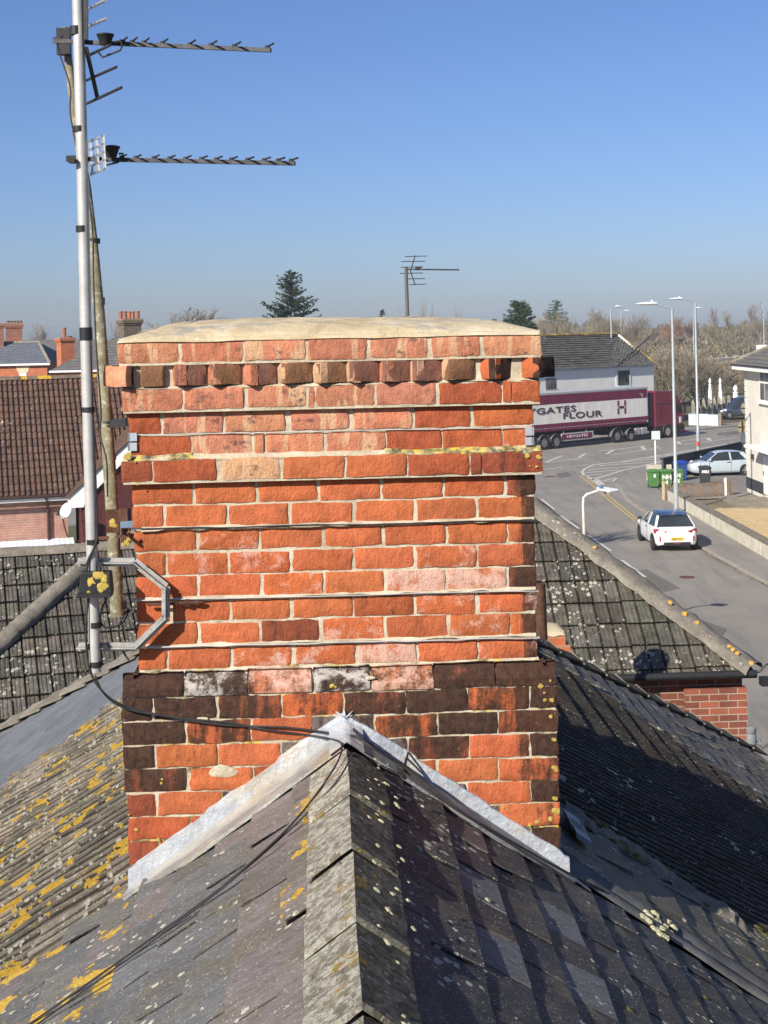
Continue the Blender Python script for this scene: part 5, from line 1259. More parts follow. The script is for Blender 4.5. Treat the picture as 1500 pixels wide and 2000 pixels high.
# picket fences
WOOD = plain('weathered_timber', (0.225, 0.165, 0.12), 0.9, 0, 0.3, 6, 0.2); PALEW = plain('new_pale_timber', (0.52, 0.41, 0.26), 0.85, 0, 0.15, 5, 0.15)
def picket(label, p, q, z0, z1, posts):
    t = thing('picket_fence', label, 'fence', p); p, q = Vector(p), Vector(q); d = (q - p); L = d.length; d.normalize(); n = Vector((-d.y, d.x, 0))
    b = MB()
    for z in (z0 + .12, z1 - .02): b.bar(p + UP * z, q + UP * z, UP * .07, n * .035)
    b.build('rail', WOOD, t); b = MB(); k = 0.1
    while k < L:
        b.obox(p + d * k - n * .045 + UP * z0, d * .075, n * .02, UP * (z1 - z0)); k += 0.135
    b.build('pickets', WOOD, t)['kind'] = 'stuff'
    for (s_, h, m_) in posts:
        b = MB(); c = p + d * s_; b.obox(c - d * .05 - n * .07 + UP * 0.02, d * .1, n * .1, UP * h); b.build('post', m_, t)
    return t
picket('low brown picket fence from the pale post to the driveway, in front of the bins', (14.1, 73.24, 0), (18.0, 74.6, 0), 0.10, 0.78, [(0.0, 1.02, PALEW), (3.65, .98, WHITEP), (3.86, .92, WOOD)])
picket('brown picket fence standing in the gravel at the right edge', (16.6, 58.0, 0), (20.5, 60.0, 0), 0.14, 0.80, [(0, .9, WOOD)])
# ---- wheelie bins
def bin_(label, pos, body, ang, txt, w_=0.56, d_=0.62, h=1.0):
    t = thing('wheelie_bin', label, 'bin', (0, 0, 0), 'wheelie bins by the lamp post'); s0, s1 = 0.78, 1.0
    b = MB(); b.hexa([(-w_ / 2 * s0, -d_ / 2 * s0, .06), (w_ / 2 * s0, -d_ / 2 * s0, .06), (w_ / 2 * s0, d_ / 2 * s0, .06), (-w_ / 2 * s0, d_ / 2 * s0, .06), (-w_ / 2, -d_ / 2, h * .92), (w_ / 2, -d_ / 2, h * .92), (w_ / 2, d_ / 2, h * .92), (-w_ / 2, d_ / 2, h * .92)])
    b.box((-w_ / 2 - .03, -d_ / 2 - .03, h * .86), (w_ / 2 + .03, d_ / 2 + .03, h * .93)); b.build('body', body[0], t, bevel=0.02)
    b = MB(); b.grid(lambda i, j: Vector((-w_ / 2 - .035 + (w_ + .07) * i / 8, -d_ / 2 - .05 + (d_ + .1) * j / 8, h * .935 + .075 * (max(0, 1 - (i / 4 - 1) ** 4) * max(0, 1 - (j / 4 - 1) ** 4)) ** .5)), 8, 8); b.tube([(-w_ / 2 - .03, d_ / 2 + .05, h * .93), (w_ / 2 + .03, d_ / 2 + .05, h * .93)], .025, 6); b.build('lid', body[1], t, smooth=True)
    for sx in (-1, 1):
        b = MB(); b.lathe([(.03, -.025), (.1, -.025), (.1, .025), (.03, .025)], (sx * w_ * .36, d_ * .42, .1), 14, 'x'); b.build('wheel', BLACKP, t)
    tx = [text_mesh(s, z, WHITEP, 'number', t, (0, -d_ / 2 * (s0 + (s1 - s0) * (y - .06) / .86) - .006, y), (1, 0, 0), (0, -0.078, 1), align='CENTER', bold=.012, depth=.012) for s, y, z in txt]
    t.location = pos; t.rotation_euler = (0, 0, ang); return t
BG = (plain('green_plastic', (0.075, 0.19, 0.055), 0.5, 0, 0.1, 3), plain('green_lid', (0.08, 0.20, 0.06), 0.5, 0, 0.1, 3)); BB = (plain('blue_plastic', (0.03, 0.075, 0.23), 0.5), plain('blue_lid', (0.02, 0.06, 0.50), 0.45)); BD = (plain('dark_grey_plastic', (0.035, 0.04, 0.04), 0.5), plain('dark_grey_lid', (0.045, 0.05, 0.05), 0.5))
def gp(px, py, z=0.085): p = G(px, py, z); return (p.x, p.y + .25, z)
bin_('green wheelie bin at the left end of the row, marked 8', gp(1278, 953), BG, 0.1, [('8', .58, .24)])
bin_('green wheelie bin in the middle of the row, marked NH 4', gp(1301, 953), BG, 0.15, [('NH', .48, .34), ('4', .2, .3)])
bin_('green wheelie bin on the right of the lamp post, marked H 5', gp(1325, 952), BG, 0.05, [('H', .55, .32), ('5', .26, .26)])
q = gp(1331, 939); bin_('blue wheelie bin with bulging blue lid, behind the green ones', q, BB, 0.2, [], .62, .72, 1.12)
q = gp(1384, 951); bin_('dark grey wheelie bin alone behind the picket fence, numbered 3421', (q[0], q[1] + .6, .085), BD, -0.1, [('3421', .72, .2)], .6, .66, 1.08)
b = MB(); q = gp(1290, 940); b.box((q[0] - .6, q[1] + .5, .08), (q[0] + .8, q[1] + .9, .95)); tag(b.build('cabinet', plain('pale_stone', (0.45, 0.42, 0.33), 0.9)), 'low pale cabinet just behind the green bins', 'cabinet')
# dark boundary wall beside the silver car
b = MB(); w0_, w1_ = Vector((15.9, 82.4, 0)), Vector((30.0, 103.0, 0)); d = (w1_ - w0_).normalized(); n = Vector((-d.y, d.x, 0))
bw = thing('boundary_wall', 'dark boarded boundary wall with black coping, behind the silver car', 'wall', w0_)
b.obox(w0_ + UP * .02, w1_ - w0_, n * .12, UP * 1.25); b.build('boards', plain('dark_grey_boards', (0.045, 0.052, 0.062), 0.8, 0, 0.3, 2, .2), bw)
b = MB(); b.obox(w0_ - n * .05 + UP * 1.272, w1_ - w0_, n * .26, UP * .07); b.build('coping', plain('black_coping', (0.02, 0.02, 0.022), 0.8), bw)
# ---- street lamps
LG = plain('lamp_column_grey', (0.36, 0.39, 0.40), 0.5, 0.3, 0.08, 4)
def lamp(label, base, h, arm, r=0.075):
    t = thing('street_lamp', label, 'street lamp', base, 'street lamps along the main road'); base = Vector(base); top_ = base + UP * h; arm = Vector(arm)
    b = MB(); b.tube([base, base + UP * 1.5], r * 1.35, 12); b.tube([base + UP * 1.5, base + UP * 1.56, top_], [r * 1.35, r, r * .72], 12); b.build('column', LG, t, smooth=True)
    b = MB(); b.tube([top_ - UP * .05, top_ + arm * .35 + UP * .10, top_ + arm + UP * .26], r * .48, 8); b.build('arm', LG, t, smooth=True)
    e = top_ + arm + UP * .26; d = arm.normalized(); s_ = d.cross(UP); b = MB()
    L = 1.0
    sec = [(0, .05, .05), (.15, .13, .09), (.5, .17, .085), (.85, .15, .05), (1.0, .05, .02)]; vs = []
    for u, w_, hh in sec:
        for j in range(10):
            t_ = 2 * math.pi * j / 10; vs.append(e + d * (u * L - .05) + s_ * w_ * math.cos(t_) + UP * (hh * math.sin(t_) + .03))
    b.add(vs, [(i * 10 + j, i * 10 + (j + 1) % 10, (i + 1) * 10 + (j + 1) % 10, (i + 1) * 10 + j) for i in range(4) for j in range(10)] + [tuple(range(10)), tuple(range(40, 50))])
    b.tube([e + d * .2 + UP * .1, e + d * .2 + UP * .2], .045, 8); b.build('lamp_head', plain('lamp_head_silver', (0.66, 0.69, 0.72), 0.4), t, smooth=True); return t
g1 = G(1321, 1001, .08); lamp('tall grey street lamp behind the white hatchback, beside the bins', (g1.x, g1.y, .05), A0(1313, 606, g1.y).z, (-.75, 0, 0), .085)
g2 = G(1364, 884, .05); lamp('tallest grey street lamp with a red band, on the near side of the main road', (g2.x, g2.y, .05), A0(1360, 592, g2.y).z, (-.9, 0, 0), .10)
b = MB(); p = A0(1364, 866, g2.y - .12); tag(b.build('x', LG), 'x', 'x') if False else None
b.tube([p - UP * .15, p + UP * .15], .115, 12); rbn = b.build('reflective_band', plain('red_tape', (0.55, 0.05, 0.04), .5), None); rb_parent = [o for o in bpy.data.objects if o.get('label', '').startswith('tallest grey')][0]; adopt(rbn, rb_parent)
for lb, px, pyt, pyb, D, arm in (('grey street lamp rising between the lorry and the white building', 1197, 605, 800, 66, (.5, .3, 0)), ('slim far street lamp over the ridge of the white building', 1214, 610, 690, 120, (.7, 0, 0)), ('far street lamp just left of the tallest one', 1357, 605, 760, 105, (.5, 0, 0)), ('far street lamp near the right edge', 1493, 597, 700, 110, (.8, 0, 0)), ('faint far street lamp above the trees', 1178, 612, 660, 150, (-1.0, 0, 0))):
    p = A(px, pyb, D); lamp(lb, (p.x, p.y, 0.0), A(px, pyt, D).z, arm, .09)
# swan-neck lamp nearest, behind the hip
sn = thing('swan_neck_lamp', 'rusty white swan-neck street lamp with a pale wing-shaped head, rising behind the hip', 'street lamp', (A0(1141, 1000, 40).x, 40, 0))
D = 40; b = MB(); p0 = A0(1141, 1046, D); zt_ = A0(1139, 975, D)
b.tube([Vector((p0.x, D, 0)), p0, A0(1139, 985, D), A0(1140, 972, D), A0(1146, 966, D), A0(1160, 961, D), A0(1172, 957, D)], [.05, .042, .04, .04, .04, .036, .034], 10); m_ = plain('rust_stained_white', (0.60, 0.57, 0.50), 0.8, 0, 0.1, 4, 0.1, .3, (0.30, 0.16, 0.09)); b.build('column', m_, sn, smooth=True)
b = MB(); c = A0(1188, 957, D)
b.prism([c + Vector(v) for v in ((-.32, .1, .03), (-.05, .22, .02), (.28, .06, -.03), (.28, -.02, -.04), (.02, -.2, -.05), (-.3, -.1, -.0))], (0, 0, .05)); b.build('lamp_head', plain('pale_lamp_head', (0.66, 0.66, 0.64), .5), sn, bevel=0.015)
b = MB(); b.lathe([(.05, 0), (.045, .05), (.02, .07)], c + Vector((-.2, 0, .06)), 10); b.build('sensor', plain('blue_sensor', (0.05, 0.13, 0.4), .4), sn, smooth=True)
# sign post with a pale box
sp_ = thing('sign_post', 'thin white post carrying a pale box sign seen from behind, by the main road', 'sign', G(1281, 925, .08))
g_ = G(1281, 930, .08); b = MB(); b.tube([(g_.x, g_.y, 0), (g_.x, g_.y, A0(1280, 845, g_.y).z)], .045, 8); b.build('post', WHITEP, sp_, smooth=True)
b = MB(); p = A0(1280, 851, g_.y); b.obox(p + Vector((-.24, -.1, -.22)), (.5, 0, 0), (0, .07, 0), (0, 0, .5)); b.build('sign_board', plain('pale_sign_back', (0.50, 0.58, 0.55), .5), sp_)
b = MB(); p = A0(1283, 872, g_.y); b.obox(p + Vector((-.08, -.12, -.12)), (.2, 0, 0), (0, .1, 0), (0, 0, .2)); b.build('control_box', plain('grey_box', (0.2, .23, .24), .5), sp_)
# ---- cars
def car(name, label, cat, L, W, Hh, paintm, roofm, prof, glass_y, wheel_y, wr=0.31, est=False):
    """prof: list of (y, z_low, z_belt, halfwidth) along the car, nose at +y; glass_y: cabin stations (y, z, halfwidth)"""
    t = thing(name, label, cat)
    b = MB(); vs = []; n = len(prof); M_ = 11
    for (y, zl, zb, hw) in prof:
        sec = [(-hw * .90, zl), (-hw * .985, zl + .10), (-hw, zl + .32 * (zb - zl)), (-hw * .995, zl + .62 * (zb - zl)), (-hw * .955, zb - .04), (-hw * .86, zb)]
        sec = sec[:5] + [(-hw * .80, zb), (hw * .80, zb)] + [(-x, z) for x, z in reversed(sec[:5])]
        for x, z in sec: vs.append((x, y, z))
    M_ = 12
    fs = [(i * M_ + j, i * M_ + (j + 1) % M_, (i + 1) * M_ + (j + 1) % M_, (i + 1) * M_ + j) for i in range(n - 1) for j in range(M_)] + [tuple(range(M_)), tuple((n - 1) * M_ + j for j in range(M_))]
    b.add(vs, fs); body = b.build('body', paintm, t, smooth=True)
    md = body.modifiers.new('soften', 'BEVEL'); md.width = .03; md.segments = 2; md.limit_method = 'ANGLE'
    # cabin: glass ring under a roof panel
    b = MB(); vs = []
    for (y, zb, hb, y2, zt_, ht) in glass_y: vs += [(-hb, y, zb), (-ht, y2, zt_), (ht, y2, zt_), (hb, y, zb)]
    m = len(glass_y); b.add(vs, [(i * 4 + j, i * 4 + j + 1, i * 4 + j + 5, i * 4 + j + 4) for i in range(m - 1) for j in range(3)] + [(0, 1, 2, 3), (m * 4 - 4, m * 4 - 3, m * 4 - 2, m * 4 - 1)]); b.build('cabin_glass', GLASS, t, smooth=True)
    b = MB(); nx = 10
    tops = [(g[3], g[4], g[5]) for g in glass_y]; tops[0] = (tops[0][0] - .06, tops[0][1] - .01, tops[0][2]); 
    b.grid(lambda i, j: Vector((-tops[j][2] * 1.015 + 2.03 * tops[j][2] * i / nx, tops[j][0], tops[j][1] + .035 * (1 - (2 * i / nx - 1) ** 4) - (.03 if i in (0, nx) else 0))), nx, m - 1)
    b.build('roof_panel', roofm, t, smooth='all')
    return t, body
def wheels(t, ys, W, wr, rim, n=2):
    for y in ys:
        for sx in (-1, 1):
            b = MB(); x = sx * (W / 2 - .10); b.lathe([(wr * .62, -.10), (wr * .93, -.105), (wr, -.08), (wr, .08), (wr * .93, .105), (wr * .62, .10)], (x, y, wr), 22, 'x', cap=False); w_ = b.build('wheel', TYRE, t, smooth=True)
            b = MB(); b.lathe([(.03, sx * .105), (wr * .2, sx * .10), (wr * .62, sx * .075), (wr * .66, sx * .10)] if sx > 0 else [(wr * .66, -.10), (wr * .62, -.075), (wr * .2, -.10), (.03, -.105)], (x, y, wr), 18, 'x')
            for k in range(5):
                a_ = k * 1.2566; b.bar(Vector((x + sx * .10, y, wr)), Vector((x + sx * .095, y + math.cos(a_) * wr * .6, wr + math.sin(a_) * wr * .6)), (sx * .02, 0, 0), Vector((0, -math.sin(a_), math.cos(a_))) * .06)
            b.build('rim', rim, w_)
            b = MB(); b.lathe([(wr * 1.12, sx * .02), (wr * 1.12, sx * .100)], (x, y, wr + .005), 24, 'x'); b.build('wheel_arch', BLACKP, t, smooth=True)
TYRE = plain('tyre_rubber', (0.025, 0.024, 0.024), 0.8, 0, 0.2, 9); ALLOY = plain('alloy_wheel', (0.42, 0.43, 0.44), 0.35, 0.6, 0.1, 9); DALLOY = plain('dark_alloy', (0.10, 0.10, 0.105), 0.4, 0.5, 0.1, 9)
def carpaint(name, c, metal=0.0):
    m = NM(name, 0.25, metal, 0.5); m.color(m.mix(m.step(m.noise(3, 5, .7), .4, .8), c, tuple(x * .88 for x in c))); m.b.inputs['Coat Weight'].default_value = 0.6; m.b.inputs['Coat Roughness'].default_value = 0.08; return m.m
CW = carpaint('white_car_paint', (0.78, 0.78, 0.78)); CN = carpaint('navy_roof_paint', (0.022, 0.034, 0.065)); CS_ = carpaint('silver_car_paint', (0.52, 0.59, 0.63), 0.15); CG = carpaint('grey_van_paint', (0.055, 0.065, 0.085), .2)
RLAMP = plain('red_lamp_lens', (0.30, 0.035, 0.045), 0.2, 0, 0.2, 30, 0, 0.6); HLAMP = plain('clear_lamp_lens', (0.62, 0.66, 0.68), 0.12, 0, 0.1, 12, 0, 0.6)
PLATE = plain('yellow_plate', (0.78, 0.52, 0.04), 0.5, 0, 0.05); 
def hatch(name, label, paintm, roofm, rim, loc, ang, L=4.06, W=1.76, Hh=1.43, vanlike=False):
    h = L / 2; w_ = W / 2
    prof = [(-h, .36, .80, w_ * .66), (-h + .05, .27, .90, w_ * .80), (-h + .16, .22, .94, w_ * .91), (-h + .42, .20, .955, w_ * .975), (-h + .9, .20, .95, w_), (-.3, .20, .93, w_), (.7, .20, .92, w_ * .995), (h - .75, .20, .86, w_ * .985), (h - .3, .22, .76, w_ * .93), (h - .06, .26, .66, w_ * .82), (h, .34, .56, w_ * .72)]
    zt = Hh - .035
    gl_ = [(-h + .22, .93, w_ * .80, -h + .62, zt - .06, w_ * .62), (-h + .85, .94, w_ * .92, -h + 1.0, zt - .005, w_ * .68), (-.2, .93, w_ * .93, -.2, zt + .01, w_ * .70), (.35, .92, w_ * .92, .15, zt - .03, w_ * .69), (1.05, .90, w_ * .84, .42, zt - .10, w_ * .66)]
    t, body = car(name, label, 'car', L, W, Hh, paintm, roofm, prof, gl_, None)
    # pillars
    b = MB()
    for sx in (-1, 1):
        for (y0, z0, x0, y1, z1, x1, ww) in ((-h + .40, .94, w_ * .865, -h + .78, zt - .05, w_ * .665, .30), (.95, .91, w_ * .87, .36, zt - .09, w_ * .685, .07), (-.45, .93, w_ * .935, -.42, zt - .02, w_ * .705, .09)):
            p, q = Vector((sx * x0, y0, z0)), Vector((sx * x1, y1, z1)); b.bar(p, q, (0, ww, 0), (sx * .035, 0, 0.0))
    b.build('pillars', paintm if not vanlike else paintm, t)
    for sx in (-1, 1):
        b = MB(); b.obox((sx * w_ * .95, .78, .93), (sx * .17, 0, 0), (0, .09, 0), (0, 0, .13)); b.build('mirror', roofm, t, bevel=.02)
        b = MB(); q = [(sx * w_ * .96, -h + .26, .70), (sx * w_ * .64, -h + .02, .72), (sx * w_ * .44, -h + .0, .80), (sx * w_ * .80, -h + .07, .89), (sx * w_ * .97, -h + .30, .86)]
        b.prism([Vector(v) + Vector((0, -.035, 0)) for v in q], (sx * .012, .10, 0)); b.build('tail_light', RLAMP, t, bevel=.008)
        b = MB(); b.box((min(sx * w_ * .72, sx * w_ * .79), -h + .018, .40), (max(sx * w_ * .72, sx * w_ * .79), -h + .1, .60)); b.build('reflector', RLAMP, t)
        b = MB(); q = [(sx * w_ * .98, h - .55, .70), (sx * w_ * .72, h - .04, .60), (sx * w_ * .60, h - .03, .68), (sx * w_ * .88, h - .55, .82)]; b.prism([Vector(v) for v in q], (sx * .02, .05, .02)); b.build('headlight', HLAMP, t, bevel=.006)
        b = MB()
        for y0 in (-.45, .85): b.box((sx * w_ * 1.002 - .004, y0, .32), (sx * w_ * 1.002 + .004, y0 + .012, .90))
        for y0 in (-.2, ): b.box((min(sx * w_, sx * (w_ + .02)), y0 - .2, .80), (max(sx * w_, sx * (w_ + .02)), y0, .825))
        b.build('door_seams', BLACKP, t)
    b = MB(); b.box((-w_ * .60, -h - .01, .22), (w_ * .60, -h + .3, .37)); b.build('lower_bumper', BLACKP, t, bevel=.02)
    b = MB(); b.box((-.26, -h - .022, .44), (.26, -h + .02, .555)); pl_ = b.build('number_plate', PLATE, t)
    text_mesh('NJ66 OTL', .095, BLACKP, 'plate_characters', pl_, (0, -h - .027, .466), (1, 0, 0), (0, 0, 1), align='CENTER', bold=.002, depth=.002)
    b = MB(); b.lathe([(.075, 0), (.075, .014), (.05, .02)], (0, -h + .02, .80), 16, 'y'); b.build('badge', ALLOY, t, smooth=True)
    b = MB(); b.box((-.12, -h - .015, .30), (.12, -h + .02, .34)); b.build('fog_light', RLAMP, t)
    wheels(t, (-h + .62, h - .80), W, .315, rim)
    t.location = loc; t.rotation_euler = (0, 0, ang); return t
r_ = G(1316, 1074); hatch('parked_car', 'white hatchback with a navy roof seen from behind at the kerb', CW, CN, DALLOY, (11.36, 58.6, .03), rad(1.0))
s1 = G(1374, 931, .085); hatch('parked_car', 'silver three-door hatchback side on in the driveway', CS_, CS_, ALLOY, (s1.x + 1.15, s1.y + .9, .088), rad(95), 3.85, 1.66, 1.43)
# blue car mostly hidden by the near hip
g3 = A(1300, 1168, 19.5); hatch('parked_car', 'car almost hidden behind the lichened hip with only its pale windscreen edge and roof showing', CS_, CS_, ALLOY, (7.05, 39.4, .012), rad(0), 4.2, 1.76, 1.45)
v = hatch('parked_van', 'dark grey van nose on beyond the white hoarding', CG, CG, ALLOY, (0, 0, 0), 0, 4.4, 1.85, 1.85, True)
vg = G(1425, 818, .1); v.location = (vg.x + 1.2, vg.y + .8, .13); v.rotation_euler = (0, 0, rad(98)); v['category'] = 'van'; v.scale = (1.0, 1.0, 1.08)
# ================================================================== LORRY, WHITE BUILDINGS, FENCES
def onplane(px, py, p0, n):
    d = ray(px, py); return EYE + d * ((Vector(p0) - EYE).dot(n) / d.dot(n))
def onT(px, py): return onplane(px, py, M0, MN)
def fit_text(s, mat, name, parent, p_lb, p_rb, height, nrm, depth=0.004, bold=0.0, grow=None):
    """text fitted between its bottom-left and bottom-right corners, cap height given"""
    o = text_mesh(s, 1.0, mat, name, parent, (0, 0, 0), (1, 0, 0), (0, 1, 0), bold=bold, depth=0.0)
    me = o.data; xs = [v.co.x for v in me.vertices]; ys = [v.co.y for v in me.vertices]
    x0, x1, y0, y1 = min(xs), max(xs), min(ys), max(ys)
    p, q = Vector(p_lb), Vector(p_rb); ex = (q - p)
    for v in me.vertices:
        v.co = p + ex * ((v.co.x - x0) / (x1 - x0)) + UP * (height * (v.co.y - y0) / (y1 - y0)) + Vector(nrm) * depth
    return o
lorry = thing('articulated_lorry', 'maroon and white articulated flour lorry standing on the main road', 'lorry', M0)
def T(s_, z, w_=0.0): return M0 + MD * s_ + MN * w_ + UP * z
def tb(b, s0, s1, z0, z1, w0=0.0, w1=2.5, **k): b.obox(T(s0, z0, w0), MD * (s1 - s0), MN * (w1 - w0), UP * (z1 - z0), **k)
def s_of(px): return (onT(px, 800) - M0).dot(MD)
MAR = plain('maroon_curtain', (0.165, 0.022, 0.055), 0.45, 0, 0.12, 1.2, 0.1); CRM = plain('cream_curtain', (0.82, 0.78, 0.69), 0.5, 0, 0.06, 1.5, 0.15)
CHS = plain('dark_chassis', (0.028, 0.028, 0.03), 0.7, 0, 0.3, 3); MARC = carpaint('maroon_cab_paint', (0.19, 0.018, 0.045))
sf = s_of(1266); sr = sf - 13.6
trl = MB(); tb(trl, sr, sf, 1.42, 4.08, 0.03, 2.47); trailer = trl.build('trailer', CRM, lorry)
b = MB(); tb(b, sr, sf - .12, 3.34, 4.02, 0.0, .03); b.build('upper_band', MAR, trailer)
b = MB(); tb(b, sr, sf, 4.082, 4.20, -.02, 2.52); b.build('roof_rail', plain('grey_roof_sheet', (0.42, 0.42, 0.41), .5), trailer)
b = MB(); n = 70
b.grid(lambda i, j: T(sr + (sf - .1 - sr) * i / n, 1.90 + 1.44 * j / 3, 0.006 + .012 * vnoise(i * .7, j * .6)), n, 3); b.build('curtain', CRM, trailer, smooth='all')
b = MB(); tb(b, sr, sf, 1.60, 1.90, 0.0, .03)
k = 0; s_ = sr
while s_ < sf - .3: tb(b, s_ + .03, s_ + .50, 1.36, 1.598, .0, .03); s_ += .535
b.build('lower_band', MAR, trailer)
b = MB(); s_ = sr
while s_ < sf - .3: b.bar(T(s_ + .06, 1.56, -.012), T(s_ + .46, 1.58, -.012), UP * .035, MN * .01); s_ += .535
b.build('curtain_straps', plain('pale_strap', (0.55, 0.42, 0.42), .6), trailer)
b = MB(); tb(b, sr, sf - .4, 1.0, 1.40, .55, 1.95); tb(b, sr, sf, 1.30, 1.41, .06, 2.44); tb(b, sr + .2, sr + 2.2, .6, 1.0, .2, 2.3); b.build('chassis', CHS, trailer)
LET = plain('dark_maroon_lettering', (0.075, 0.028, 0.04), .6); SHD = plain('grey_letter_shadow', (0.30, 0.29, 0.30), .6)
x1_ = onT(1124.5, 803); x0_ = onT(1049, 809.8); dv = (x1_ - x0_) / 4.75
for mm, off, dn in ((SHD, MD * .05 - UP * .045, .014), (LET, Vector(), .022)):
    fit_text('HEYGATES', mm, 'lettering', trailer, x0_ - dv * 3.1 + off, x1_ + off, .46, -MN, dn, .012)
    fit_text('FLOUR', mm, 'lettering', trailer, onT(1100, 818.5) + off, onT(1176, 812.5) + off, .46, -MN, dn, .012)
b = MB(); q0 = onT(1206, 809)
for dx in (0.0, .80): b.obox(q0 + MD * dx - MN * .014, MD * .2, MN * .005, UP * .42); b.obox(q0 + MD * dx - MN * .014 + UP * .62, MD * .2, MN * .005, UP * .42)
b.build('emblem', plain('red_brown_emblem', (0.20, 0.04, 0.035), .6), trailer)
b = MB()
for dx in (0.0, .80): b.obox(q0 + MD * dx - MN * .014 + UP * .44, MD * .2, MN * .005, UP * .16)
b.build('emblem', plain('pink_emblem', (0.62, 0.36, 0.34), .6), trailer)
b = MB(); b.obox(q0 + MD * .2 - MN * .014 + UP * .44, MD * .6, MN * .005, UP * .17); b.build('emblem', LET, trailer)
b = MB(); p = onT(1249, 770); b.obox(p - MN * .012, MD * .34, MN * .008, UP * .035); b.obox(p - MN * .012 + MD * .3 - UP * .24, MD * .04, MN * .008, UP * .24); b.build('corner_mark', WHITEP, trailer)
# side guard panel with the small sign
b = MB(); p, q = onT(1098, 865), onT(1160, 856); e = (q - p).dot(MD); z0 = .52; s0 = (p - M0).dot(MD)
tb(b, s0, s0 + e, z0, z0 + .58, .04, .09); sg = b.build('side_guard', plain('pale_frame', (0.50, 0.49, 0.48), .5), trailer)
b = MB(); tb(b, s0 + .06, s0 + e - .18, z0 + .1, z0 + .5, .02, .04); b.build('sign_panel', MAR, sg)
fit_text('HEYGATES', CRM, 'lettering', sg, T(s0 + .55, z0 + .22, .02), T(s0 + e - .65, z0 + .22, .02), .2, -MN, .008, .02)
b = MB(); tb(b, s0 + .2, s0 + .26, z0 + .5, 1.3, .05, .09); tb(b, s0 + e - .8, s0 + e - .74, z0 + .5, 1.3, .05, .09); b.build('bracket', LG, sg)
# wheels
LRIM = plain('dusty_steel_rim', (0.24, 0.235, 0.225), .5, .3, .2, 8)
def lwheel(s_, parent, r=.52, rim_=None, w_=0.0):
    c = T(s_, r, w_); M_ = Matrix((MD, -MN, UP)).transposed()
    def conv(b, fr): b.v[fr:] = [c + M_ @ v for v in b.v[fr:]]
    b = MB(); b.lathe([(r * .55, -.3), (r * .93, -.3), (r, -.26), (r, -.03), (r * .93, .0), (r * .60, -.01)], (0, 0, 0), 26, 'y', cap=False); conv(b, 0); w = b.build('wheel', TYRE, parent, smooth=True)
    b = MB(); b.lathe([(r * .62, -.015), (r * .56, -.03), (r * .50, -.10), (r * .26, -.10), (r * .22, -.03), (.03, -.02)], (0, 0, 0), 22, 'y'); conv(b, 0); b.build('rim', rim_ or LRIM, w, smooth=True)
def arch(s_, parent, r=.64):
    b = MB(); n = 12
    for k in range(n):
        a0, a1 = math.pi * k / n, math.pi * (k + 1) / n
        p, q = T(s_ + r * math.cos(a0), .52 + r * math.sin(a0), -.01), T(s_ + r * math.cos(a1), .52 + r * math.sin(a1), -.01)
        b.bar(p, q, (q - p).normalized().cross(MN) * .03, MN * .02); b.bar(p + MN * .2, q + MN * .2, (q - p).normalized().cross(MN) * .03, MN * .42)
    b.build('mudguard', plain('grey_mudguard', (0.12, 0.12, 0.125), .6), parent)
for s_ in (0, -1.31, -2.62): lwheel(s_, trailer); arch(s_, trailer, .60)
s_dr, s_mid, s_fr = s_of(1205), s_of(1232), s_of(1304)
tr = MB(); tb(tr, s_dr - .9, s_fr + 1.0, .62, .98, .7, 1.8); tr.build('tractor_chassis', CHS, lorry)
lwheel(s_dr, lorry, .52); arch(s_dr, lorry, .66); lwheel(s_mid, lorry, .42, plain('grey_steel_rim', (.22, .21, .2), .5)); arch(s_mid, lorry, .52)
b = MB(); tb(b, s_mid + .55, s_mid + 1.25, .45, 1.02, .06, .7); tb(b, s_mid + 1.31, s_mid + 2.05, .45, 1.02, .06, .7); b.build('fuel_tank', plain('dull_tank', (0.42, 0.40, 0.36), .5, .3), lorry, bevel=.08)
# cab
c0, c1 = s_of(1270), s_of(1336)
b = MB(); pr = [(c0 + .62, .95), (c1 - .05, .95), (c1, 1.5), (c1 - .08, 2.0), (c1 - .32, 2.75), (c1 - .62, 3.25), (c1 - 1.35, 3.74), (c0 + .62, 3.84)]
b.prism([T(s_, z, 0.02) for s_, z in pr], MN * 2.44); cab = b.build('cab', MARC, lorry, bevel=.05)
b = MB(); tb(b, c0 - .1, c0 + .60, 1.05, 3.70, .12, 2.3); b.build('cab_fairing', plain('dark_fairing', (0.03, 0.028, 0.03), .6), cab)
b = MB(); b.prism([T(s_, z, -.004) for s_, z in ((c1 - 1.25, 2.02), (c1 - .40, 2.02), (c1 - .50, 2.62), (c1 - 1.2, 2.66))], MN * .02); b.build('side_window', GLASS, cab)
b = MB(); b.prism([T(c1 - .06, 2.02, .15), T(c1 - .30, 2.72, .15), T(c1 - .30, 2.72, 2.33), T(c1 - .06, 2.02, 2.33)], MD * .03); b.build('windscreen', GLASS, cab)
b = MB(); b.bar(T(c0 + .64, 2.78, -.006), T(c1 - .5, 2.80, -.006), UP * .035, MN * .01); b.bar(T(c0 + 1.35, 1.3, -.006), T(c0 + 1.35, 2.7, -.006), MD * .03, MN * .01); b.bar(T(c1 - 1.35, 1.1, -.006), T(c1 - 1.35, 2.75, -.006), MD * .03, MN * .01); b.build('door_seams', CHS, cab)
b = MB(); tb(b, c1 - .62, c1 - .36, 1.15, 1.62, -.012, .02); b.build('headlight', HLAMP, cab)
b = MB(); tb(b, c1 - .28, c1 - .10, 1.9, 2.55, -.28, -.12); b.bar(T(c1 - .2, 2.5, -.2), T(c1 - .3, 2.6, .1), UP * .05, MD * .05); b.build('mirror', BLACKP, cab)
b = MB(); tb(b, c0 + .62, s_fr - .62, .35, .95, .02, .6); tb(b, s_fr + .6, c1 + .02, .30, .95, .0, 2.45); b.build('bumper', CHS, cab)
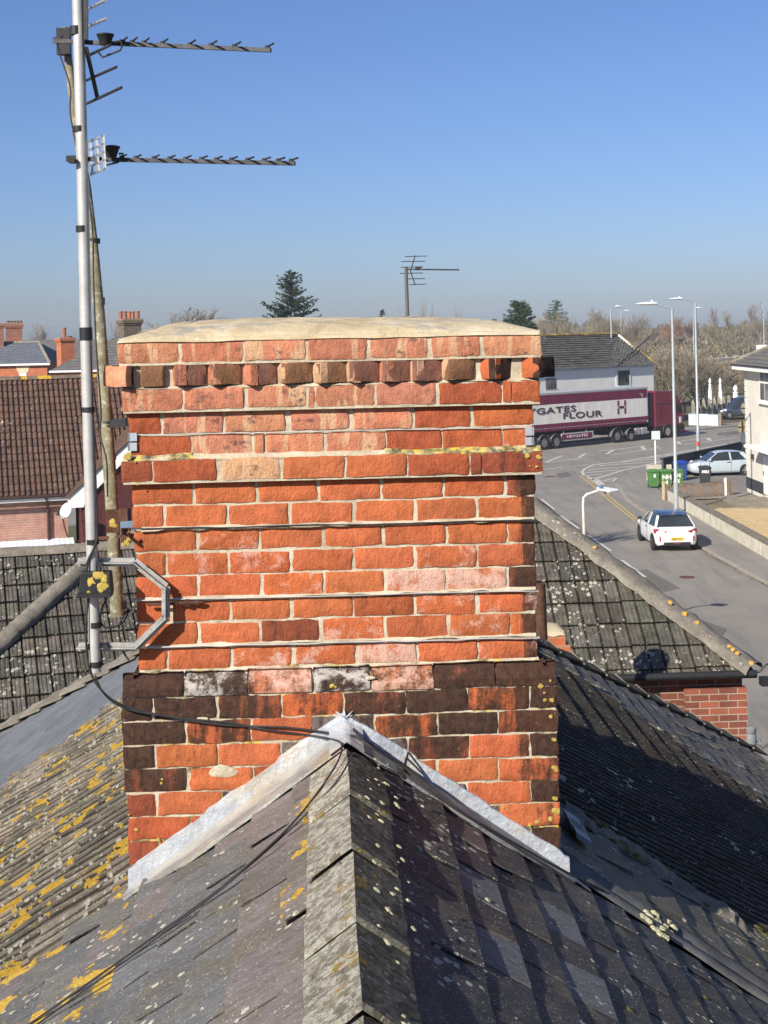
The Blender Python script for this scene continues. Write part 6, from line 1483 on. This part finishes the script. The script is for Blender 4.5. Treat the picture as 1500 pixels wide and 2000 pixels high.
b = MB(); tb(b, c1 - .5, c1 + .05, .42, .56, -.03, .2); b.build('step', MAR, cab)
lwheel(s_fr, lorry, .52, plain('tan_rim', (.38, .34, .27), .6)); arch(s_fr, lorry, .62)

# ---- long white building behind the lorry
wb = thing('white_building', 'long white rendered building with a grey tiled roof and mossy yellow ridge, behind the lorry', 'building', M0 + MN * 11)
W1 = M0 + MN * 10.5
cR = onplane(1276, 712, W1, MN); cR2 = Vector((cR.x, cR.y, 0)); zE_ = cR.z
b = MB(); b.obox(cR2 - MD * 30, MD * 30, MN * 8.4, UP * zE_); b.prism([cR2 - MD * .01 + UP * zE_, cR2 - MD * .01 + MN * 8.4 + UP * zE_, cR2 - MD * .01 + MN * 4.2 + UP * (zE_ + 3.0)], MD * -.2); wbw = b.build('wall', plain('white_render', (0.82, 0.80, 0.73), .85, 0, .06, 1.2, .15), wb)
q = MD * .22; zr_ = zE_ + 3.15
rgp = onplane(1243, 652, W1 + MN * 4.2, MN); zr_ = rgp.z
b = MB(); nr = 15
for k in range(nr):
    t0, t1 = k / nr, (k + 1) / nr
    def pt_(t, side): return cR2 + MN * (-.35 + 4.55 * t) + UP * (zE_ - .05 + (zr_ - zE_ + .05) * t)
    a0, a1 = pt_(t0, 0), pt_(t1, 0)
    f = 1 + rj(.12)
    for m_ in range(60):
        f2 = f * (1 + rj(.22)); b.add([a0 - MD * (30.0 - .5 * m_ - .2) + UP * .07, a0 - MD * (29.5 - .5 * m_ - .2) + UP * .07, a1 - MD * (29.5 - .5 * m_ - .2) + UP * .0, a1 - MD * (30.0 - .5 * m_ - .2)], [(0, 1, 2, 3)], col=(f2, f2, f2))
b.build('roof', tile_mat('grey_plain_tile', (0.098, 0.092, 0.084), (0.06, 0.056, 0.052), 0.25, 0.12, 0.3), wb)
b = MB(); r0 = pt_(1, 0); quad(b, r0 - MD * 30, r0 + MD * .22, r0 + MD * .22 + MN * 4.6 - UP * (zr_ - zE_ + .2), r0 - MD * 30 + MN * 4.6 - UP * (zr_ - zE_ + .2)); b.build('roof_back', GREYT, wb)
YM_ = tile_mat('yellow_mossed_ridge', (0.24, 0.17, 0.06), (0.12, 0.10, 0.06), 0.2, 0.95, 0.3)
b = MB(); b.tube([r0 - MD * 30 + UP * .05, r0 + MD * .25 + UP * .05], .17, 6); b.build('ridge_capping', YM_, wb)
b = MB(); b.bar(pt_(0, 0) + MD * .16 + UP * .1, r0 + MD * .16 + UP * .07, MD * .26, UP * .05); b.build('verge', YM_, wb)
b = MB(); b.bar(cR2 - MD * 30 - MN * .04 + UP * (zE_ - .12), cR2 + MD * .05 - MN * .04 + UP * (zE_ - .12), UP * .16, MN * .05); b.build('fascia', plain('blue_white_fascia', (0.62, 0.68, 0.74), .6), wb)
for (x0, y0, x1, y1, fr) in ((1207, 723, 1229, 753, 1), (1066, 738, 1086, 761, 0), (1120, 735, 1140, 760, 0)):
    if x0 == 1120: continue
    p, q = onplane(x0, y1, W1, MN), onplane(x1, y0, W1, MN); w_ = (q - p).dot(MD); h_ = q.z - p.z; p = Vector((p.x, p.y, p.z)) - MN * .02
    b = MB(); b.obox(p, MD * w_, MN * .018, UP * h_); wn = b.build('window', GLASS if fr else plain('boarded_window', (0.17, 0.155, 0.15), .9, 0, .4, 5), wb)
    b = MB()
    if fr: b.obox(p - MD * .28 - MN * .03 - UP * .1, MD * .26, MN * .045, UP * (h_ + .3)); b.obox(p + MD * (w_ + .01) - MN * .03, MD * .12, MN * .045, UP * (h_ + .2))
    b.obox(p - MD * .1 - MN * .1 - UP * .12, MD * (w_ + .3), MN * .118, UP * .11); b.build('frame', plain('grey_stone_sill', (.33, .33, .33), .8) if not fr else plain('white_blue_frame', (.62, .68, .75), .6), wn)
    b = MB()
    for k in range(3): b.obox(p + MD * (w_ * (.15 + .3 * k)) - MN * .012 + UP * h_ * .05, MD * w_ * .2, MN * .008, UP * h_ * (.3 + .2 * k))
    b.build('pane', plain('reflecting_pane', (.10, .085, .075), .2, 0, .6, 3), wn)
b = MB(); b.tube([onplane(1272, 655, W1 + MN * 3, MN), onplane(1203, 717, W1 - MN * .5, MN)], .06, 5); tag(b.build('overhead_cable', CABLE), 'thick black cable slanting across the grey roof of the white building', 'cable')
# ---- white house at the right edge
XW = 19.1; wh = thing('white_house', 'white rendered house with a dark plinth cut by the right edge of the view', 'house', (XW, 74, 0))
nX = Vector((1, 0, 0)); hp = lambda px, py: onplane(px, py, (XW, 0, 0), nX)
Yc = hp(1456, 800).y; zE2 = hp(1470, 722).z
b = MB(); b.box((XW, 40, 0.0), (XW + 9, Yc, zE2)); b.build('wall', CREAMW, wh)
b = MB(); b.box((XW - .04, 72.4, 0.3), (XW - .003, Yc + .04, hp(1457, 930).z)); b.box((XW - .003, Yc + .003, 0.0), (XW + 9, Yc + .05, hp(1457, 930).z)); b.build('plinth', plain('dark_plinth', (0.045, 0.047, 0.05), .8), wh)
b = MB(); k = 0; z = 1.2
while z < zE2 - .4: b.box((XW - .03, Yc - (.42 if k % 2 else .25), z), (XW - .002, Yc + .03, z + .26)); z += .30; k += 1
b.build('quoins', CREAMW, wh)
b = MB(); o_ = .55; b.box((XW - o_, 40, zE2 - .02), (XW + 9 + o_, Yc + o_, zE2 + .20)); b.build('soffit', WHITEP, wh)
b = MB(); b.box((XW - o_ - .06, 40, zE2 + .203), (XW + 9 + o_, Yc + o_ + .06, zE2 + .27)); b.build('gutter', BLACKP, wh)
b = MB(); e0, e1 = Vector((XW - o_, Yc + o_, zE2 + .27)), Vector((XW - o_, 40, zE2 + .27)); e2, e3 = Vector((XW + 9 + o_, Yc + o_, zE2 + .27)), Vector((XW + 9 + o_, 40, zE2 + .27))
r1, r2_ = Vector((XW + 4.5, Yc - 4.5, zE2 + 3.0)), Vector((XW + 4.5, 40, zE2 + 3.0)); quad(b, e0, e1, r2_, r1); quad(b, e0, r1, e2); quad(b, e2, r1, r2_, e3); b.build('roof', FTG, wh)
b = MB(); b.tube([e0 + UP * .05, r1 + UP * .05], .1, 6); b.tube([r1 + UP * .05, r2_ + UP * .05], .1, 6); b.build('hip_capping', HIPC, wh)
for (x0, y0, x1, y1) in ((1484, 719, 1507, 786),):
    p, q = hp(x0, y0), hp(x1, y1); q.z = hp(1484, 784).z
    b = MB(); b.box((XW - .05, q.y, q.z), (XW - .003, p.y, p.z)); wn = b.build('window', WHITEP, wh)
    b = MB(); w_ = p.y - q.y; h_ = p.z - q.z
    for (u0, u1, v0, v1) in ((.1, .48, .62, .93), (.1, .48, .07, .56), (.54, .92, .62, .93), (.54, .92, .07, .56)): b.box((XW - .062, p.y - w_ * u1, q.z + h_ * v0), (XW - .052, p.y - w_ * u0, q.z + h_ * v1))
    b.build('pane', GLASS, wn)
    b = MB(); b.box((XW - .16, q.y - .1, q.z - .09), (XW - .003, p.y + .1, q.z - .004)); b.build('sill', WHITEP, wn)
p, q = hp(1492, 890), hp(1512, 955); b = MB(); b.box((XW - .05, 69.4, .35), (XW - .003, p.y, p.z)); dr = b.build('door', WHITEP, wh)
b = MB(); b.box((XW - .075, p.y - .12, 1.3), (XW - .052, p.y - .06, 1.5)); b.build('handle', BLACKP, dr)
b = MB(); p = hp(1487, 868); b.box((XW - .9, 68.6, p.z - .12), (XW - .004, p.y, p.z + .02)); b.build('porch_canopy', WHITEP, wh)
b = MB(); p = hp(1472, 892); b.box((XW - .14, p.y - .1, p.z - .13), (XW - .004, p.y + .1, p.z + .13)); b.build('wall_lamp', DARKM, wh)
b = MB(); b.obox(A(1481, 692, 39), (.55, 0, 0), (0, .4, 0), (0, 0, .5)); b.build('chimney', WHITEP, wh)
# round traffic signs seen from behind, by the corner of the white house
for px, py, r, D, lb in ((1459, 797, .42, 47, 'round traffic sign seen from behind, the upper one by the white house corner'), (1453, 834, .40, 46, 'yellowish round traffic sign seen from behind, the lower one by the white house corner')):
    t = thing('traffic_sign', lb, 'sign', (A(px, py, D).x, 2 * D, 0)); c = A(px, py, D); D = c.y
    b = MB(); b.lathe([(r, -.01), (r, .01)], c, 22, 'y'); b.build('sign_disc', plain('sign_back_tan', (0.27, 0.235, 0.17), .6, .1) if r > .41 else plain('sign_back_yellow', (0.34, 0.26, 0.12), .6, .1), t)
    b = MB(); b.tube([Vector((c.x - .12, D - .05, 0)), Vector((c.x - .12, D - .05, c.z + r))], .05, 8); b.box((c.x - r, D - .05, c.z - .03), (c.x + r, D - .02, c.z + .03)); b.build('post', DARKM, t)
b = MB(); c = A(1456, 856, 45); b.box((c.x - .25, c.y - .2, c.z - .3), (c.x + .12, c.y + .1, c.z + .35)); b.tube([(c.x, c.y, 0), (c.x, c.y, c.z)], .06, 8); tag(b.build('signal_box', plain('blue_grey_box', (.10, .12, .14), .5)), 'small blue grey box on a post under the round signs', 'box')
# white hoarding, fences and pillars beyond the road
hb = thing('hoarding', 'low white panelled barrier beside the front of the lorry cab', 'barrier', G(1376, 842))
p, q = G(1345, 832), G(1403, 834); d = (q - p).normalized(); n_ = Vector((-d.y, d.x, 0)); L = (q - p).length
b = MB()
for k in range(3): b.obox(p + d * (L / 3 * k + .02) + UP * .08, d * (L / 3 - .04), n_ * .08, UP * (.95 + .05 * (k % 2)))
b.build('panel', plain('white_barrier', (0.66, 0.69, 0.70), .6, 0, .08, 2, 0, .3, (0.35, .42, .46)), hb)
b = MB(); b.obox(p + UP * 1.06 + n_ * .01, d * L, n_ * .06, UP * .06); b.build('top_rail', plain('grey_blue_rail', (.30, .36, .40), .6), hb)
b = MB(); b.obox(q + d * .05, d * .25, n_ * .25, UP * 1.25); tag(b.build('gate_post', WOOD), 'stout brown gate post at the right end of the white barrier', 'post')
b = MB(); FS = far_edge + MN * 3.0
pf_ = thing('timber_fence', 'grey wooden post fence with swags between pointed posts, behind the white barrier', 'fence', G(1385, 806))
for k, px in enumerate((1352, 1362, 1373, 1384, 1394, 1403, 1412, 1422)):
    g_ = A(px, 812, 66 + k * .5); g_.z = 0; b = MB(); b.obox(g_, (.26, 0, 0), (0, .26, 0), UP * (1.85 + .1 * (k % 2))); b.lathe([(.18, 0), (.02, .3)], g_ + Vector((.13, .13, 1.85)), 6); b.build('post', plain('silver_timber', (0.27, 0.24, 0.19), .95, 0, .3, 3), pf_)
b = MB(); P_s = [A(1352 + 10 * k, 775 + (5 if k % 2 else 0) + k * 1.4, 66.5 + k * .5) for k in range(8)]
b.tube(P_s, .05, 5); b.tube([p - UP * .9 for p in P_s], .07, 5); b.build('rail', plain('silver_rail', (0.33, 0.29, 0.22), .95, 0, .3, 3), pf_)
for px, py0, py1, lb in ((1387, 738, 766, 'slim white garden pedestal, leftmost of three beyond the shrub'), (1407, 738, 767, 'white garden pedestal in the middle of the three beyond the shrub'), (1437, 752, 782, 'stout white garden pedestal with an urn top, nearest the white house')):
    D = 78; c = A(px, py1, D); h_ = (py1 - py0) / FPX * 2 * D; t = thing('garden_pedestal', lb, 'ornament', c, 'white garden pedestals')
    b = MB(); r = .17 if px < 1420 else .30; b.lathe([(r * 1.2, -1.2), (r * 1.2, .1), (r, .15), (r * .9, h_ * .45), (r * 1.15, h_ * .5), (r * .6, h_ * .56)], c, 10); b.build('pedestal', WHITEP, t, smooth=True)
    b = MB(); b.lathe([(r * .4, h_ * .56), (r * .9, h_ * .72), (r * .8, h_ * .85), (r * .5, h_ * .92), (r * .1, h_)], c, 10); b.build('urn', WHITEP, t, smooth=True)
# railings and low bridge in the middle distance
rb = thing('bridge_railing', 'pale railing of a low road bridge beyond the shrubs on the right', 'railing', A(1420, 720, 130)); D = 130
b = MB(); b.bar(A(1365, 703, D), A(1475, 693, D - 8), UP * .14, (0, .1, 0)); b.bar(A(1365, 712, D), A(1475, 703, D - 8), UP * .12, (0, .1, 0)); b.build('rail', LG, rb)
b = MB()
for k in range(7): p = A(1368 + 17 * k, 711 - 1.6 * k, D - 1.2 * k); b.bar(p - UP * .4, p + UP * 1.1, (.16, 0, 0), (0, .12, 0))
b.build('posts', LG, rb)['kind'] = 'stuff'
b = MB(); b.prism([A(1368, 714, D), A(1478, 704, D - 8), A(1478, 716, D - 8), A(1368, 726, D)], (0, 8, 0)); b.build('deck', plain('bridge_concrete', (0.22, .2, .17), .9), rb)
b = MB(); b.prism([A(1340, 728, 128), A(1368, 712, 128), A(1470, 700, 128), A(1530, 740, 128), A(1530, 800, 128), A(1330, 800, 128)], (0, 10, 0)); struct('embankment', b, plain('earth_bank', (0.135, 0.11, 0.07), .95, 0, .35, .3, .3))
b = MB(); b.prism([A(1392, 742, 127.8), A(1402, 720, 127.8), A(1440, 712, 127.8), A(1452, 730, 127.8), A(1440, 741, 127.8)], (0, .15, 0)); tag(b.build('culvert', plain('dark_void', (0.035, .04, .05), .9)), 'dark blue grey culvert mouth under the bridge railing', 'culvert')
for lb, x0, x1, y0, y1, D, col, cr in (('long pale roofed industrial shed at the right edge', 1455, 1560, 632, 652, 190, (.40, .42, .42), (.62, .66, .66)), ('low grey shed with a flat roof behind the street lamps', 1278, 1310, 648, 662, 170, (.22, .16, .12), (.42, .42, .39)), ('pale blue grey shed just right of the nearest lamp column', 1318, 1345, 646, 664, 165, (.45, .48, .50), (.30, .28, .25)), ('long low cream shed behind the round bare tree', 1345, 1455, 646, 656, 200, (.40, .38, .32), (.33, .31, .28))):
    t = thing('shed', lb, 'shed', A(x0, y1 + 10, D), 'sheds beyond the road'); p, q = A(x0, y1, D), A(x1, y0, D)
    b = MB(); b.box((p.x, D, 0), (q.x, D + 10, p.z + .4)); b.build('wall', plain('shed_wall', col, .8, 0, .1, .5), t)
    b = MB(); rise = max(.6, q.z - p.z - .3); b.prism([(p.x - .3, D - .3, p.z + .42), (q.x + .3, D - .3, p.z + .42), (q.x + .3, D + 5, p.z + .4 + rise), (p.x - .3, D + 5, p.z + .4 + rise)], (0, 0, .15)); b.build('roof', plain('shed_roof', cr, .7, 0, .1, .5), t)
# ================================================================== TREES
def bark(name, c): return plain(name, c, 0.95, 0, 0.3, 1.5)
BK1 = bark('grey_bark', (0.19, 0.16, 0.125)); BK2 = bark('tan_twigs', (0.235, 0.195, 0.14)); BK3 = bark('purple_twigs', (0.18, 0.135, 0.12)); BK4 = bark('russet_twigs', (0.24, 0.125, 0.075)); BK5 = bark('olive_twigs', (0.215, 0.19, 0.125))
def foliage(name, c): 
    m = NM(name, 0.85, 0, 0.2); cc = m.mix(1.0, m.attr('col'), m.ramp(m.noise(1.5, 3, .6), [(.3, .8), (.7, 1.2)]), 'MULTIPLY'); m.color(m.mix(1.0, c, cc, 'MULTIPLY')); return m.m
FG1 = foliage('spruce_needles', (0.030, 0.047, 0.024)); FG2 = foliage('cypress_sprays', (0.036, 0.066, 0.026))
def bare_tree(label, px, top, D, w_px, seed, mat, stems=1, levels=6, thick=1.0, base_z=0.0, upright=0.5, parts=True, tw=0.022):
    r = random.Random(seed); p = A(px, top, D); D = p.y; h = p.z - base_z; base = Vector((p.x, D, base_z)); W_ = w_px / FPX * D
    t = thing('bare_tree' if stems < 4 else 'bare_shrub', label, 'tree' if stems < 4 else 'shrub', base)
    tk, cr = MB(), MB()
    def grow(p, d, L, rad_, lv):
        n = 2 if lv < 2 else 3; pts = [p]; q = p; dd = d
        for k in range(n):
            dd = (dd + Vector((r.gauss(0, .13), r.gauss(0, .13), r.gauss(0.02, .07)))).normalized(); q = q + dd * (L / n); pts.append(q)
        rr = [rad_ * (1 - .45 * k / n) for k in range(n + 1)]
        (tk if lv <= 1 else cr).tube(pts, [max(tw * .6, x) for x in rr], 6 if lv <= 1 else 3, cap=False)
        if lv >= levels: return
        m = r.choice((3, 4, 4)) if lv < levels - 2 else r.choice((2, 3, 3))
        for k in range(m):
            f = r.uniform(.35, 1.0) if k else 1.0
            i = min(n, max(1, round(f * n))); a_ = r.uniform(0, 6.283)
            out = Vector((math.cos(a_), math.sin(a_), 0)) * (W_ / max(h, .1) * 1.0)
            nd = (dd * (.75 if k else 1.1) + out * r.uniform(.5, 1.0) + Vector((0, 0, upright * r.uniform(.2, .8)))).normalized()
            grow(pts[i], nd, L * r.uniform(.60, .80), rr[i] * .62, lv + 1)
    for s_ in range(stems):
        a_ = r.uniform(0, 6.283); o = Vector((math.cos(a_), math.sin(a_), 0)) * (W_ * .10 * r.random() if stems > 1 else 0)
        lean = Vector((math.cos(a_), math.sin(a_), 0)) * (.4 * W_ / h if stems > 1 else .03) + Vector((0, 0, 1))
        grow(base + o, lean.normalized(), h * (.30 if stems < 4 else .34), (.028 * h if stems < 4 else .012 * h) * thick, 0)
    # fit the crown to its height and width
    allv = tk.v + cr.v; zt_ = max(v.z for v in allv) - base_z; xs = sorted(abs(v.x - base.x) for v in allv); wx = max(.3, xs[int(len(xs) * .985)])
    sz, sx = h / zt_, (W_ / 2) / wx
    for mb in (tk, cr):
        mb.v = [Vector((base.x + (v.x - base.x) * sx, base.y + (v.y - base.y) * sx, base_z + (v.z - base_z) * sz)) for v in mb.v]
    tk.build('trunk', mat, t, recalc=False); cr.build('crown', mat, t, recalc=False); return t
def conifer(label, px, top, D, w_px, seed, mat, fat=0.0, dense=1.0, h0=0.12, droop=-.15, jag=.35, prof=None):
    r = random.Random(seed); p = A(px, top, D); D = p.y; h = p.z; base = Vector((p.x, D, 0)); R0 = w_px / FPX * D / 2
    t = thing('conifer_tree', label, 'tree', base); b = MB(); b.tube([base, base + UP * h * .96], [.02 * h, .012], 7, cap=False); b.build('trunk', BK1, t)
    cr = MB(); z = h * h0
    while z < h * .99:
        f = (z / h - h0) / (1 - h0); rr = R0 * ((1 - f) ** (.85 if not fat else .55 - .2 * fat)) * (1 if f > .08 else .8)
        if prof:
            for (za, ra), (zb_, rb_) in zip(prof, prof[1:]):
                if za <= z / h <= zb_: rr = ra + (rb_ - ra) * (z / h - za) / (zb_ - za)
        nb = max(4, int((7 + 6 * (1 - f)) * dense))
        for k in range(nb):
            a_ = r.uniform(0, 6.283); L = max(.35, rr * r.uniform(1 - jag, 1.08)); dz = L * (droop + .25 * f + r.uniform(-.1, .12))
            o = base + UP * (z + r.uniform(-.2, .2)); dr = Vector((math.cos(a_), math.sin(a_), 0)); ns = max(4, int(L / .16 * dense))
            sp = dr.cross(UP)
            for q in range(ns):
                u = (q + .5) / ns
                if u < .12 and f < .7: continue
                c = o + dr * L * u + UP * (dz * u + .22 * L * max(0, u - .6)); hw = (.10 + .30 * (1 - abs(2 * u - .9)) * min(1.5, L * .35)) 
                for g in range(3):
                    s_ = r.uniform(.10, .22) * (1 + .25 * (L > 2)); of = sp * r.uniform(-hw, hw) + UP * r.uniform(-.16, .10)
                    d1 = (dr * r.uniform(.3, 1) + sp * r.uniform(-.9, .9) + UP * r.uniform(-.4, .5)).normalized(); d2 = d1.cross(Vector((r.gauss(0, 1), r.gauss(0, 1), r.gauss(0, 1)))).normalized()
                    v = c + of; f_ = r.uniform(.6, 1.5)
                    cr.add([v - d2 * s_ * .4, v + d1 * s_ * 1.3, v + d2 * s_ * .4, v - d1 * s_ * .5], [(0, 1, 2, 3)], col=(f_, f_ * r.uniform(.9, 1.1), f_))
        z += (.33 + .14 * (1 - f)) / max(.6, dense) * (h / 14) ** .5
    cr.build('crown', mat, t, recalc=False); return t
conifer('tall ragged spruce standing up alone behind the cement cap', 567, 531, 75, 250, 5, FG1, jag=.55, h0=.28, droop=.05, dense=1.15, prof=[(0, 3.4), (.6, 3.5), (.68, 3.2), (.72, 3.0), (.77, 2.2), (.826, 1.95), (.90, 1.7), (.948, 1.25), (.975, .7), (1.01, .3)])
conifer('small dark conifer low on the skyline left of the distant aerial', 744, 607, 90, 44, 8, FG1, fat=.6, dense=.8)
conifer('dense dark green conifer just past the right shoulder of the chimney', 1014, 588, 95, 104, 11, FG2, fat=1.0, dense=1.35, jag=.2)
conifer('dark evergreen rising among bare trees, right of the dense conifer', 1086, 588, 120, 92, 12, FG2, fat=.8, dense=.9, jag=.3)
conifer('small dark evergreen at the skyline beside the dense conifer', 966, 622, 140, 50, 13, FG1, fat=1.0, dense=.7)
bare_tree('wide bare tree on the skyline left of the spruce', 385, 595, 105, 160, 21, BK1, levels=6, tw=.04)
bare_tree('second bare tree on the skyline, its right crown touching the first', 425, 604, 112, 90, 22, BK1, levels=6, tw=.04)
bare_tree('bare tree behind the red chimneys at the left edge', 62, 621, 110, 80, 23, BK1, levels=6)
bare_tree('low bare tree between the left chimneys', 92, 640, 125, 60, 24, BK1, levels=5)
bare_tree('thin bare poplar beside the leaning mast', 214, 608, 120, 40, 25, BK2, levels=5, upright=1.2)
for k, (px, tp, w_, lb) in enumerate(((820, 574, 26, 'tallest bare sapling right of the distant aerial'), (790, 596, 20, 'slender bare sapling behind the distant aerial mast'), (845, 590, 22, 'upright bare sapling above the reddish bush'), (760, 600, 26, 'bare sapling left of the distant aerial'), (893, 592, 20, 'rightmost bare sapling above the cement cap'))):
    bare_tree(lb, px, tp, 85 + k, w_, 31 + k, BK1, levels=4, upright=1.5, thick=.6)
bare_tree('low reddish bush on the skyline over the cement cap', 850, 603, 95, 70, 37, BK4, stems=7, levels=4)
R_T = ((1062, 606, 100, 60, BK2, 'tan bare tree behind the white building, beside the dense conifer'), (1098, 600, 105, 70, BK2, 'tan bare tree behind the white building in front of the second evergreen'), (1135, 612, 112, 70, BK5, 'olive bare tree over the middle of the grey roof'), (1158, 596, 120, 60, BK1, 'grey bare tree with a rounded top over the grey roof'), (1188, 604, 125, 60, BK5, 'olive bare tree beside the thin street lamp'), (1232, 607, 118, 64, BK1, 'grey bare tree over the right end of the grey roof'), (1212, 612, 130, 50, BK2, 'small tan bare tree behind the slim lamp'), (1312, 616, 190, 50, BK4, 'russet tree far off between the lamp columns'), (1270, 628, 180, 60, BK1, 'far bare tree left of the nearest lamp column'), (1376, 598, 170, 50, BK3, 'purple tinted birch beside the tallest lamp'), (1352, 618, 175, 40, BK3, 'dark bare tree behind the tallest lamp'), (1420, 602, 140, 96, BK5, 'broad rounded olive willow on the right skyline'), (1466, 588, 165, 56, BK1, 'tall narrow bare birch near the right edge'), (1497, 596, 160, 60, BK1, 'bare tree cut by the right edge'), (1445, 628, 150, 60, BK2, 'tan bare tree below the birch'))
for k, (px, tp, D, w_, mt, lb) in enumerate(R_T): bare_tree(lb, px, tp, D, w_, 50 + k, mt, levels=6, tw=.03 if D > 130 else .024)
bare_tree('big many stemmed tan shrub between the white building and the street lamps', 1312, 668, 80, 120, 71, BK2, stems=24, levels=5, tw=.02)
bare_tree('spreading bare shrub behind the lorry cab', 1362, 690, 84, 100, 72, BK5, stems=16, levels=5, tw=.02)
bare_tree('sprawling grey shrub on the bank by the white pedestals', 1400, 712, 92, 90, 73, BK1, stems=10, levels=4, tw=.022)
bare_tree('olive scrub willow beyond the bridge railing', 1405, 655, 150, 110, 74, BK5, stems=12, levels=4, tw=.03)
bare_tree('reddish scrub at the right edge beyond the railing', 1480, 662, 145, 90, 75, BK3, stems=10, levels=4, tw=.03)
bare_tree('bare street tree standing behind the chimney, its branches shadowing the road', 975, 742, 27, 140, 80, BK1, levels=6, tw=.014)
# far woodland that reads as one band
wd = MB(); r = random.Random(99)
for _ in range(5200):
    px = r.choice((r.uniform(930, 1560), r.uniform(1040, 1560), r.uniform(-60, 940))); D = r.uniform(200, 300); top = 640 + 9 * vnoise(px * .02, 1.0) + 6 * vnoise(px * .09, 4) - .021 * (px - 1200) - (0 if px > 930 else -14)
    p = A(px, top + 22 * r.random() ** 1.3, D); s_ = r.uniform(.5, 1.3); f = r.uniform(.6, 1.3)
    d1 = Vector((r.gauss(0, .4), r.gauss(0, .3), 1)).normalized() * s_ * 1.2; d2 = Vector((r.uniform(-1, 1), r.uniform(-1, 1), 0)) * s_ * .35
    wd.add([p - d1, p + d2, p + d1, p - d2], [(0, 1, 2, 3)], col=(f, f * .95, f * .9))
for _ in range(900):
    px = r.uniform(-60, 1560); D = r.uniform(230, 300); p = A(px, 652 - .021 * (px - 750), D); hh = p.z; D = p.y
    wd.add([Vector((p.x - 1.6, D, 0)), Vector((p.x + 1.6, D, 0)), Vector((p.x + 1.2, D, max(1, hh))), Vector((p.x - 1.2, D, max(1, hh)))], [(0, 1, 2, 3)], col=(.8, .78, .75))
tag(wd.build('woodland', foliage('winter_woodland', (0.135, 0.115, 0.08)), recalc=False), 'far brown winter woodland along the horizon', 'woodland', kind='stuff')
sb = MB(); r = random.Random(123)
for k_ in range(11000):
    px = r.uniform(1265, 1500); D = r.uniform(96, 165); hh = (2.0 + 5.2 * (D - 96) / 70) * (.75 + .5 * vnoise(px * .05, D * .08)) * r.random() ** .6 + .3
    if k_ > 7600: px, D = r.uniform(1268, 1470), r.uniform(135, 162); hh = (8.9 - (666 - 637) / 1400 * D) * r.uniform(.2, .8) + .5 * vnoise(px * .06, 3)
    p = A(px, 700, D); p.z = max(.2, hh); L = r.uniform(.25, .75); f = r.uniform(.5, 1.4); g = vnoise(px * .03, D * .05)
    d1 = Vector((r.gauss(0, .9), r.gauss(0, .7), 1)).normalized() * L; d2 = Vector((r.uniform(-1, 1), r.uniform(-1, 1), r.uniform(-.5, .5))) * r.uniform(.05, .2)
    sb.add([p - d1, p + d2, p + d1, p - d2], [(0, 1, 2, 3)], col=(f * (1 + .15 * g), f, f * (.9 - .15 * g)))
tag(sb.build('scrub', foliage('winter_scrub', (0.20, 0.165, 0.115)), recalc=False), 'tangled tan winter scrub on the low ground beyond the main road', 'scrub', kind='stuff')
# ================================================================== a little spring haze in the air
b = MB(); b.box((-700, -80, -1.0), (700, 900, 20.0)); hz = b.build('haze', None, recalc=True)
hz.data.materials.clear(); hm = bpy.data.materials.new('pale_air'); hm.use_nodes = True; hn = hm.node_tree
hn.nodes.remove(hn.nodes['Principled BSDF']); pv = hn.nodes.new('ShaderNodeVolumePrincipled')
pv.inputs['Color'].default_value = (0.82, 0.90, 1.0, 1); pv.inputs['Density'].default_value = 0.0003; pv.inputs['Anisotropy'].default_value = 0.0
hn.links.new(pv.outputs[0], hn.nodes['Material Output'].inputs['Volume']); hz.data.materials.append(hm); hz['kind'] = 'stuff'
